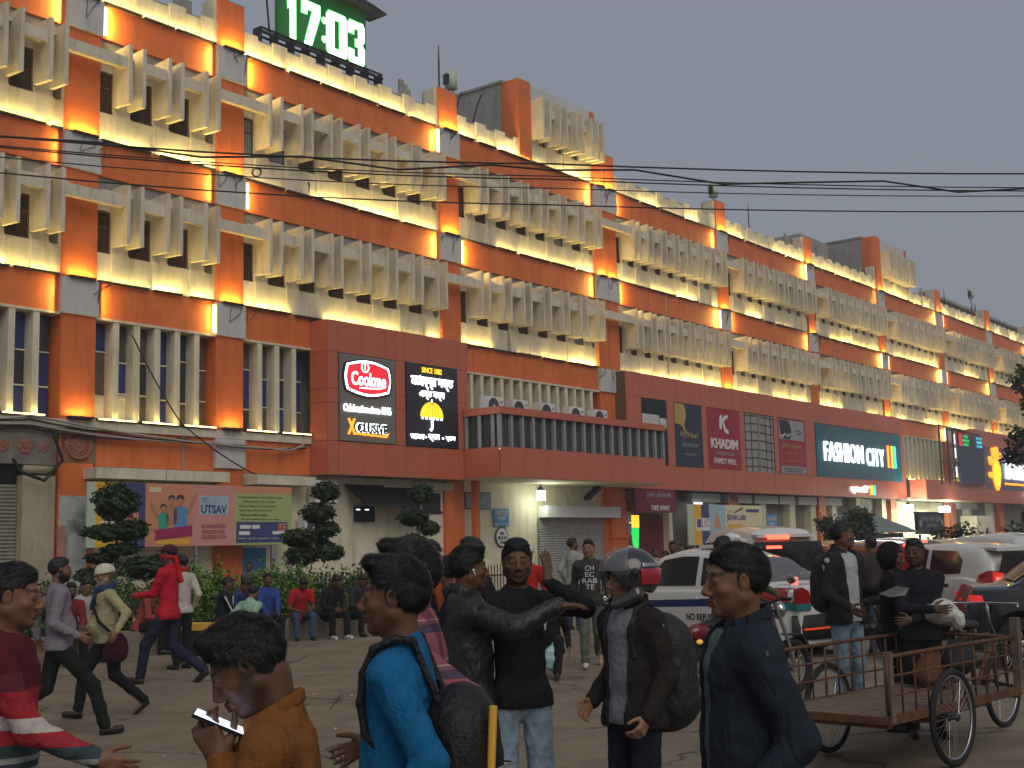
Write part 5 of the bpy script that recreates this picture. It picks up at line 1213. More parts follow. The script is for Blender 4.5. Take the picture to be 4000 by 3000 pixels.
# cables: on the tower, under the first floor line, across the street
def cable(name, pts, r, m, label, group=None, sag=0, n=14):
    P0 = [Vector(p) for p in pts]; q = []
    for i in range(len(P0)-1):
        for k in range(n): t = k/n; p = P0[i].lerp(P0[i+1], t); p.z -= sag*4*t*(1-t); q.append(p)
    q.append(P0[-1]); c = q[0].copy(); b = MB(); b.tube([p-c for p in q], r, 5); o = b.build(name, MT[m], None, True); o.location = c; return tag(o, label, 'cable', group)
for k, (ds, dz) in enumerate(((0, 0), (.5, .1), (1.1, -.1))): cable('tower_cable', [FP(34.0-ds*1.0, -1.0-ds, 17.9+dz), FP(33.6-ds, -1.1-ds, 16.8), FP(34.1-ds*.4, -1.0-ds, 16.0)], .035, 'cable', ('black cable loop nearest the orange corner of the roof tower', 'middle black cable loop on the side of the roof tower', 'black cable loop farthest back on the roof tower side')[k], 'cables on the roof tower', -.1)
for k in range(4): cable('wall_cable', [FP(8+k*2, .2+.03*k, 4.75+.05*k), FP(15.8, .22, 4.62+.10*k), FP(20+k, .24+.02*k, 4.60-.04*k), FP(24.3, .22, 4.55+.05*k)], .022+.008*(k % 2), 'pale cable' if k % 2 else 'cable', ('thin dark cable sagging lowest below the tall windows', 'pale cable along the wall starting above the stone frieze', 'dark cable in the middle of the bundle under the tall windows', 'upper pale cable of the bundle under the tall windows')[k], 'cables below the tall windows', .12)
cable('loop_cable', [FP(16.3, .35, 4.6), FP(16.55, .4, 3.9), FP(16.1, .4, 3.42), FP(15.5, .4, 3.6), FP(15.3, .4, 3.9)], .04, 'cable', 'thick black cable looped below the stone frieze')
cable('slanting_cable', [FP(18.45, .3, 7.1), FP(19.9, .35, 5.0), FP(22.3, .4, 3.75)], .02, 'cable', 'thin cable slanting down across the tall windows', None, .1)
# street wires (full-size coordinates along the picture, ~15 m away)
for k, (ya, yb, yc, da, db, r_, sg) in enumerate(((520, 640, 665, 13, 16, .011, .0), (512, 665, 735, 13, 17, .013, .10), (560, 700, 735, 13, 17, .009, .0), (556, 688, 722, 14, 17, .008, .0), (600, 735, 750, 13, 17, .007, .0), (660, 800, 808, 13, 17, .009, .0))):
    A_, B_, C_ = AT(-500, ya-38, da), AT(2150, yb, (da+db)/2), AT(4600, yc+8, db)
    pts = [A_]+[Vector(A_).lerp(Vector(B_), t)-Vector((0, 0, .10*4*t*(1-t)-(.05*sin(t*23) if sg else 0))) for t in (.15, .3, .45, .6, .75, .9)]+[B_]+[Vector(B_).lerp(Vector(C_), t)-Vector((0, 0, .06*4*t*(1-t)-(.07*sin(t*17) if sg else 0))) for t in (.12, .25, .37, .5, .62, .75, .87)]+[C_]
    cable('overhead_wire', pts, r_, 'cable', ('top wire of the bundle crossing in front of the building', 'wavy thick wire crossing above the street', 'third wire from the top crossing the street', 'wire just under the wavy one over the street', 'thin fifth wire crossing the street', 'lowest wire over the street')[k], 'wires over the street', 0, 3)

c_ = AT(1002, 672, 14.3); b = MB(); b.lathe([(.055+.006*cos(t), .006*sin(t)) for t in [k*pi/3 for k in range(7)]], n=16, axis='y'); b.lathe([(.045+.006*cos(t), .02+.006*sin(t)) for t in [k*pi/3 for k in range(7)]], n=16, axis='y'); o = b.build('wire_coil', MT['cable'], None, True); o.location = c_; tag(o, 'small coil of spare wire hanging on the street wires', 'wire coil')
c_ = AT(1205, 712, 14.5); b = MB(); b.tube([(0, 0, 0), (.01, 0, -.05), (0, 0, -.12)], [.012, .008, .003], 5); o = b.build('wire_end', MT['cable'], None, True); o.location = c_; tag(o, 'short frayed wire end dangling from a street wire', 'wire end')
# ================= planting, kerb, railings, litter, booth =================
mat('leaf dark', (.030, .055, .020), .6, var=.5, scale=7, objspace=False); mat('leaf mid', (.055, .11, .025), .6, var=.5, scale=5); mat('leaf bright', (.10, .20, .035), .6, var=.5, scale=3)
mat('bark pale', (.30, .25, .17), .85, var=.3, scale=12, bump=.6, bscale=40); mat('bark', (.09, .07, .05), .9, var=.3, scale=8, bump=.8, bscale=20); mat('soil', (.05, .035, .025), .95, var=.3, scale=6)
mat('kerb stone', (.24, .20, .15), .85, var=.2, scale=3, bump=.5, bscale=20, dirt=.5)
nprs = np.random.RandomState(11)
def leaves(name, vols, n, size, m, parent, shell=.5, kind='stuff', up=.3, lump=.42):
    """many small leaf blades through a volume; vols = [(centre, radii)]"""
    wts = np.array([r[0]*r[1]+r[0]*r[2]+r[1]*r[2] for c, r in vols]); wts = wts/wts.sum(); cnt = (wts*n).astype(int)
    V = []; 
    for (c, r), k in zip(vols, cnt):
        d = nprs.normal(size=(k, 3)); d /= np.linalg.norm(d, axis=1, keepdims=True)
        lum = 1+lump*(np.sin(d@np.array([5, 3, 7.])+c[0]*9)*np.cos(d@np.array([-4, 8, 2.])+c[2]*5))
        rr = (shell+(1-shell)*nprs.rand(k))**.6*lum
        p = np.array(c)+d*np.array(r)*rr[:, None]
        nrm = d*.7+nprs.normal(size=(k, 3))*.5+np.array([0, 0, up]); nrm /= np.linalg.norm(nrm, axis=1, keepdims=True)
        a = np.cross(nrm, nprs.normal(size=(k, 3))); a /= np.linalg.norm(a, axis=1, keepdims=True); b = np.cross(nrm, a)
        s = size*nprs.uniform(.6, 1.4, (k, 1))
        V.append(np.stack([p-a*s*.5, p+b*s*.28-a*s*.05+nrm*s*.06, p+a*s*.5, p-b*s*.28-a*s*.05+nrm*s*.06], 1))
    V = np.concatenate(V).reshape(-1, 3); F = np.arange(len(V)).reshape(-1, 4)
    o = to_mesh(name, V, F, [MT[m]], parent, smooth=False); 
    if kind: o['kind'] = kind
    return o
def topiary(label, base, trunk, pads, m='leaf dark', th=.05, n=5200, sz=.075):
    r_ = empty('topiary_tree', base, 0, label, 'topiary', 'clipped topiary trees in the planter'); bx, by, bz = base
    b = MB(); P_t = [(x-bx, y-by, z-bz) for x, y, z in trunk]; b.tube(P_t, [th*(1-.5*i/len(P_t)) for i in range(len(P_t))], 8); b.build('trunk', MT['bark pale'], r_, True)
    for c, r in pads:
        c = (c[0]-bx, c[1]-by, c[2]-bz); k = int(n*(r[0]*r[0]+2*r[0]*r[2])/.25); leaves('foliage', [(c, r)], max(k, 300), sz, m, r_)
        q = min(P_t, key=lambda p: (p[0]-c[0])**2+(p[2]-c[2]+.1)**2); b = MB(); b.tube([q, (c[0]*.6+q[0]*.4, c[1], (c[2]+q[2])/2), (c[0], c[1], c[2])], [th*.5, th*.35, th*.2], 6); b.build('branch', MT['bark pale'], r_, True)
def tp(x, y, d): return tuple(AT(x, y, d))
def pad(x, y, d, rx, rz, ry=None): c = tp(x, y, d); return (c, (rx*d/FPX, (ry or rx)*d/FPX, rz*d/FPX))
g0 = tp(452, 2330, 25.5)
topiary('round ball topiary with a flat skirt below in front of the orange hoarding', (g0[0], g0[1], .3), [(g0[0], g0[1], .3), tp(450, 2250, 25.5), tp(458, 2150, 25.5), tp(452, 2060, 25.5), tp(455, 1980, 25.5)], [pad(455, 1958, 25.5, 74, 62), pad(430, 2080, 25.5, 88, 28), pad(505, 2072, 25.5, 62, 36), pad(475, 2145, 25.5, 62, 20), pad(400, 2180, 25.5, 55, 18), pad(590, 2215, 25.5, 110, 38), pad(365, 2250, 25.5, 60, 28)])
g0 = tp(1230, 2310, 26.5)
topiary('cloud pruned tree with a twisting pale trunk below the big wall air conditioner', (g0[0], g0[1], .3), [(g0[0]+.15, g0[1], .3), tp(1215, 2275, 26.5), tp(1160, 2225, 26.5), tp(1190, 2205, 26.5), tp(1245, 2175, 26.5), tp(1222, 2130, 26.5), tp(1235, 2080, 26.5), tp(1262, 2030, 26.5), tp(1268, 1960, 26.5)], [pad(1272, 1922, 26.5, 46, 34), pad(1242, 2005, 26.5, 58, 30), pad(1278, 2068, 26.5, 42, 27), pad(1172, 2100, 26.5, 62, 30), pad(1178, 2170, 26.5, 54, 32), pad(1285, 2157, 26.5, 52, 28), pad(1240, 2120, 26.8, 40, 20)], th=.07)
g0 = tp(1600, 2300, 28.5)
topiary('cloud pruned tree with small round top left of the red column', (g0[0], g0[1], .3), [(g0[0], g0[1], .3), tp(1600, 2200, 28.5), tp(1640, 2110, 28.5), tp(1628, 2050, 28.5), tp(1645, 1990, 28.5), tp(1645, 1950, 28.5)], [pad(1645, 1927, 28.5, 42, 34), pad(1615, 2022, 28.5, 52, 27), pad(1678, 2062, 28.5, 36, 24), pad(1610, 2115, 28.5, 45, 25), pad(1672, 2155, 28.5, 40, 26)])
# hedge along the planter, a long mound of leaves
def hedge(label, s0, s1, o, z1, m, n, group='hedge bushes in the planter'):
    c = FP((s0+s1)/2, o, 0); r_ = empty('hedge', tuple(c), RZ, label, 'hedge', group)
    k = int((s1-s0)/.55); vols = [(((i+.5)*(s1-s0)/k-(s1-s0)/2+nprs.normal()*.1, nprs.normal()*.15, z1*.55+nprs.normal()*.07), (.42, .38, z1*.48)) for i in range(k)]
    leaves('foliage', vols, n, .085, m, r_, shell=.3, up=.1)
    b = MB()
    for i in range(k): x = vols[i][0][0]; b.tube([(x, 0, .2), (x+.05, 0, z1*.7)], .015, 4)
    tag(b.build('stems', MT['bark'], r_), kind='stuff')
hedge('bright green hedge behind the walking men on the left', 8.6, 14.6, 7.0, 1.25, 'leaf mid', 15000)
hedge('lightest green hedge right of the man in red', 14.8, 18.4, 6.9, 1.32, 'leaf bright', 10000)
hedge('darker green hedge behind the seated people', 18.5, 23.2, 6.8, 1.22, 'leaf mid', 12000)
# planter kerb that people sit on
kb = empty('planter_kerb', tuple(FP(16, 8.3, 0)), RZ, 'low stone kerb of the planter where people sit', 'kerb')
for i in range(13): MB().box(-8.6+i*1.2+.006, -8.6+(i+1)*1.2-.006, -.18, .18, 0, .40).build('kerb_block', MT['kerb stone'], kb)
MB().box(-8.6, 7.0, .181, 3.4, -.0, .30).build('soil_bed', MT['soil'], kb)
# railings behind the planter
def railing(label, s0, s1, o, h, pitch=.14, name='iron_railing'):
    r_ = empty(name, tuple(FP(s0, o, 0)), RZ, label, 'railing'); L_ = s1-s0; n = int(L_/pitch)
    b = MB().box(0, L_, -.015, .015, h-.32, h-.28).box(0, L_, -.015, .015, .15, .19); b.build('rail', MT['dark metal'], r_)
    b = MB(); b.box(-.01, .01, -.01, .01, .1, h-.02).add([(-.03, 0, h-.08), (.03, 0, h-.08), (0, 0, h+.05), (0, .01, h-.06)], [(0, 1, 2), (1, 0, 3), (0, 2, 3), (2, 1, 3)]); me = b.mesh('spike'); me.materials.append(MT['dark metal'])
    for i in range(min(n, 300)):
        q = bpy.data.objects.new('spike', me); COL.objects.link(q); q.parent = r_; q.location = ((i+.5)*pitch, 0, 0)
    b = MB()
    for i in range(int(L_/.09)): b.tube([(i*.09, .02, .2), (i*.09+.5, .02, .85)], .004, 3); b.tube([(i*.09+.5, .02, .2), (i*.09, .02, .85)], .004, 3)
    tag(b.build('mesh_infill', MT['dark metal'], r_), kind='stuff')
railing('low spiked iron railing behind the hedge and topiary', 20.6, 31.0, 3.2, 1.15)
railing('dark ornate railing in front of the rolled shutter', 31.5, 35.4, 5.2, 1.12, .11)
# yellow handcart top and barrier bits in front of the planter
r_ = empty('market_barrow', tuple(G(745, 2590)), rad(-15), 'yellow topped barrow behind the man in red', 'barrow')
MB().box(-.28, .32, -.2, .2, .50, .60).build('cover', MT['print yellow'], r_); MB().box(-.26, .30, -.18, .18, .28, .499).build('body', MT['dark metal'], r_)
for x in (-.2, .3): b = MB(); b.lathe([(0, -.03), (.12, -.03), (.12, .03), (0, .03)], (x, .0, .12), 12, 'y'); b.build('wheel', MT['black'], r_)
MB().box(-.30, .40, -.02, .02, .10, .249).build('axle_frame', MT['dark metal'], r_)
# litter and cracks on the road
for k, (x, y, sz) in enumerate(((1100, 2585, .05), (1225, 2713, .045), (1120, 2765, .05), (1308, 2850, .06), (1550, 2612, .04), (1225, 2715, .03), (1375, 2718, .03), (2070, 2750, .03), (640, 2958, .035), (1390, 2945, .08), (2350, 2790, .03), (1180, 2550, .03))):
    p = G(x, y, .015); b = MB(); a = rng.random()*3
    b.add([(sz*cos(a), sz*sin(a), 0), (-sz*.3, sz*.5, .01), (-sz*cos(a), -sz*sin(a)*.5, 0), (sz*.4, -sz*.5, .012), (0, 0, .02)], [(0, 1, 4), (1, 2, 4), (2, 3, 4), (3, 0, 4), (3, 2, 1, 0)])
    o = b.build('paper_scrap', MT['print white' if k % 3 else 'print cream']); o.location = p
    tag(o, ('crumpled paper scrap', 'torn white scrap', 'cream paper scrap')[k % 3]+' on the road '+('left of the phone user', 'right of the phone user', 'low beside the phone user', 'lowest before the blue shirt', 'near the seated people', 'beside the crack', 'left of the crack', 'between the two jeans wearers', 'at the bottom left', 'under the plaid shirt', 'between the helmet man and the walkers', 'before the kerb')[k], 'litter', 'paper scraps on the road')
mat('crack', (.07, .055, .042), .95, var=.2)
for k, pts in enumerate((((1290, 2765), (1330, 2712), (1400, 2702), (1480, 2712), (1530, 2722)), ((1950, 2690), (2100, 2672), (2200, 2650), (2290, 2640)), ((2030, 2760), (2150, 2738)), ((2700, 2735), (2600, 2745), (2520, 2752)))):
    b = MB(); Q = [G(x, y, .016) for x, y in pts]
    V = []; 
    for i, p in enumerate(Q): w_ = .018+.02*rng.random(); V += [(p[0], p[1]-w_, p[2]), (p[0]+.01, p[1]+w_, p[2])]
    b.add(V, [(2*i, 2*i+2, 2*i+3, 2*i+1) for i in range(len(Q)-1)]); tag(b.build('road_crack', MT['crack']), kind='structure')
# traffic booth with a sheet roof, and its sign
r_ = empty('traffic_booth', tuple(FP(48.6, 6.5, 0)), RZ, 'small police booth with a green corrugated roof', 'booth')
MB().box(-1.6, 1.7, -.8, 1.2, 0, 1.85).build('wall', MT['recess'], r_)
for i in range(14): b = MB(); x = -2.0+i*.3; b.add([(x+.01, -1.25, 1.86), (x+.29, -1.25, 1.86), (x+.29, .4, 2.55), (x+.01, .4, 2.55), (x+.15, -1.25, 1.92), (x+.15, .4, 2.61)], [(0, 4, 5, 3), (4, 1, 2, 5), (0, 3, 2, 1), (0, 1, 4), (3, 5, 2)]); b.build('roof_sheet', MT['sheet green'] if 'sheet green' in MT else mat('sheet green', (.17, .21, .21), .5, var=.2), r_)
for x in (-1.1, .2): MB().box(x, x+.8, -.82, -.801, .9, 1.5).build('window', MT['dark glass'], r_)
r_ = sroot('traffic_guard_sign', 'dark boxed sign reading Sealdah Traffic Guard on two legs', 'sign', 54.5, 6.3, 1.85)
MB().box(0, 3.3, -.08, .08, 0, .85).build('board', MT['board charcoal'], r_)
for a in ((-.04, 3.34, .85, .92), (-.04, 3.34, -.06, 0)): MB().box(a[0], a[1], -.1, .1, a[2]+.001, a[3]).build('rim', MT['dark metal'], r_)
T_(r_, 'SEALDAH TRAFFIC GUARD', 'print grey', 1.65, .60, .09, 2.5, .2, .004, bold=.01); T_(r_, 'KOLKATA POLICE', 'print grey', 1.65, .32, .09, 1.3, .13, .004); T_(r_, '1073', 'print grey', 1.65, .12, .09, .35, .1, .004)
for x in (.3, 2.9): MB().box(x, x+.07, -.04, .04, -1.85, -.07).build('leg', MT['dark metal'], r_)
for x in (.3, 3.0):
    b = MB(); b.lathe([(0, .085), (.16, .085), (.16, .09), (0, .09)], (0, 0, 0), 16, 'y'); b.xf(Matrix.Translation((x if x < 1 else 3.0, 0, .42)) @ Matrix.Scale(-1, 4, (0, 1, 0))); b.build('emblem', MT['print grey'], r_)
def tree(label, base, h, crown, n, sz, m='leaf dark', name='street_tree', th=.16, sh=.2):
    r_ = empty(name, base, 0, label, 'tree'); b = MB(); b.tube([(0, 0, 0), (.1, .05, h*.3), (-.05, .1, h*.55), (.05, 0, h*.8)], [th, th*.75, th*.5, th*.2], 8); b.build('trunk', MT['bark'], r_, True)
    for c, r in crown: b = MB(); b.tube([(0, .05, h*.35), (c[0]*.5, c[1]*.5, (h*.4+c[2])/2), tuple(c)], [th*.35, th*.22, th*.06], 6); b.build('limb', MT['bark'], r_, True)
    leaves('crown', crown, n, sz, m, r_, shell=sh, lump=.4)
cx = [((nprs.uniform(-1.1, 1.5), nprs.uniform(-1.2, 1.2), nprs.uniform(2.6, 6.6)), (nprs.uniform(.35, .75),)*2+(nprs.uniform(.3, .5),)) for i in range(20)]
p = AT(4135, 2000, 38); tree('dark leafy tree at the right edge in front of the far facade', (p[0]+.2, p[1], 0), 6, cx, 9000, .15)
p = AT(3300, 2010, 47); tree('low dark tree left of the booth roof', (p[0], p[1], 0), 2.6, [((nprs.uniform(-1.1, 1.1), nprs.uniform(-.6, .6), nprs.uniform(1.6, 2.6)), (.5, .5, .35)) for i in range(8)], 3500, .15)
p = AT(3850, 2030, 44); tree('dark bushy tree below the glowing Baazar sign', (p[0], p[1], 0), 2.4, [((nprs.uniform(-1.5, 1.8), nprs.uniform(-.6, .6), nprs.uniform(.6, 1.9)), (.6, .5, .5)) for i in range(9)], 3500, .15)
# ================= vehicles =================
import bmesh
mat('paint white', (.62, .62, .59), .25, var=.03, coat=.6, dirt=.12, dcol=(.3, .27, .22)); mat('paint black', (.012, .012, .014), .2, var=.1, coat=.8); mat('paint red', (.16, .012, .014), .25, var=.1, coat=.6); mat('paint grey', (.10, .10, .11), .25, var=.1, coat=.6)
mat('tyre', (.018, .018, .018), .85, var=.2, bump=.4, bscale=60); mat('alloy', (.35, .35, .36), .35, metal=.8, var=.1); mat('car glass', (.012, .014, .017), .06, var=.1, spec=.8, objspace=True); mat('glass milky', (.10, .10, .10), .15, var=.3, scale=3)
mat('tail red', (.30, .008, .01), .18, var=.05, coat=.5); mat('brake glow', (1, .05, .02), .3, emit=6, ecol=(1, .06, .03), var=0); mat('tail core', (.5, .02, .02), .3, emit=.45, ecol=(1, .05, .03), var=0); mat('indicator', (.8, .35, .05), .3, emit=.5, ecol=(1, .45, .05), var=0); mat('chrome', (.5, .5, .5), .15, metal=1, var=.05)
mat('blue stripe', (.015, .03, .13), .35, var=.05); mat('teal lens', (.02, .16, .18), .2, var=.05); mat('rubber trim', (.02, .02, .02), .6, var=.1); mat('plate', (.75, .75, .72), .5, var=.03); mat('seat red', (.30, .02, .02), .7, var=.2); mat('reflector red', (.8, .04, .02), .4, emit=.35, ecol=(1, .1, .05), var=0)
def lerp_prof(p, x):
    if x <= p[0][0]: return p[0][1]
    for (a, u), (b, v) in zip(p[:-1], p[1:]):
        if x <= b: t = (x-a)/(b-a); return u+(v-u)*(t*t*(3-2*t)*.35+t*.65)
    return p[-1][1]
def car(label, pos, rz, L, W, belt, roof, cab, wheels, paint, cat='car', zb=.20, R=.31, glassprof=None, side_windows=(), rear_glass=None, tails=(), group=None, boot=None, rim_spokes=5, name='parked_car', plate='WB 04', high_brake=True, spoiler=False, bumper=None, brake_on=False):
    """side profile tables in metres, x forward; W full width"""
    root = empty(name, (pos[0], pos[1], 0), rz, label, cat, group); hw = W/2
    pm = MT[paint]
    def wid(x): t = min(1, abs(x)/(L/2)); return hw*(1-.16*max(0, (t-.78)/.22)**2-.03*t*t)
    def zbot(x):
        z = zb
        for xw in wheels:
            d = abs(x-xw)
            if d < R+.07: z = max(z, R+math.sqrt(max((R+.07)**2-d*d, 0)))
        return z
    N = 120; xs = [-L/2+L*i/N for i in range(N+1)]
    rows = []
    for x in xs:
        w_ = wid(x); b_ = lerp_prof(belt, x); z0 = min(zbot(x), b_-.1); mid = (zb+b_)/2; mid = max(mid, z0+.02)
        rows.append([(x, 0, z0), (x, w_*.80, z0), (x, w_*.975, z0+.015), (x, w_*1.0, mid), (x, w_*.995, b_-.12), (x, w_*.965, b_-.03), (x, w_*.90, b_), (x, w_*.5, b_+.025), (x, 0, b_+.03)])
    bm = bmesh.new(); grid = []
    for r in rows: grid.append([bm.verts.new((x, y*s, z)) for s, it in ((1, r), (-1, r[::-1][1:])) for x, y, z in it])
    K = len(grid[0])
    for i in range(N):
        for j in range(K-1): bm.faces.new((grid[i][j], grid[i+1][j], grid[i+1][j+1], grid[i][j+1]))
        bm.faces.new((grid[i][K-1], grid[i+1][K-1], grid[i+1][0], grid[i][0])) if False else None
    bm.faces.new(grid[0]); bm.faces.new(grid[-1][::-1]); bmesh.ops.remove_doubles(bm, verts=bm.verts, dist=.0005); bmesh.ops.recalc_face_normals(bm, faces=bm.faces)
    me = bpy.data.meshes.new('body'); bm.to_mesh(me); bm.free(); o = link('body', me, root, pm, True); me.set_sharp_from_angle(angle=rad(38))
    # cabin
    x0, x1 = cab; M_ = 60
    tb = lambda z, zr, zl: .0
    def cabrow(x):
        zl = lerp_prof(belt, x)-.01; zr = max(lerp_prof(roof, x), zl+.005); w0 = wid(x)*.90; hgt = zr-zl; w1 = w0-.26*hgt
        return [(w0, zl), (w0-.26*hgt*.5, zl+hgt*.5), (w1+.01, zr-.10*min(1, hgt/.3)), (w1-.045, zr-.03*min(1, hgt/.3)), (w1-.16, zr), (w1*.4, zr+.02*min(1, hgt/.3)), (0, zr+.025*min(1, hgt/.3))]
    bm = bmesh.new(); grid = []
    for i in range(M_+1):
        x = x0+(x1-x0)*i/M_; r = cabrow(x); grid.append([bm.verts.new((x, y*s, z)) for s, it in ((1, r), (-1, r[::-1][1:])) for y, z in it])
    for i in range(M_):
        for j in range(len(grid[0])-1): bm.faces.new((grid[i][j], grid[i+1][j], grid[i+1][j+1], grid[i][j+1]))
    bm.faces.new(grid[0]); bm.faces.new(grid[-1][::-1]); bmesh.ops.recalc_face_normals(bm, faces=bm.faces)
    me = bpy.data.meshes.new('roof'); bm.to_mesh(me); bm.free(); link('roof', me, root, pm, True); me.set_sharp_from_angle(angle=rad(50))
    def side_y(x, z, off):
        r = cabrow(x) if z > lerp_prof(belt, x) and x0 < x < x1 else None
        if r:
            w0, zl = r[0]; return w0-.26*(z-zl)+off
        b_ = lerp_prof(belt, x); w_ = wid(x); mid = (zb+b_)/2
        if z > b_-.12: return w_*(.995-.06*max(0, (z-(b_-.12))/.12))+off
        return w_+off
    def side_patch(nm, pts, m, off=.007, sides=(1, -1), sub=10):
        for s in sides:
            cxx = sum(p[0] for p in pts)/len(pts); czz = sum(p[1] for p in pts)/len(pts); P_ = []
            for (a, b) in zip(pts, pts[1:]+pts[:1]):
                for k in range(sub): t = k/sub; P_.append((a[0]+(b[0]-a[0])*t, a[1]+(b[1]-a[1])*t))
            n = len(P_); b = MB(); v = []; f = []
            for lay, of in ((0, off), (1, -.012)):
                v.append((cxx, s*side_y(cxx, czz, of), czz))
                for q in (.5, 1):
                    v += [(cxx+(x-cxx)*q, s*side_y(cxx+(x-cxx)*q, czz+(z-czz)*q, of), czz+(z-czz)*q) for x, z in P_]
            h = 1+2*n
            for base in (0, h):
                for i in range(n): j = (i+1) % n; f += [(base, base+1+i, base+1+j), (base+1+i, base+1+n+i, base+1+n+j, base+1+j)]
            for i in range(n): j = (i+1) % n; f.append((1+n+i, 1+n+j, h+1+n+j, h+1+n+i))
            b.add(v, f); me = b.mesh(nm); bm = bmesh.new(); bm.from_mesh(me); bmesh.ops.recalc_face_normals(bm, faces=bm.faces); bm.to_mesh(me); bm.free(); link(nm, me, root, MT[m])
    for nm, pts, m in side_windows:
        side_patch(nm, pts, m, .007 if 'door' not in nm else .004)
    # glass over front and back, follows the cabin
    def long_glass(nm, xa, xb, m, wf=.86, off=.006):
        b = MB(); g_ = []; 
        for i in range(9):
            x = xa+(xb-xa)*i/8; r = cabrow(x); zt = r[6][1]; y1 = r[3][0]*wf
            g_.append([(x, y1*j/6, lerp_prof(roof, x)+.024*(1-(j/6)**2*.6)+off) for j in range(-6, 7)])
        v = [p for r in g_ for p in r]; n = 13; vb = [(x-.0, y, z-.02) for x, y, z in v]; f = [(i*n+j, i*n+j+1, (i+1)*n+j+1, (i+1)*n+j) for i in range(8) for j in range(12)]
        b.add(v, f); b.build(nm, MT[m], root, True)
    if glassprof: long_glass('windshield', *glassprof, 'car glass')
    if rear_glass: long_glass('rear_window', *rear_glass[:2], rear_glass[2] if len(rear_glass) > 2 else 'car glass')
    for xw in wheels:
        for s in (1, -1):
            w_ = wid(xw); b = MB(); b.lathe([(R*.62, -.09), (R*.90, -.095), (R, -.06), (R, .06), (R*.90, .095), (R*.62, .09)], (0, 0, 0), 28, 'y'); wh = b.build('tyre', MT['tyre'], None, True)
            wr = empty('wheel', (xw, s*(w_-.10), R)); wr.parent = root; wh.parent = wr
            b = MB(); b.lathe([(0, s*.055), (R*.16, s*.06), (R*.18, s*.04)], (0, 0, 0), 16, 'y'); b.lathe([(R*.56, s*.05), (R*.63, s*.08), (R*.65, s*.0), (R*.60, -s*.05)], (0, 0, 0), 28, 'y')
            for k in range(rim_spokes):
                a = 2*pi*k/rim_spokes; st = len(b.v); b.box(R*.12, R*.6, s*.03 if s > 0 else -.06, s*.06 if s > 0 else -.03, -.035, .035); b.xf(Matrix.Rotation(a, 4, 'Y'), st)
            b.build('rim', MT['alloy'], wr, True)
            b = MB(); b.lathe([(0, -s*.02), (R*.62, -s*.02)], (0, 0, 0), 20, 'y'); b.build('brake_disc', MT['black'], wr)
    # dark inner arches
    MB().box(-L/2+.25, L/2-.25, -hw*.78, hw*.78, zb+.02, .62).build('underbody', MT['black'], root)
    xr = -L/2
    bz_ = bumper or (.28, .55)
    b = MB(); n = 14
    for (xx, sgn) in ((xr, -1),):
        v = []
        for i in range(n+1):
            y = -hw*.93+2*hw*.93*i/n; xo = xx-.045+.16*(abs(y)/hw)**4
            v += [(xo, y, bz_[0]), (xo-.02, y, (bz_[0]+bz_[1])/2), (xo, y, bz_[1]), (xx+.08, y, bz_[1]), (xx+.08, y, bz_[0])]
        f = [(i*5+j, (i+1)*5+j, (i+1)*5+(j+1) % 5, i*5+(j+1) % 5) for i in range(n) for j in range(5)]+[tuple(range(5)), tuple(n*5+j for j in range(5))[::-1]]
        b.add(v, f)
    b.build('bumper', MT['rubber trim'] if paint != 'paint black' else pm, root, True)
    pl = MB().box(xr-.075, xr-.055, -.25, .25, bz_[1]+.02, bz_[1]+.13).build('number_plate', MT['plate'], root)
    text('plate_text', plate, root, MT['black'], (xr-.078, 0, bz_[1]+.075), ext=.001, rot=(pi/2, 0, -pi/2), width=.42, height=.07)
    for t in tails:
        if t[0] == 'side': side_patch(t[1], t[2], t[3], .012)
        elif t[0] == 'rear':
            for s in (1, -1): MB().prism([(s*y, z) for y, z in t[2]], xr-.015, xr+.02, 'x').build(t[1], MT[t[3]], root)
        elif t[0] == 'mid': MB().prism(t[2], t[4], t[4]+.03, 'x').build(t[1], MT[t[3]], root)
    for s in (1, -1):
        xm = cab[1]-.62; zm = lerp_prof(belt, xm)+.06; b = MB(); b.ball((xm, s*(wid(xm)+.10), zm), .085, 8, (.75, 1.1, .8)); b.tube([(xm, s*(wid(xm)*.9), zm-.06), (xm, s*(wid(xm)+.06), zm-.03)], .02, 6); b.build('side_mirror', pm, root, True)
    if spoiler: b = MB(); zr = lerp_prof(roof, spoiler[0]); b.prism([(spoiler[0]-.22, zr+.0), (spoiler[0]+.15, zr+.03), (spoiler[0]+.15, zr+.06), (spoiler[0]-.22, zr+.055)], -hw*.62, hw*.62); b.build('spoiler', pm, root)
    return root, side_patch, side_y
hd = lambda a: Vector((cos(a), sin(a)))
def place(px, py_depth, a, L, W, side=1):
    """centre of a car whose rear corner (side=+1 left) stands at photo column px, depth d"""
    c = AT(px, 2120, py_depth); h_ = hd(a); l = Vector((-h_.y, h_.x)); return Vector((c[0], c[1]))+h_*(L/2)-l*(side*W/2)
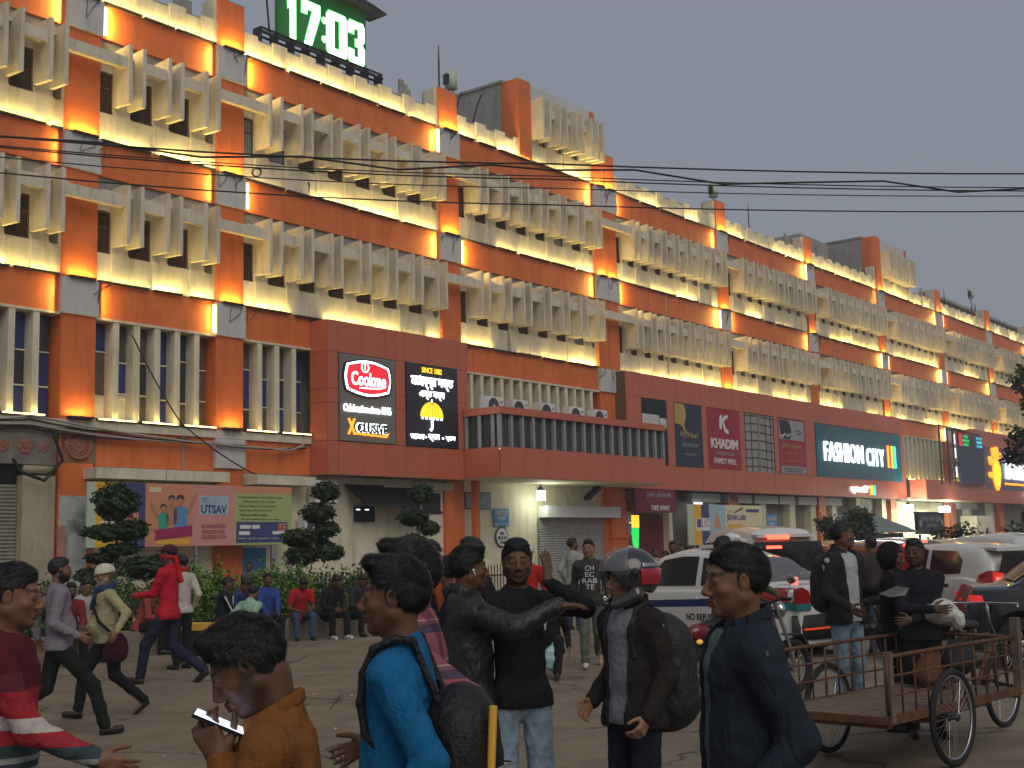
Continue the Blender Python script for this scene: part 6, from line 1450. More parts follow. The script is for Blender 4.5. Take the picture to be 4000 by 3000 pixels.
# A: white taxi
a = rad(131); L, W = 4.1, 1.66
sedan_belt = [(-2.05, .80), (-1.95, .98), (-1.2, 1.0), (-.3, .94), (.9, .93), (1.5, .88), (1.95, .74), (2.05, .6)]
sedan_roof = [(-1.55, 1.0), (-.95, 1.38), (-.5, 1.50), (.2, 1.53), (.55, 1.46), (1.25, .95)]
win = [('window', [(-.98, 1.04), (-.32, 1.0), (-.32, 1.41), (-.72, 1.36), (-.98, 1.18)], 'car glass'), ('window', [(-.22, 1.0), (.72, .99), (.88, 1.02), (.46, 1.38), (.1, 1.43), (-.22, 1.43)], 'car glass'),
       ('door', [(-1.05, .98), (-.30, .95), (-.30, .28), (-.95, .28), (-1.12, .62)], 'paint white'), ('door', [(-.285, .95), (.86, .94), (.9, .6), (.84, .28), (-.285, .28)], 'paint white'),
       ('stripe', [(-1.9, .86), (1.9, .74), (1.9, .64), (-1.9, .745)], 'blue stripe'), ('door_handle', [(-.92, .885), (-.74, .885), (-.74, .915), (-.92, .915)], 'black'), ('door_handle', [(-.22, .88), (-.04, .88), (-.04, .91), (-.22, .91)], 'black'), ('side_trim', [(-1.1, .34), (1.0, .34), (1.0, .27), (-1.1, .27)], 'rubber trim')]
c = place(3085, 17.4, a, L, W)
tx, sp, sy = car('white taxi with a dark blue stripe and NO REFUSAL on its door', c, a, L, W, sedan_belt, sedan_roof, (-1.55, 1.25), (-1.25, 1.27), 'paint white', 'taxi', glassprof=(.56, 1.18), side_windows=win, rear_glass=(-1.46, -.98, 'glass milky'),
      tails=(('side', 'tail_light', [(-2.02, .78), (-1.42, .80), (-1.52, .93), (-1.72, .985), (-2.03, .97)], 'tail red'), ('rear', 'tail_light', [(.40, .76), (.77, .76), (.78, .96), (.62, .985), (.48, .93)], 'tail red'), ('side', 'indicator_lens', [(-2.03, .66), (-1.55, .69), (-1.44, .79), (-2.03, .77)], 'teal lens'), ('rear', 'indicator_lens', [(.45, .66), (.77, .66), (.77, .75), (.42, .75)], 'teal lens')), name='taxi', plate='WB 04 E 3168', bumper=(.26, .60))
T = text('lettering', 'NO REFUSAL', tx, MT['black'], (-.82+.4, sy(-.4, .55, .010), .55), ext=.001, rot=(pi/2, 0, pi), width=.62, height=.10, bold=.02)
text('lettering', 'INDIAN BANK', tx, MT['print white'], (-1.36, 0, 1.12), ext=.001, rot=(rad(52), 0, -pi/2), width=.9, height=.09)
MB().box(-.35, .0, -.36, .36, 1.553, 1.60).build('roof_sign', MT['paint white'], tx)
MB().box(-2.145, -2.12, -.7, .7, .40, .425).build('reflector_strip', MT['reflector red'], tx)  # slight emission stands in for light thrown back by the strip
b = MB(); b.box(-1.50, -1.46, -.05, .05, 1.06, 1.10); b.build('high_brake_light', MT['brake glow'], tx)
# B: tall pale van seen from behind
a = rad(100); L, W = 4.3, 1.78
van_belt = [(-2.15, .95), (-1.4, 1.05), (1.0, 1.0), (1.7, .95), (2.15, .7)]; van_roof = [(-2.12, 1.05), (-2.0, 1.55), (-1.8, 1.84), (-.8, 1.90), (.4, 1.86), (1.1, 1.05)]
winv = [('window', [(-1.75, 1.12), (-.9, 1.1), (-.9, 1.62), (-1.7, 1.6)], 'car glass'), ('window', [(-.8, 1.1), (.1, 1.08), (.1, 1.64), (-.8, 1.64)], 'car glass'), ('window', [(.18, 1.08), (.95, 1.06), (.5, 1.62), (.18, 1.64)], 'car glass'), ('door', [(-.85, 1.06), (.15, 1.04), (.15, .3), (-.85, .3)], 'paint white')]
c = place(2890, 22.0, a, L, W)
vb, sp, sy = car('tall cream van with a lit red brake light behind the taxi', c, a, L, W, van_belt, van_roof, (-2.12, 1.1), (-1.35, 1.35), 'paint white', 'van', glassprof=(.5, 1.05), side_windows=winv, rear_glass=None, tails=(('side', 'tail_light', [(-2.12, .9), (-1.95, .9), (-1.95, 1.3), (-2.12, 1.2)], 'tail red'), ('mid', 'rear_window', [(-.72, 1.10), (.72, 1.10), (.62, 1.62), (-.62, 1.62)], 'car glass', -2.135)), name='van', plate='WB 02 AF 7711', spoiler=(-1.9, 0), R=.34)
MB().box(-2.16, -2.136, -.02, .38, 1.66, 1.73).build('high_brake_light', MT['brake glow'], vb); MB().box(-2.15, -2.137, .12, .40, 1.50, 1.55).build('high_brake_light', MT['brake glow'], vb)
# hatchbacks
hb_belt = [(-1.85, .9), (-1.2, 1.0), (-.2, .95), (.9, .93), (1.4, .88), (1.85, .62)]; hb_roof = [(-1.80, .95), (-1.62, 1.28), (-1.42, 1.46), (-.5, 1.52), (.25, 1.49), (1.05, .95)]
winh = [('window', [(-1.1, 1.05), (-.38, 1.02), (-.38, 1.42), (-.95, 1.40), (-1.12, 1.25)], 'car glass'), ('window', [(-.28, 1.02), (.72, 1.0), (.35, 1.38), (.0, 1.43), (-.28, 1.43)], 'car glass'), ('door', [(-1.05, .98), (-.34, .97), (-.34, .28), (-.85, .28), (-1.08, .6)], 'paint white'), ('door', [(-.32, .96), (.75, .94), (.78, .6), (.72, .28), (-.32, .28)], 'paint white'), ('door_handle', [(-.92, .84), (-.76, .84), (-.76, .89), (-.92, .89)], 'black'), ('door_handle', [(-.18, .83), (-.02, .83), (-.02, .88), (-.18, .88)], 'black'), ('side_trim', [(-.9, .30), (.8, .30), (.8, .22), (-.9, .22)], 'rubber trim')]
tail_h = (('side', 'tail_light', [(-1.86, .90), (-1.50, .93), (-1.50, 1.03), (-1.66, 1.10), (-1.86, 1.08)], 'tail red'), ('rear', 'tail_light', [(.46, .88), (.72, .88), (.72, 1.08), (.55, 1.06)], 'tail core'), ('mid', 'rear_window', [(-.58, 1.06), (.58, 1.06), (.48, 1.36), (-.48, 1.36)], 'car glass', -1.85))
a = rad(112); L, W = 3.7, 1.6; c = place(3855, 19.2, a, L, W)
hc_, sp, sy = car('white hatchback with lit tail lamp behind the black car', c, a, L, W, hb_belt, hb_roof, (-1.80, 1.05), (-1.2, 1.2), 'paint white', glassprof=(.3, 1.0), side_windows=winh, tails=tail_h, name='car', plate='WB 06 K 2210', bumper=(.25, .62), spoiler=(-1.5, 0))
MB().box(-1.60, -1.56, -.12, .12, 1.405, 1.44).build('high_brake_light', MT['brake glow'], hc_); MB().prism([(.50, .93), (.68, .93), (.68, 1.0), (.52, .99)], -1.88, -1.866, 'x').build('brake_light', MT['brake glow'], hc_)
def far_car(label, px, d, deg, paint, roofz=0, brake=True, inner='car glass', name='car'):
    a = rad(deg); c = place(px, d, a, 3.9, 1.65)
    w2 = [(n_, p_, (paint if m_ == 'paint white' else m_)) for n_, p_, m_ in winh]
    r, sp, sy = car(label, c, a, 3.7, 1.65, [(x, z+roofz*.5) for x, z in hb_belt], [(x, z+roofz) for x, z in hb_roof], (-1.80, 1.05), (-1.2, 1.2), paint, glassprof=(.3, 1.0), side_windows=w2, tails=(tail_h[0], tail_h[1], ('mid', 'rear_window', [(-.6, 1.06), (.6, 1.06), (.5, 1.40+roofz), (-.5, 1.40+roofz)], inner, -1.85)), name=name, plate='WB 26')
    if brake: MB().box(-1.66, -1.62, -.13, .13, 1.43+roofz, 1.47+roofz).build('high_brake_light', MT['brake glow'], r)
    return r
far_car('red hatchback with pale roof and lit brake light behind the embracing pair', 3420, 20.5, 104, 'paint red', .06, True, 'tail red')
far_car('dark car far back between the pale van and the red hatchback', 3250, 27, 100, 'paint grey', .08, False)
far_car('small white car farthest back at the right with brake light on', 3830, 27, 100, 'paint white', .08, True)
far_car('grey car with brake light just right of the pale van', 3480, 25, 101, 'paint grey', .10, True)
far_car('white van-like car behind the black saloon', 3990, 22.5, 108, 'paint white', .14, True)
far_car('white car behind the hatchback, its roof just showing', 3700, 30, 98, 'paint white', .05, True)
# black car at the right edge
a = rad(-12); L, W = 3.9, 1.66
c = place(3800, 15.6, a, L, W, -1)
winb = [(n_, p_, ('paint black' if m_ == 'paint white' else m_)) for n_, p_, m_ in win if n_ != 'stripe']
bk, sp, sy = car('black saloon cut off by the right edge with a red tail lamp', c, a, 4.1, W, sedan_belt, sedan_roof, (-1.55, 1.25), (-1.45, 1.27), 'paint black', glassprof=(.56, 1.18), side_windows=winb, rear_glass=(-1.46, -.98), tails=(('side', 'tail_light', [(-2.02, .80), (-1.86, .80), (-1.88, .90), (-2.02, .90)], 'tail core'),), name='car', rim_spokes=7)
# ---------------- two-wheelers ----------------
def torus(b, R, r, c, axis='y', n=32, m=8, sc=1):
    prof = [(R+r*cos(2*pi*j/m), r*sin(2*pi*j/m)) for j in range(m+1)]; b.lathe(prof, c, n, axis); return b
def motorcycle(label, pos, rz, col, group='motorcycles standing among the traffic', plate=True):
    r = empty('motorcycle', (pos[0], pos[1], 0), rz, label, 'motorcycle', group); dm = MT['dark metal']
    for x in (-.62, .68):
        wr = empty('wheel', (x, 0, .30)); wr.parent = r; b = MB(); torus(b, .255, .045, (0, 0, 0)); b.build('tyre', MT['tyre'], wr, True)
        b = MB(); torus(b, .20, .012, (0, 0, 0), m=5); b.lathe([(0, -.05), (.05, -.05), (.05, .05), (0, .05)], (0, 0, 0), 10, 'y')
        for k in range(10): a_ = k*pi/5; b.tube([(.04*cos(a_), 0, .04*sin(a_)), (.2*cos(a_), 0, .2*sin(a_))], .005, 4)
        b.build('rim', MT['alloy'], wr)
    b = MB(); b.tube([(.66, -.06, .32), (.55, -.06, .62), (.40, -.05, .98)], .022, 6).tube([(.66, .06, .32), (.55, .06, .62), (.40, .05, .98)], .022, 6); b.build('fork', MT['steel'], r)
    b = MB(); b.tube([(.40, 0, .9), (0, 0, .55), (-.15, 0, .35), (.15, 0, .28), (.38, 0, .75)], .025, 6).tube([(0, 0, .72), (-.75, 0, .74)], .022, 6).tube([(-.15, .09, .35), (-.62, .09, .30)], .02, 6).tube([(-.15, -.09, .35), (-.62, -.09, .30)], .02, 6).tube([(-.62, .1, .32), (-.5, .1, .68)], .018, 6).tube([(-.62, -.1, .32), (-.5, -.1, .68)], .018, 6); b.build('frame', dm, r, True)
    b = MB(); b.ball((.12, 0, .80), .20, 8, (1.3, .68, .72)); b.build('fuel_tank', MT[col], r, True)
    b = MB(); b.ball((-.35, 0, .80), .16, 8, (2.4, .8, .42)); b.build('seat', MT['rubber trim'], r, True)
    b = MB(); b.ball((-.70, 0, .74), .12, 8, (1.5, .8, .8)); b.build('tail_cowl', MT[col], r, True); b = MB(); b.ball((-.88, 0, .74), .05, 6, (.5, 1.3, .8)); b.build('tail_light', MT['tail core'], r, True)
    b = MB(); b.box(.0, .25, -.12, .12, .28, .55).lathe([(0, -.16), (.11, -.16), (.11, .16), (0, .16)], (.08, 0, .38), 12, 'y'); b.build('engine', dm, r)
    b = MB(); b.tube([(.1, -.14, .3), (-.2, -.15, .24), (-.75, -.16, .34)], [.025, .03, .045], 8); b.build('exhaust', MT['chrome'], r, True)
    b = MB(); b.tube([(.30, -.34, 1.03), (.38, -.15, 1.03), (.40, 0, .98), (.38, .15, 1.03), (.30, .34, 1.03)], .014, 6); b.build('handlebar', dm, r, True)
    b = MB(); b.ball((.50, 0, .90), .095, 8, (.8, 1, 1)); b.build('headlamp', MT['chrome'], r, True)
    for s in (1, -1):
        b = MB(); b.tube([(.36, s*.22, 1.03), (.38, s*.30, 1.20)], .007, 5); b.ball((.37, s*.31, 1.23), .06, 6, (.25, 1.1, .8)); b.build('mirror', MT['chrome'], r, True); b = MB(); b.tube([(.30, s*.23, 1.03), (.30, s*.35, 1.03)], .02, 6); b.build('grip', MT['rubber trim'], r)
        b = MB(); b.ball((-.84, s*.13, .66), .03, 5, (1.2, 1, .8)); b.build('rear_indicator', MT['indicator'], r, True)
    b = MB(); b.prism([(-.78, .62), (-.98, .36), (-1.0, .37), (-.80, .66)], -.07, .07).prism([(.93, .45), (.80, .62), (.60, .63), (.60, .65), (.82, .64), (.96, .46)], -.06, .06); b.build('mudguard', MT['rubber trim'], r)
    if plate:
        MB().box(-.975, -.965, -.12, .12, .46, .62).build('number_plate', MT['plate'], r); text('plate_text', 'WB20', r, MT['black'], (-.977, 0, .575), ext=.001, rot=(pi/2, 0, -pi/2), width=.19, height=.055, bold=.02); text('plate_text', 'W2028', r, MT['black'], (-.977, 0, .50), ext=.001, rot=(pi/2, 0, -pi/2), width=.19, height=.055, bold=.02)
    return r
p = G(2900, 2745); motorcycle('red motorcycle with a white number plate behind the man in denim', (p[0]+.1, p[1]+.1), rad(38), 'paint red')
p = G(3390, 2560); motorcycle('dark motorcycle ridden past the embracing pair', p, rad(100), 'paint black')
p = G(1690, 2440); motorcycle('black motorcycle facing forward beside the topiary planter', p, rad(-70), 'paint black', plate=False)
# ---------------- cargo tricycle ----------------
mat('rusty iron', (.14, .065, .035), .75, metal=.3, var=.45, scale=14, bump=.5, bscale=60, dirt=.6, dscale=3, dcol=(.035, .025, .02)); mat('worn plank', (.16, .115, .08), .6, var=.45, scale=9, bump=.7, bscale=30, dirt=.5, dscale=3, dcol=(.05, .04, .03))
ct = empty('cargo_tricycle', (2.73, 9.57, 0), math.atan2(.72, .70), 'rusty cargo tricycle with a plank deck and lattice sides', 'cargo tricycle')
RI = MT['rusty iron']
def bike_wheel(x, y, r=.335):
    wr = empty('wheel', (x, y, r+.012)); wr.parent = ct; b = MB(); torus(b, r-.018, .024, (0, 0, 0), n=48, m=8); b.build('tyre', MT['tyre'], wr, True)
    b = MB(); torus(b, r-.045, .010, (0, 0, 0), n=48, m=6); b.build('rim', MT['steel'], wr, True)
    b = MB(); b.lathe([(0, -.045), (.02, -.045), (.032, -.03), (.018, -.02), (.018, .02), (.032, .03), (.02, .045), (0, .045)], (0, 0, 0), 12, 'y'); b.build('hub', MT['dark metal'], wr)
    b = MB()
    for k in range(36):
        a_ = k*2*pi/36; c_ = a_+(.35 if k % 2 else -.35); yy = .03 if k % 4 < 2 else -.03; b.tube([(.03*cos(c_), yy, .03*sin(c_)), ((r-.05)*cos(a_), 0, (r-.05)*sin(a_))], .0016, 3, cap=False)
    tag(b.build('spokes', MT['steel'], wr), kind='stuff')
bike_wheel(0, -.50); bike_wheel(0, .50); bike_wheel(2.0, .0)
def bar(name, pts, r_, m=RI, n=6): b = MB(); b.tube(pts, r_, n); return b.build(name, m, ct, True)
for i in range(11):
    y0 = -.44+i*.08; z = .415+rng.uniform(-.003, .003); MB().box(-.86+rng.uniform(-.02, .02), 1.24, y0+.003, y0+.077, z, z+.022).build('plank', MT['worn plank'], ct)
for x in (-.84, -.2, .5, 1.22): MB().box(x-.03, x+.03, -.46, .46, .36, .412).build('cross_beam', RI, ct)
for y in (-.46, .46): MB().box(-.88, 1.26, y-.022, y+.022, .385, .445).build('side_beam', RI, ct)
MB().box(-.9, -.86, -.47, .47, .39, .44).build('side_beam', RI, ct)
def lattice(p0, p1, nm='lattice_bar', n=7):
    p0 = Vector(p0); p1 = Vector(p1)
    for z, r_ in ((.83, .016), (.70, .008), (.57, .008)): bar(nm if z < .8 else 'top_rail', [tuple(p0+Vector((0, 0, z))), tuple(p0.lerp(p1, .5)+Vector((0, 0, z+.004))), tuple(p1+Vector((0, 0, z)))], r_)
    for i in range(n+1): q = p0.lerp(p1, i/n); bar(nm if 0 < i < n else 'corner_post', [(q.x, q.y, .44), (q.x+.004, q.y, .835)], .008 if 0 < i < n else .02)
lattice((-.84, -.46, 0), (1.24, -.46, 0), n=11); lattice((-.84, .46, 0), (1.24, .46, 0), n=11); lattice((1.24, -.46, 0), (1.24, .46, 0), n=5)
MB().box(-.85, -.80, -.485, -.435, .40, .86).build('wooden_post', MT['worn plank'], ct); MB().box(1.20, 1.27, .44, .50, .40, 1.0).build('wooden_post', MT['worn plank'], ct); MB().box(1.20, 1.27, -.50, -.44, .40, .98).build('wooden_post', MT['worn plank'], ct)
bar('axle', [(0, -.50, .347), (0, .50, .347)], .016, MT['dark metal']); bar('leaf_spring', [(-.4, -.38, .36), (0, -.38, .32), (.4, -.38, .36)], .02); bar('leaf_spring', [(-.4, .38, .36), (0, .38, .32), (.4, .38, .36)], .02)
bar('main_tube', [(1.24, 0, .40), (1.5, 0, .38), (1.82, 0, .74)], .02); bar('main_tube', [(1.24, 0, .80), (1.80, 0, .80)], .018); bar('fork', [(2.0, -.05, .347), (1.90, -.05, .70), (1.83, 0, .90)], .012, MT['dark metal']); bar('fork', [(2.0, .05, .347), (1.90, .05, .70), (1.83, 0, .90)], .012, MT['dark metal'])
bar('stem', [(1.83, 0, .88), (1.80, 0, 1.06)], .014, MT['steel']); bar('handlebar', [(1.62, -.34, 1.04), (1.72, -.30, 1.06), (1.80, 0, 1.06), (1.72, .30, 1.06), (1.62, .34, 1.04)], .011, MT['chrome'], 8); bar('seat_post', [(1.45, 0, .40), (1.42, 0, .86)], .015)
b = MB(); b.ball((1.40, 0, .90), .10, 8, (1.4, .9, .4)); b.build('saddle', MT['rubber trim'], ct, True); bar('mudguard', [(2.0+.37*cos(t), 0, .347+.37*sin(t)) for t in [pi*.15+i*pi*.09 for i in range(10)]], .012, RI)
bar('brace', [(1.24, -.44, .44), (1.60, -.05, .44)], .012); bar('brace', [(1.24, .44, .44), (1.60, .05, .44)], .012); b = MB(); b.lathe([(.09, -.01), (.10, -.01), (.10, .01), (.09, .01)], (1.5, -.06, .34), 18, 'y'); b.build('chainring', MT['dark metal'], ct); bar('chain', [(1.5, -.06, .43), (.05, -.2, .40)], .006, MT['dark metal']); bar('chain', [(1.5, -.06, .25), (.05, -.2, .29)], .006, MT['dark metal'])
for s in (-1, 1): b = MB(); b.tube([(1.5, s*.08, .34), (1.5+s*.10, s*.10, .34-s*.12)], .01, 5); b.box(1.45+s*.10, 1.55+s*.10, min(s*.1, s*.18), max(s*.1, s*.18), .33-s*.12, .35-s*.12); b.build('pedal', MT['dark metal'], ct)
b = MB(); b.ball((1.60, .30, 1.07), .03, 6); b.build('bell', MT['print yellow'], ct, True)
# cargo: plastic bag, basket of oranges-coloured goods, sacks
mat('bag plastic', (.55, .55, .50), .35, var=.12, scale=14, bump=1.0, bscale=28, spec=.6)
b_ = Body(); rs = np.random.RandomState(5)
for i in range(9): b_.ell(rs.normal(size=3)*[.07, .05, .03], rs.uniform(.055, .085, 3), .05)
V, F = b_.mesh(.012); N_ = vnorm(V, F); V += N_*(.012*noise3(V, 26, 2)+.007*noise3(V, 60, 3)+.004*noise3(V, 120, 4))[:, None]
o = to_mesh('plastic_bag', V, F, [MT['bag plastic']], None); o.location = AT(3672, 2405, 10.3); tag(o, 'bulging white plastic bag on top of the tricycle side', 'plastic bag')
mat('goods orange', (.12, .05, .022), .7, var=.5, scale=30, bump=.8, bscale=60); mat('goods dark', (.012, .012, .016), .7, var=.3, scale=8, bump=.6, bscale=30)
M_ct = Matrix.Translation(ct.location) @ Matrix.Rotation(ct.rotation_euler.z, 4, 'Z')
for nm, lb, cc, rr, mm in (('sack', 'rust coloured netted sack behind the tricycle lattice', (.95, .10, .545), (.15, .17, .11), 'goods orange'), ('bundle', 'dark cloth bundle with a pale oval mark on the tricycle deck', (1.0, -.10, .66), (.15, .13, .10), 'goods dark')):
    b_ = Body(); b_.ell((0, 0, 0), rr, .05); b_.ell((.1, .05, .08), [q*.7 for q in rr], .05); b_.ell((-.1, -.05, -.03), [q*.8 for q in rr], .05); V, F = b_.mesh(.014); N_ = vnorm(V, F); V += N_*(.014*noise3(V, 24, 7)+.006*noise3(V, 70, 3))[:, None]
    o = to_mesh(nm, V, F, [MT[mm]], None); o.matrix_world = M_ct @ Matrix.Translation(cc); tag(o, lb, nm)
# ================= the crowd =================
def hor(x): return 2191.5-.0249*x
def X(px, d): c = AT(px, hor(px), d); return (c[0], c[1])
def ht(px, y, d, k=1.735): return (CAMH+(hor(px)-y)*d/FPX)*1.72/k
def man(label, px, d, top_y, face, k=1.735, **kw):
    x, y = X(px, d); return person(label, x, y, face, ht(px, top_y, d, k), **kw)
NAVY = (.012, .015, .03); BLK = (.014, .014, .016); JEAN = (.15, .22, .30); DJ = (.02, .03, .055)
SK = (.20, .10, .058); SK2 = (.135, .065, .038); SK3 = (.26, .14, .085)
def cap_fn(info, col, brim=True, name='cap', big=1.0, m=None):
    S = info['S']; hc, R = info['hc'], info['HR']; H = lambda a, b, c: hc+R@(np.array([a, b, c])*S)
    def f(b, i):
        b.ell(H(0, -.012, .050), tuple(q*S*big for q in (.090, .108, .088)), .01, R)
        if brim: b.ell(H(0, .115, .058), tuple(q*S for q in (.065, .05, .010)), .015, R)
        n1 = R@np.array([0, .12, 1.]); c0 = H(0, 0, .035); b.cut = [lambda P: -((P[0]-c0[0])*n1[0]+(P[1]-c0[1])*n1[1]+(P[2]-c0[2])*n1[2])]
    return blob(name, f, info, m or cloth(col), max(.007, info['res']), .002)
def scarf(info, col, z=.0, name='scarf', r=.03):
    U = info['U']
    def f(b, i):
        for k in range(10):
            a0, a1 = k*pi/5, (k+1)*pi/5; p = lambda a: U(.075*cos(a), -.015+.075*sin(a), 1.47+z-.02*sin(a)); b.cap(p(a0), p(a1), r, r, .02)
        b.cap(U(.03, .09, 1.45+z), U(.05, .15, 1.25), r*.9, r*.8, .03)
    return blob(name, f, info, cloth(col), max(.008, info['res']), .006)
def chest_text(info, lines, m, z0=1.34, dz=.085, w_=.2, hgt=.065):
    SV, SN = info['SV'], info['SN']; fr = SV[(SN[:, 1] > .3)]
    for i, t in enumerate(lines):
        me = text_mesh(t, 1, 0); xs = [v.co.x for v in me.vertices]; ys = [v.co.y for v in me.vertices]; cx, cy = (max(xs)+min(xs))/2, (max(ys)+min(ys))/2; fx = w_/(max(xs)-min(xs))*(.6 if len(t) < 3 else 1); fy = hgt/(max(ys)-min(ys))
        for v in me.vertices:
            x = -(v.co.x-cx)*fx; z = (z0-i*dz)*info['S']+(v.co.y-cy)*fy; d = (fr[:, 0]-x)**2+(fr[:, 2]-z)**2; k = np.argsort(d)[:6]; v.co = (x, fr[k, 1].max()+.012, z)
        me.materials.append(MT[m]); o = bpy.data.objects.new('shirt_print', me); COL.objects.link(o); o.parent = info['root']
# ---- near figures, left to right
i = man('person in a red and grey striped knit sweater at the left edge, striding right', 45, 4.5, 2196, -82, legs='walk', topkind='knit', top=(.1, .02, .03), bot=DJ, skin=SK, R=((.20, .36, 1.02), (0, -1, 0), None), L=((-.25, -.2, .98), (0, -1, 0), None), res=.006, hres=.004, hair='short', strands=6000, beard=.15, look=(0, -4))
i = man('person in an orange brown jacket bent over a lit phone in the foreground', 1150, 2.95, 2410, 92, k=1.70, lean=7, look=(6, -24), top=(.20, .075, .018), bot=DJ, skin=(.11, .05, .028), hair='bushy', strands=9000, res=.006, hres=.0035, R=((.09, .12, 1.28), (.6, -.6, -.8), None), L=((-.11, .17, 1.345), (-.6, -.6, -.8), ((.1, .5, .9), (1, 0, .2))), beard=.5, collar=True, curls=(.6, .7), build=.95)
phone(i, 1, 'phone with a bright white screen held by the person in orange', facing=(-.05, -.42, .90), tilt=(-.1, .9, .35), off=(.02, -.03, .0), k=.8)
i = man('person with a high quiff and bright blue shirt walking left in the foreground', 1540, 3.75, 2140, 86, k=1.765, top=(.008, .125, .29), bot=NAVY, hair='quiff', strands=9000, res=.006, hres=.0035, skin=(.155, .072, .040), legs='walk', collar=False, beard=.25, nose=1.6, look=(0, 2))
backpack(i, (.004, .004, .005), 'large black backpack on the back of the person in blue', (.14, .10, .24), 1.06, -.21)
i = man('person in a pink and purple plaid shirt behind the blue shirt', 1598, 4.2, 2076, 84, k=1.765, topkind='plaid', top=(.3, .1, .12), bot=NAVY, hair='quiff', strands=5000, res=.0075, hres=.005, skin=SK2, legs='walk', L=((-.33, -.12, 1.0), (0, -1, 0), None), R=((.33, .22, 1.0), (0, -1, 0), None), step=-1)
i = man('person in an orange scarf and navy jacket raising a hand to the mouth', 1665, 7.2, 2108, -120, top=NAVY, jacket=(.012, .016, .035), bot=BLK, res=.009, hair='short', skin=SK3, R=((.08, .26, 1.44), (.5, -.3, -1), None)); scarf(i, (.30, .07, .03))
i = man('person in fluffy purple top beside the topiary, seen from behind', 1755, 8.6, 2168, 30, top=(.085, .03, .15), bot=BLK, res=.010, hair='short', skin=SK2, baggy=1.05)
i = man('person whose dark hair shows just behind the leather jacket', 1838, 9.6, 2096, 60, top=BLK, bot=BLK, res=.012, hair='short', skin=SK)
i = man('person in a shiny black leather jacket pointing to the right, white earbud in ear', 1828, 6.7, 2132, -78, jacket=(.018, .020, .018), jrough=.33, top=BLK, bot=(.035, .038, .045), botkind='jeans', res=.006, hres=.0042, hair='bushy', strands=7000, skin=SK2, R=((.36, .42, 1.40), (.5, -.5, -.6), ((.25, 1, .06), (0, .1, -1))), L=((-.25, .05, .95), (0, -1, 0), None), jlen=.80, W=.96, curls=(.22, .5), look=(4, 0))
e = empty('earbud', (0, 0, 0), 0, 'white earbud in the ear of the person in leather', 'earbud'); e.matrix_world = Matrix.Translation(i['root'].location) @ Matrix.Rotation(i['root'].rotation_euler.z, 4, 'Z')
b = MB(); q = i['hc']+i['HR']@np.array([.083, .004, -.004]); b.ball(tuple(q), .008, 6); b.tube([tuple(q), tuple(q+i['HR']@np.array([.004, .008, -.026]))], .0035, 6); b.build('stem', MT['print white'], e, True)
i = man('person in a black shirt and light blue jeans shading the face with one hand', 2020, 6.75, 2105, 196, top=BLK, bot=(.23, .31, .39), botkind='jeans', res=.0065, hres=.0042, hair='short', strands=6000, skin=SK2, L=((-.10, .24, 1.50), (-.9, .2, -.6), ((.02, -.05, 1), (.6, -.8, 0))), beard=.4, look=(-12, 0), curls=(.4, .12), hem=.82)
man_h = man('person wearing an open dark jacket over a grey shirt and a raised visor helmet', 2450, 6.3, 2175, 128, jacket=(.022, .018, .016), top=(.17, .18, .20), bot=(.012, .016, .026), res=.006, hres=.0042, hair=None, skin=SK3, L=((-.24, .12, .90), (-.2, -1, 0), None), R=((.22, .10, .95), (.2, -1, 0), None), beard=.3, collar=True, look=(-26, 0), curls=(.41, .8), build=1.02, nose=1.4)
i = man_h; hc, R_, S_ = i['hc'], i['HR'], i['S']
mat('helmet shell', (.03, .03, .032), .2, var=.1, coat=.8); mat('helmet red', (.35, .015, .02), .25, var=.1, coat=.7)
mat('visor', (.30, .30, .33), .08, var=0, alpha=.22, spec=.8)
hm = empty('helmet', (0, 0, 0), 0, 'dark helmet with red flashes and a raised clear visor', 'helmet'); hm.matrix_world = Matrix.Translation(i['root'].location) @ Matrix.Rotation(i['root'].rotation_euler.z, 4, 'Z')
def hf(b, inf):
    H = lambda a, b_, c: hc+R_@np.array([a, b_, c])
    b.ell(H(0, -.022, .030), (.120, .146, .136), .01, R_); b.cap(H(-.09, -.02, -.07), H(-.07, .09, -.115), .035, .022, .03); b.cap(H(.09, -.02, -.07), H(.07, .09, -.115), .035, .022, .03)
    b.ell(H(0, .11, -.02), (.080, .14, .085), .02, R_, op=-1); b.ell(H(0, -.01, -.03), (.098, .115, .13), .01, R_, op=-1)
    n1 = R_@np.array([0, 0, -1.]); c0 = H(0, 0, -.135); b.cut = [lambda P: (P[0]-c0[0])*n1[0]+(P[1]-c0[1])*n1[1]+(P[2]-c0[2])*n1[2]]
blob('shell', hf, i, MT['helmet shell'], .006, 0, hm)
def vis(ph0, ph1, e0, e1, r_, th_, nm, m):
    b = MB(); n, k = 20, 10; V = []
    for lay in (0, th_):
        for a in range(n+1):
            for c in range(k+1):
                ph = rad(ph0+(ph1-ph0)*a/n); el = rad(e0+(e1-e0)*c/k); p = np.array([sin(ph)*cos(el)*(.124+r_+lay), cos(ph)*cos(el)*(.150+r_+lay)-.02, sin(el)*(.140+r_+lay)+.03]); V.append(tuple(hc+R_@p))
    F = []; w_ = k+1; o_ = (n+1)*w_
    for a in range(n):
        for c in range(k): q = a*w_+c; F += [(q, q+w_, q+w_+1, q+1), (q+o_, q+1+o_, q+w_+1+o_, q+w_+o_)]
    for a in range(n): q = a*w_; F += [(q, q+o_, q+w_+o_, q+w_), (q+k, q+w_+k, q+w_+k+o_, q+k+o_)]
    for c in range(k): F += [(c, c+1, c+1+o_, c+o_), (n*w_+c, n*w_+c+o_, n*w_+c+1+o_, n*w_+c+1)]
    b.add(V, F); b.build(nm, m, hm, True)
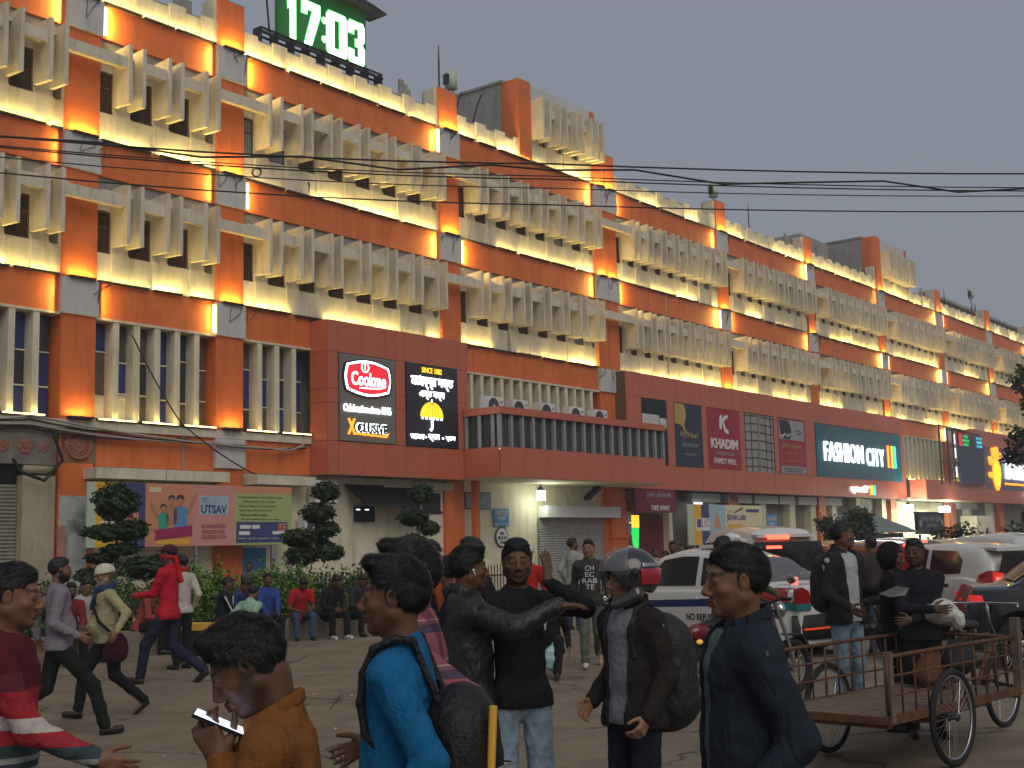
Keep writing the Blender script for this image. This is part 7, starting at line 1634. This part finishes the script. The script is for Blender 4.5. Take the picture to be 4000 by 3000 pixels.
vis(-72, 72, 8, 62, .012, .003, 'visor', MT['visor']); vis(95, 165, -20, 12, .002, .003, 'red_flash', MT['helmet red']); vis(-165, -95, -20, 12, .002, .003, 'red_flash', MT['helmet red']); vis(100, 170, 16, 24, .002, .003, 'grey_flash', MT['alloy']); vis(-170, -100, 16, 24, .002, .003, 'grey_flash', MT['alloy'])
for s in (-1, 1): b = MB(); q = hc+R_@np.array([s*.142, .0, .045]); b.ball(tuple(q), .022, 6); b.build('visor_pivot', MT['rubber trim'], hm, True)
backpack(i, (.010, .011, .013), 'black backpack worn by the man in the helmet', (.16, .13, .27), 1.10, -.24)
i = man('person in a dark denim jacket walking left in front of the taxi', 2872, 3.95, 2120, 97, jacket=(.018, .024, .037), top=(.10, .13, .13), bot=NAVY, res=.006, hres=.0036, hair='short', strands=9000, skin=(.19, .095, .055), build=1.1, legs='walk', collar=True, L=((-.25, .08, .94), (-.1, -1, 0), None), jlen=.74, beard=.12, nose=1.3, W=1.02)
x, y = X(4455, 3.6); i = person('person with big curly hair leaning in at the right edge', x, y, 92, 1.76, lean=20, look=(0, 14), top=(.06, .03, .02), bot=NAVY, res=.0075, hres=.0045, hair='curly', strands=8000, skin=SK2, jacket=(.03, .018, .014))
# ---- middle distance
i = man('bearded person in a lavender grey long sleeved top striding right', 235, 11.7, 2176, -66, legs='walk', stride=.50, top=(.22, .19, .225), bot=(.014, .018, .016), beard=.95, res=.0085, hair='short', skin=SK, R=((.24, .16, .98), (0, -1, 0), None), L=((-.24, -.18, .95), (0, -1, 0), None), belly=.01)
i = man('old person in a cream sweater, white knotted cap and blue scarf, walking left', 425, 13.2, 2205, 128, legs='walk', stride=.34, top=(.36, .32, .18), bot=BLK, skin=SK, grey=True, hair=None, belly=.055, R=((.36, .10, 1.0), (.4, -1, 0), None), L=((-.42, .05, .98), (-.4, -1, 0), None), res=.009, beard=.4, lean=4)
cap_fn(i, (.62, .58, .46), False, 'knotted_cap', 1.12); scarf(i, (.03, .05, .13))
r_ = empty('sling_bag', i['root'].location, i['root'].rotation_euler.z, 'dark maroon sling bag at the hip of the old man in cream', 'bag')
blob('bag_body', lambda b, q: (b.ell(q['U'](-.27, .0, .80), (.05, .12, .15), .05), b.ell(q['U'](-.28, .02, .73), (.05, .13, .09), .05)), i, cloth((.05, .012, .018)), .010, .008, r_)
blob('strap', lambda b, q: [b.cap(q['U'](*p0), q['U'](*p1), .016, .016, .01) for p0, p1 in zip(((-.24, .03, .95), (-.16, .15, 1.1), (-.02, .16, 1.28), (.09, .06, 1.44), (.10, -.06, 1.44), (-.05, -.15, 1.25)), ((-.16, .15, 1.1), (-.02, .16, 1.28), (.09, .06, 1.44), (.10, -.06, 1.44), (-.05, -.15, 1.25), (-.22, -.1, .98)))], i, cloth(BLK), .009, 0, r_)
i = man('person in a bright red shirt, dark cap and red face scarf walking left', 660, 16.4, 2128, 78, legs='walk', stride=.46, top=(.50, .018, .035), bot=(.02, .024, .045), skin=SK2, hair='short', res=.010, R=((.1, .36, 1.12), (.2, -1, -.4), None), L=((-.12, .38, 1.10), (-.2, -1, -.4), None), hem=.80, sleeve=1, step=-1)
cap_fn(i, (.06, .02, .02)); S_ = i['S']; blob('face_scarf', lambda b, q: (b.ell(q['hc']+q['HR']@np.array([0, .0, -.02]), (.092, .112, .052), .02, q['HR']), b.cap(q['hc']+q['HR']@np.array([0, -.10, -.03]), q['U'](.02, -.16, 1.28), .03, .035, .03)), i, cloth((.50, .02, .02)), .009, .003)
i = man('person in a white jacket with a red scarf half hidden by the man in red', 712, 18.5, 2165, 50, legs='stand', top=(.5, .47, .42), bot=BLK, skin=SK, hair='short', res=.012); scarf(i, (.4, .03, .03), .02)
i = man('person in a dark printed long sleeved top and grey jeans walking this way', 2300, 17.2, 2106, 176, legs='walk', stride=.30, top=(.045, .043, .038), bot=(.11, .12, .10), botkind='jeans', skin=SK3, hair='short', res=.009, look=(-14, 0), shoe='shoe white', L=((-.25, .1, .96), (0, -1, 0), None))
chest_text(i, ['CH', 'EC', 'RAB', 'TE'], 'print white')
i = man('person in a pale open shirt with a dark jacket over one shoulder near the shutter', 2238, 25.0, 2100, -40, top=(.33, .34, .30), bot=(.03, .05, .09), skin=SK2, hair='short', res=.013, look=(-35, 8), shoe='shoe brown')
i = man('person in a red and white jacket with a white cap below the round sign', 2058, 17.0, 2128, 160, top=(.45, .02, .02), bot=BLK, skin=SK, hair='short', res=.012); cap_fn(i, (.65, .64, .6), False)
x, y = X(2142, 16.2); i = person('person crouching in dark clothes with a pale scarf behind the pointing arm', x, y, 170, 1.6, legs='sit', seat=.26, top=BLK, bot=BLK, skin=SK, hair='short', res=.012, lean=18); scarf(i, (.4, .33, .3))
b_ = Body(); b_.ell((0, 0, .16), (.13, .09, .15), .04); b_.cap((0, 0, .25), (.02, 0, .36), .05, .02, .04); V, F = b_.mesh(.014); N_ = vnorm(V, F); V += N_*(.014*noise3(V, 28, 4))[:, None]
mat('bag teal', (.30, .50, .50), .4, var=.3, scale=20, bump=.6, bscale=40); o = to_mesh('plastic_bag', V, F, [MT['bag teal']], None); o.location = (x+.0, y-.35, .08); tag(o, 'small pale teal plastic bag beside the crouching person', 'plastic bag')
i = man('person in jeans and black jacket with a backpack standing behind the tricycle', 3290, 11.8, 2036, -145, jacket=(.022, .022, .024), top=(.40, .41, .42), bot=(.19, .27, .34), botkind='jeans', skin=SK2, hair='short', res=.0075, hres=.006, R=((.22, .22, .98), (.2, -1, 0), None), L=((-.2, .25, 1.12), (-.2, -1, -.2), None), curls=(.41, .5), collar=True, look=(45, 3), strands=600)
backpack(i, (.011, .011, .013), 'black backpack of the man in jeans behind the tricycle', (.15, .11, .25), 1.18, -.21)
i = man('smiling person in a dark top folding arms beside the hooded companion', 3572, 10.5, 2102, 172, top=(.013, .014, .020), bot=BLK, skin=(.09, .045, .028), hair='short', res=.0075, hres=.006, R=((-.06, .27, 1.12), (.9, -.3, -.4), ((-1, .25, .0), (0, -1, 0))), L=((.10, .24, 1.03), (-.9, -.3, -.4), ((1, .3, -.1), (0, -1, 0))), look=(-25, 0), beard=.35, curls=(.15, .4), strands=500)
i = man('person in a black hood leaning against the smiling man', 3468, 10.9, 2128, -125, top=(.012, .012, .014), bot=(.012, .012, .014), skin=SK2, hair='long', res=.009, lean=3, R=((-.02, .30, 1.15), (.9, -.3, -.4), None), fem=True)
blob('hood', lambda b, q: (b.ell(q['hc']+q['HR']@np.array([0, -.03, .02]), (.105, .115, .135), .02, q['HR']), b.ell(q['hc']+q['HR']@np.array([0, .09, -.01]), (.062, .09, .09), .02, q['HR'], op=-1)), i, cloth((.012, .012, .014)), .009, .004)
pp = MB(); pp.add([(-.12, 0, 0), (.02, -.03, .06), (.13, 0, .04), (.10, .02, -.02), (-.03, .02, -.03), (0, .02, .02)], [(0, 1, 5), (1, 2, 5), (2, 3, 5), (3, 4, 5), (4, 0, 5), (0, 4, 3, 2, 1)]); o = pp.build('paper_packet', MT['print grey']); o.location = AT(3490, 2318, 10.15); tag(o, 'crumpled grey paper packet held by the embracing pair', 'paper')
p = G(2900, 2745); a = rad(38); x, y = p[0]+.1-cos(a)*.3, p[1]+.1-sin(a)*.3
i = person('person in camouflage sitting on the red motorcycle with a lit phone', x, y, -52, 1.68, legs='sit', seat=.80, top=(.1, .1, .06), topkind='camo', bot=BLK, skin=SK, hair='short', res=.009, z0=0, L=((-.30, .40, 1.18), (-.3, -1, -.3), None), R=((.25, .5, 1.12), (.3, -1, -.2), None))
for k_ in (0,): phone(i, 1, 'phone with a bright page held beside the red motorcycle', facing=(.25, -.95, .1), tilt=(0, .1, 1), off=(-.05, .05, .08))
p = G(3390, 2560); i = person('person in blue jeans riding the dark motorcycle behind the pair', p[0]+.05, p[1]-.3, 10, 1.66, legs='sit', seat=.80, top=(.05, .04, .04), bot=(.12, .18, .25), botkind='jeans', skin=SK2, hair='short', res=.012)
# ---- seated along the planter kerb
def KP(px, off=0):
    r = ray(px, 2400); n_ = np.array([cos(YAW), -sin(YAW), 0]); t = (-FD+8.55+off-n_@_C)/(n_@r); c = _C+t*r; return c[0], c[1]
seated = [(262, -128, (.20, .03, .03), BLK, 'person in a maroon top sitting low behind the bearded walker', .9, 15), (318, -150, (.42, .40, .38), NAVY, 'person in a pale top sitting left of the old man', 0, 12), (545, -100, (.30, .06, .05), BLK, 'person in faded red sitting behind the old man', 0, 20), (862, -70, (.012, .018, .028), NAVY, 'person in a navy track jacket with white stripe sitting on the kerb', 0, 10), (905, -128, (.03, .05, .16), NAVY, 'person in royal blue sitting next to the navy track jacket', 0, 22), (1042, -150, (.03, .07, .25), NAVY, 'person in a blue shirt holding a white cup to the mouth', 0, 4), (1168, -150, (.46, .02, .03), (.05, .09, .16), 'person in a red T-shirt hunched forward on the kerb', 0, 26), (1282, -140, (.016, .016, .020), BLK, 'person in black with white sneakers looking down at a phone', 0, 22), (1382, -120, (.03, .03, .035), BLK, 'person in dark clothes seated rightmost on the kerb', 0, 20)]
for px, fc, tp_, bt, lb, bd, ln in seated:
    x, y = KP(px, ((px*7) % 5-2)*.10); fc += (px*13) % 41-20; i = person(lb, x, y, fc, 1.64+(px*17 % 13)*.01, legs='sit', seat=.36, lean=ln, top=tp_, bot=bt, skin=SK2 if px % 3 else SK, hair='short', res=.0125, beard=bd, look=(0, -18 if ln > 15 else 0), sleeve=.5 if 'T-shirt' in lb else 1, shoe='shoe white' if 'sneakers' in lb else 'shoe dark', R=((.12, .42, 1.0-.0), (.5, -.6, -.6), None), L=((-.10, .42, 1.0), (-.5, -.6, -.6), None), group='people sitting along the planter')
    if 'track' in lb: blob('white_stripe', lambda b, q: [b.cap(q['arm'][0][0]+np.array([.055, 0, 0]), q['arm'][0][1]+np.array([.045, 0, 0]), .016, .016, .01), b.cap(q['arm'][1][0]+np.array([-.055, 0, 0]), q['arm'][1][1]+np.array([-.045, 0, 0]), .016, .016, .01)], i, cloth((.6, .6, .6)), .012)
x, y = X(950, 20.6); person('person in a mint green shirt crouching with back turned on the road', x, y, -25, 1.68, legs='sit', seat=.28, lean=24, top=(.28, .42, .30), bot=NAVY, skin=SK2, hair='short', res=.011, group='people sitting along the planter')
man('person standing behind the hedge with a white cap', 975, 27, 2192, 170, top=(.1, .12, .1), bot=BLK, skin=SK2, hair='short', res=.014)
# ---- crowd by the shops
crowd = [(2495, 26, 2165, 100, (.02, .02, .02)), (2535, 25, 2160, 200, (.03, .03, .035)), (2578, 23.5, 2184, 185, (.22, .34, .42)), (2598, 26, 2150, 150, (.02, .02, .025)), (2628, 24, 2112, 172, (.02, .018, .018)), (2664, 24.5, 2118, 120, (.05, .03, .03)), (2556, 31, 2140, -160, (.3, .25, .2)), (2420, 30, 2160, 60, (.05, .05, .06))]
cl = ['person in black left of the lit green panel', 'person in charcoal near the car windscreen', 'person in a pale blue shirt and grey cap before the take away shop', 'person in black just behind the pale blue shirt', 'bareheaded person in dark clothes left of the small hoarding', 'person in profile beside the small hoarding', 'person in tan at the take away counter', 'person in grey near the orange pillar']
for (px, d, ty, fc, tp_), lb in zip(crowd, cl):
    i = man(lb, px, d, ty, fc, top=tp_, bot=BLK, skin=SK if px % 2 else SK2, hair='short', res=.014, legs='stand', group='people outside the take away shop')
    if 'cap' in lb: cap_fn(i, (.25, .3, .32))
b = Body(); b.ell((0, 0, 0), (.06, .06, .1), .03)
MB().box(-.012, .012, -.012, .012, 0, 1.15).build('pole', MT['print yellow'], None).location = (0, 0, -50)
bpy.data.objects.remove(bpy.data.objects['pole'])
# yellow strip (a folded umbrella tube) on the side of the large backpack
q = AT(1905, 2900, 3.55); e = MB().tube([(0, 0, 0), (.03, 0, .5)], .012, 8).build('wooden_stick', MT['print yellow']); e.location = (q[0]-.012, q[1], q[2]-.40); tag(e, 'thin yellow wooden stick poking up beside the large backpack', 'stick')
# ---------------- evening haze over the square ----------------
hz = bpy.data.materials.new('haze'); hz.use_nodes = True; N = hz.node_tree.nodes; N.remove(N['Principled BSDF'])
v_ = N.new('ShaderNodeVolumePrincipled'); v_.inputs['Color'].default_value = (.86, .86, .93, 1); v_.inputs['Density'].default_value = .0017; v_.inputs['Anisotropy'].default_value = .3
hz.node_tree.links.new(v_.outputs[0], N['Material Output'].inputs['Volume'])
tag(MB().box(-120, 220, -30, 260, -1.2, 23).build('haze', hz), kind='stuff')
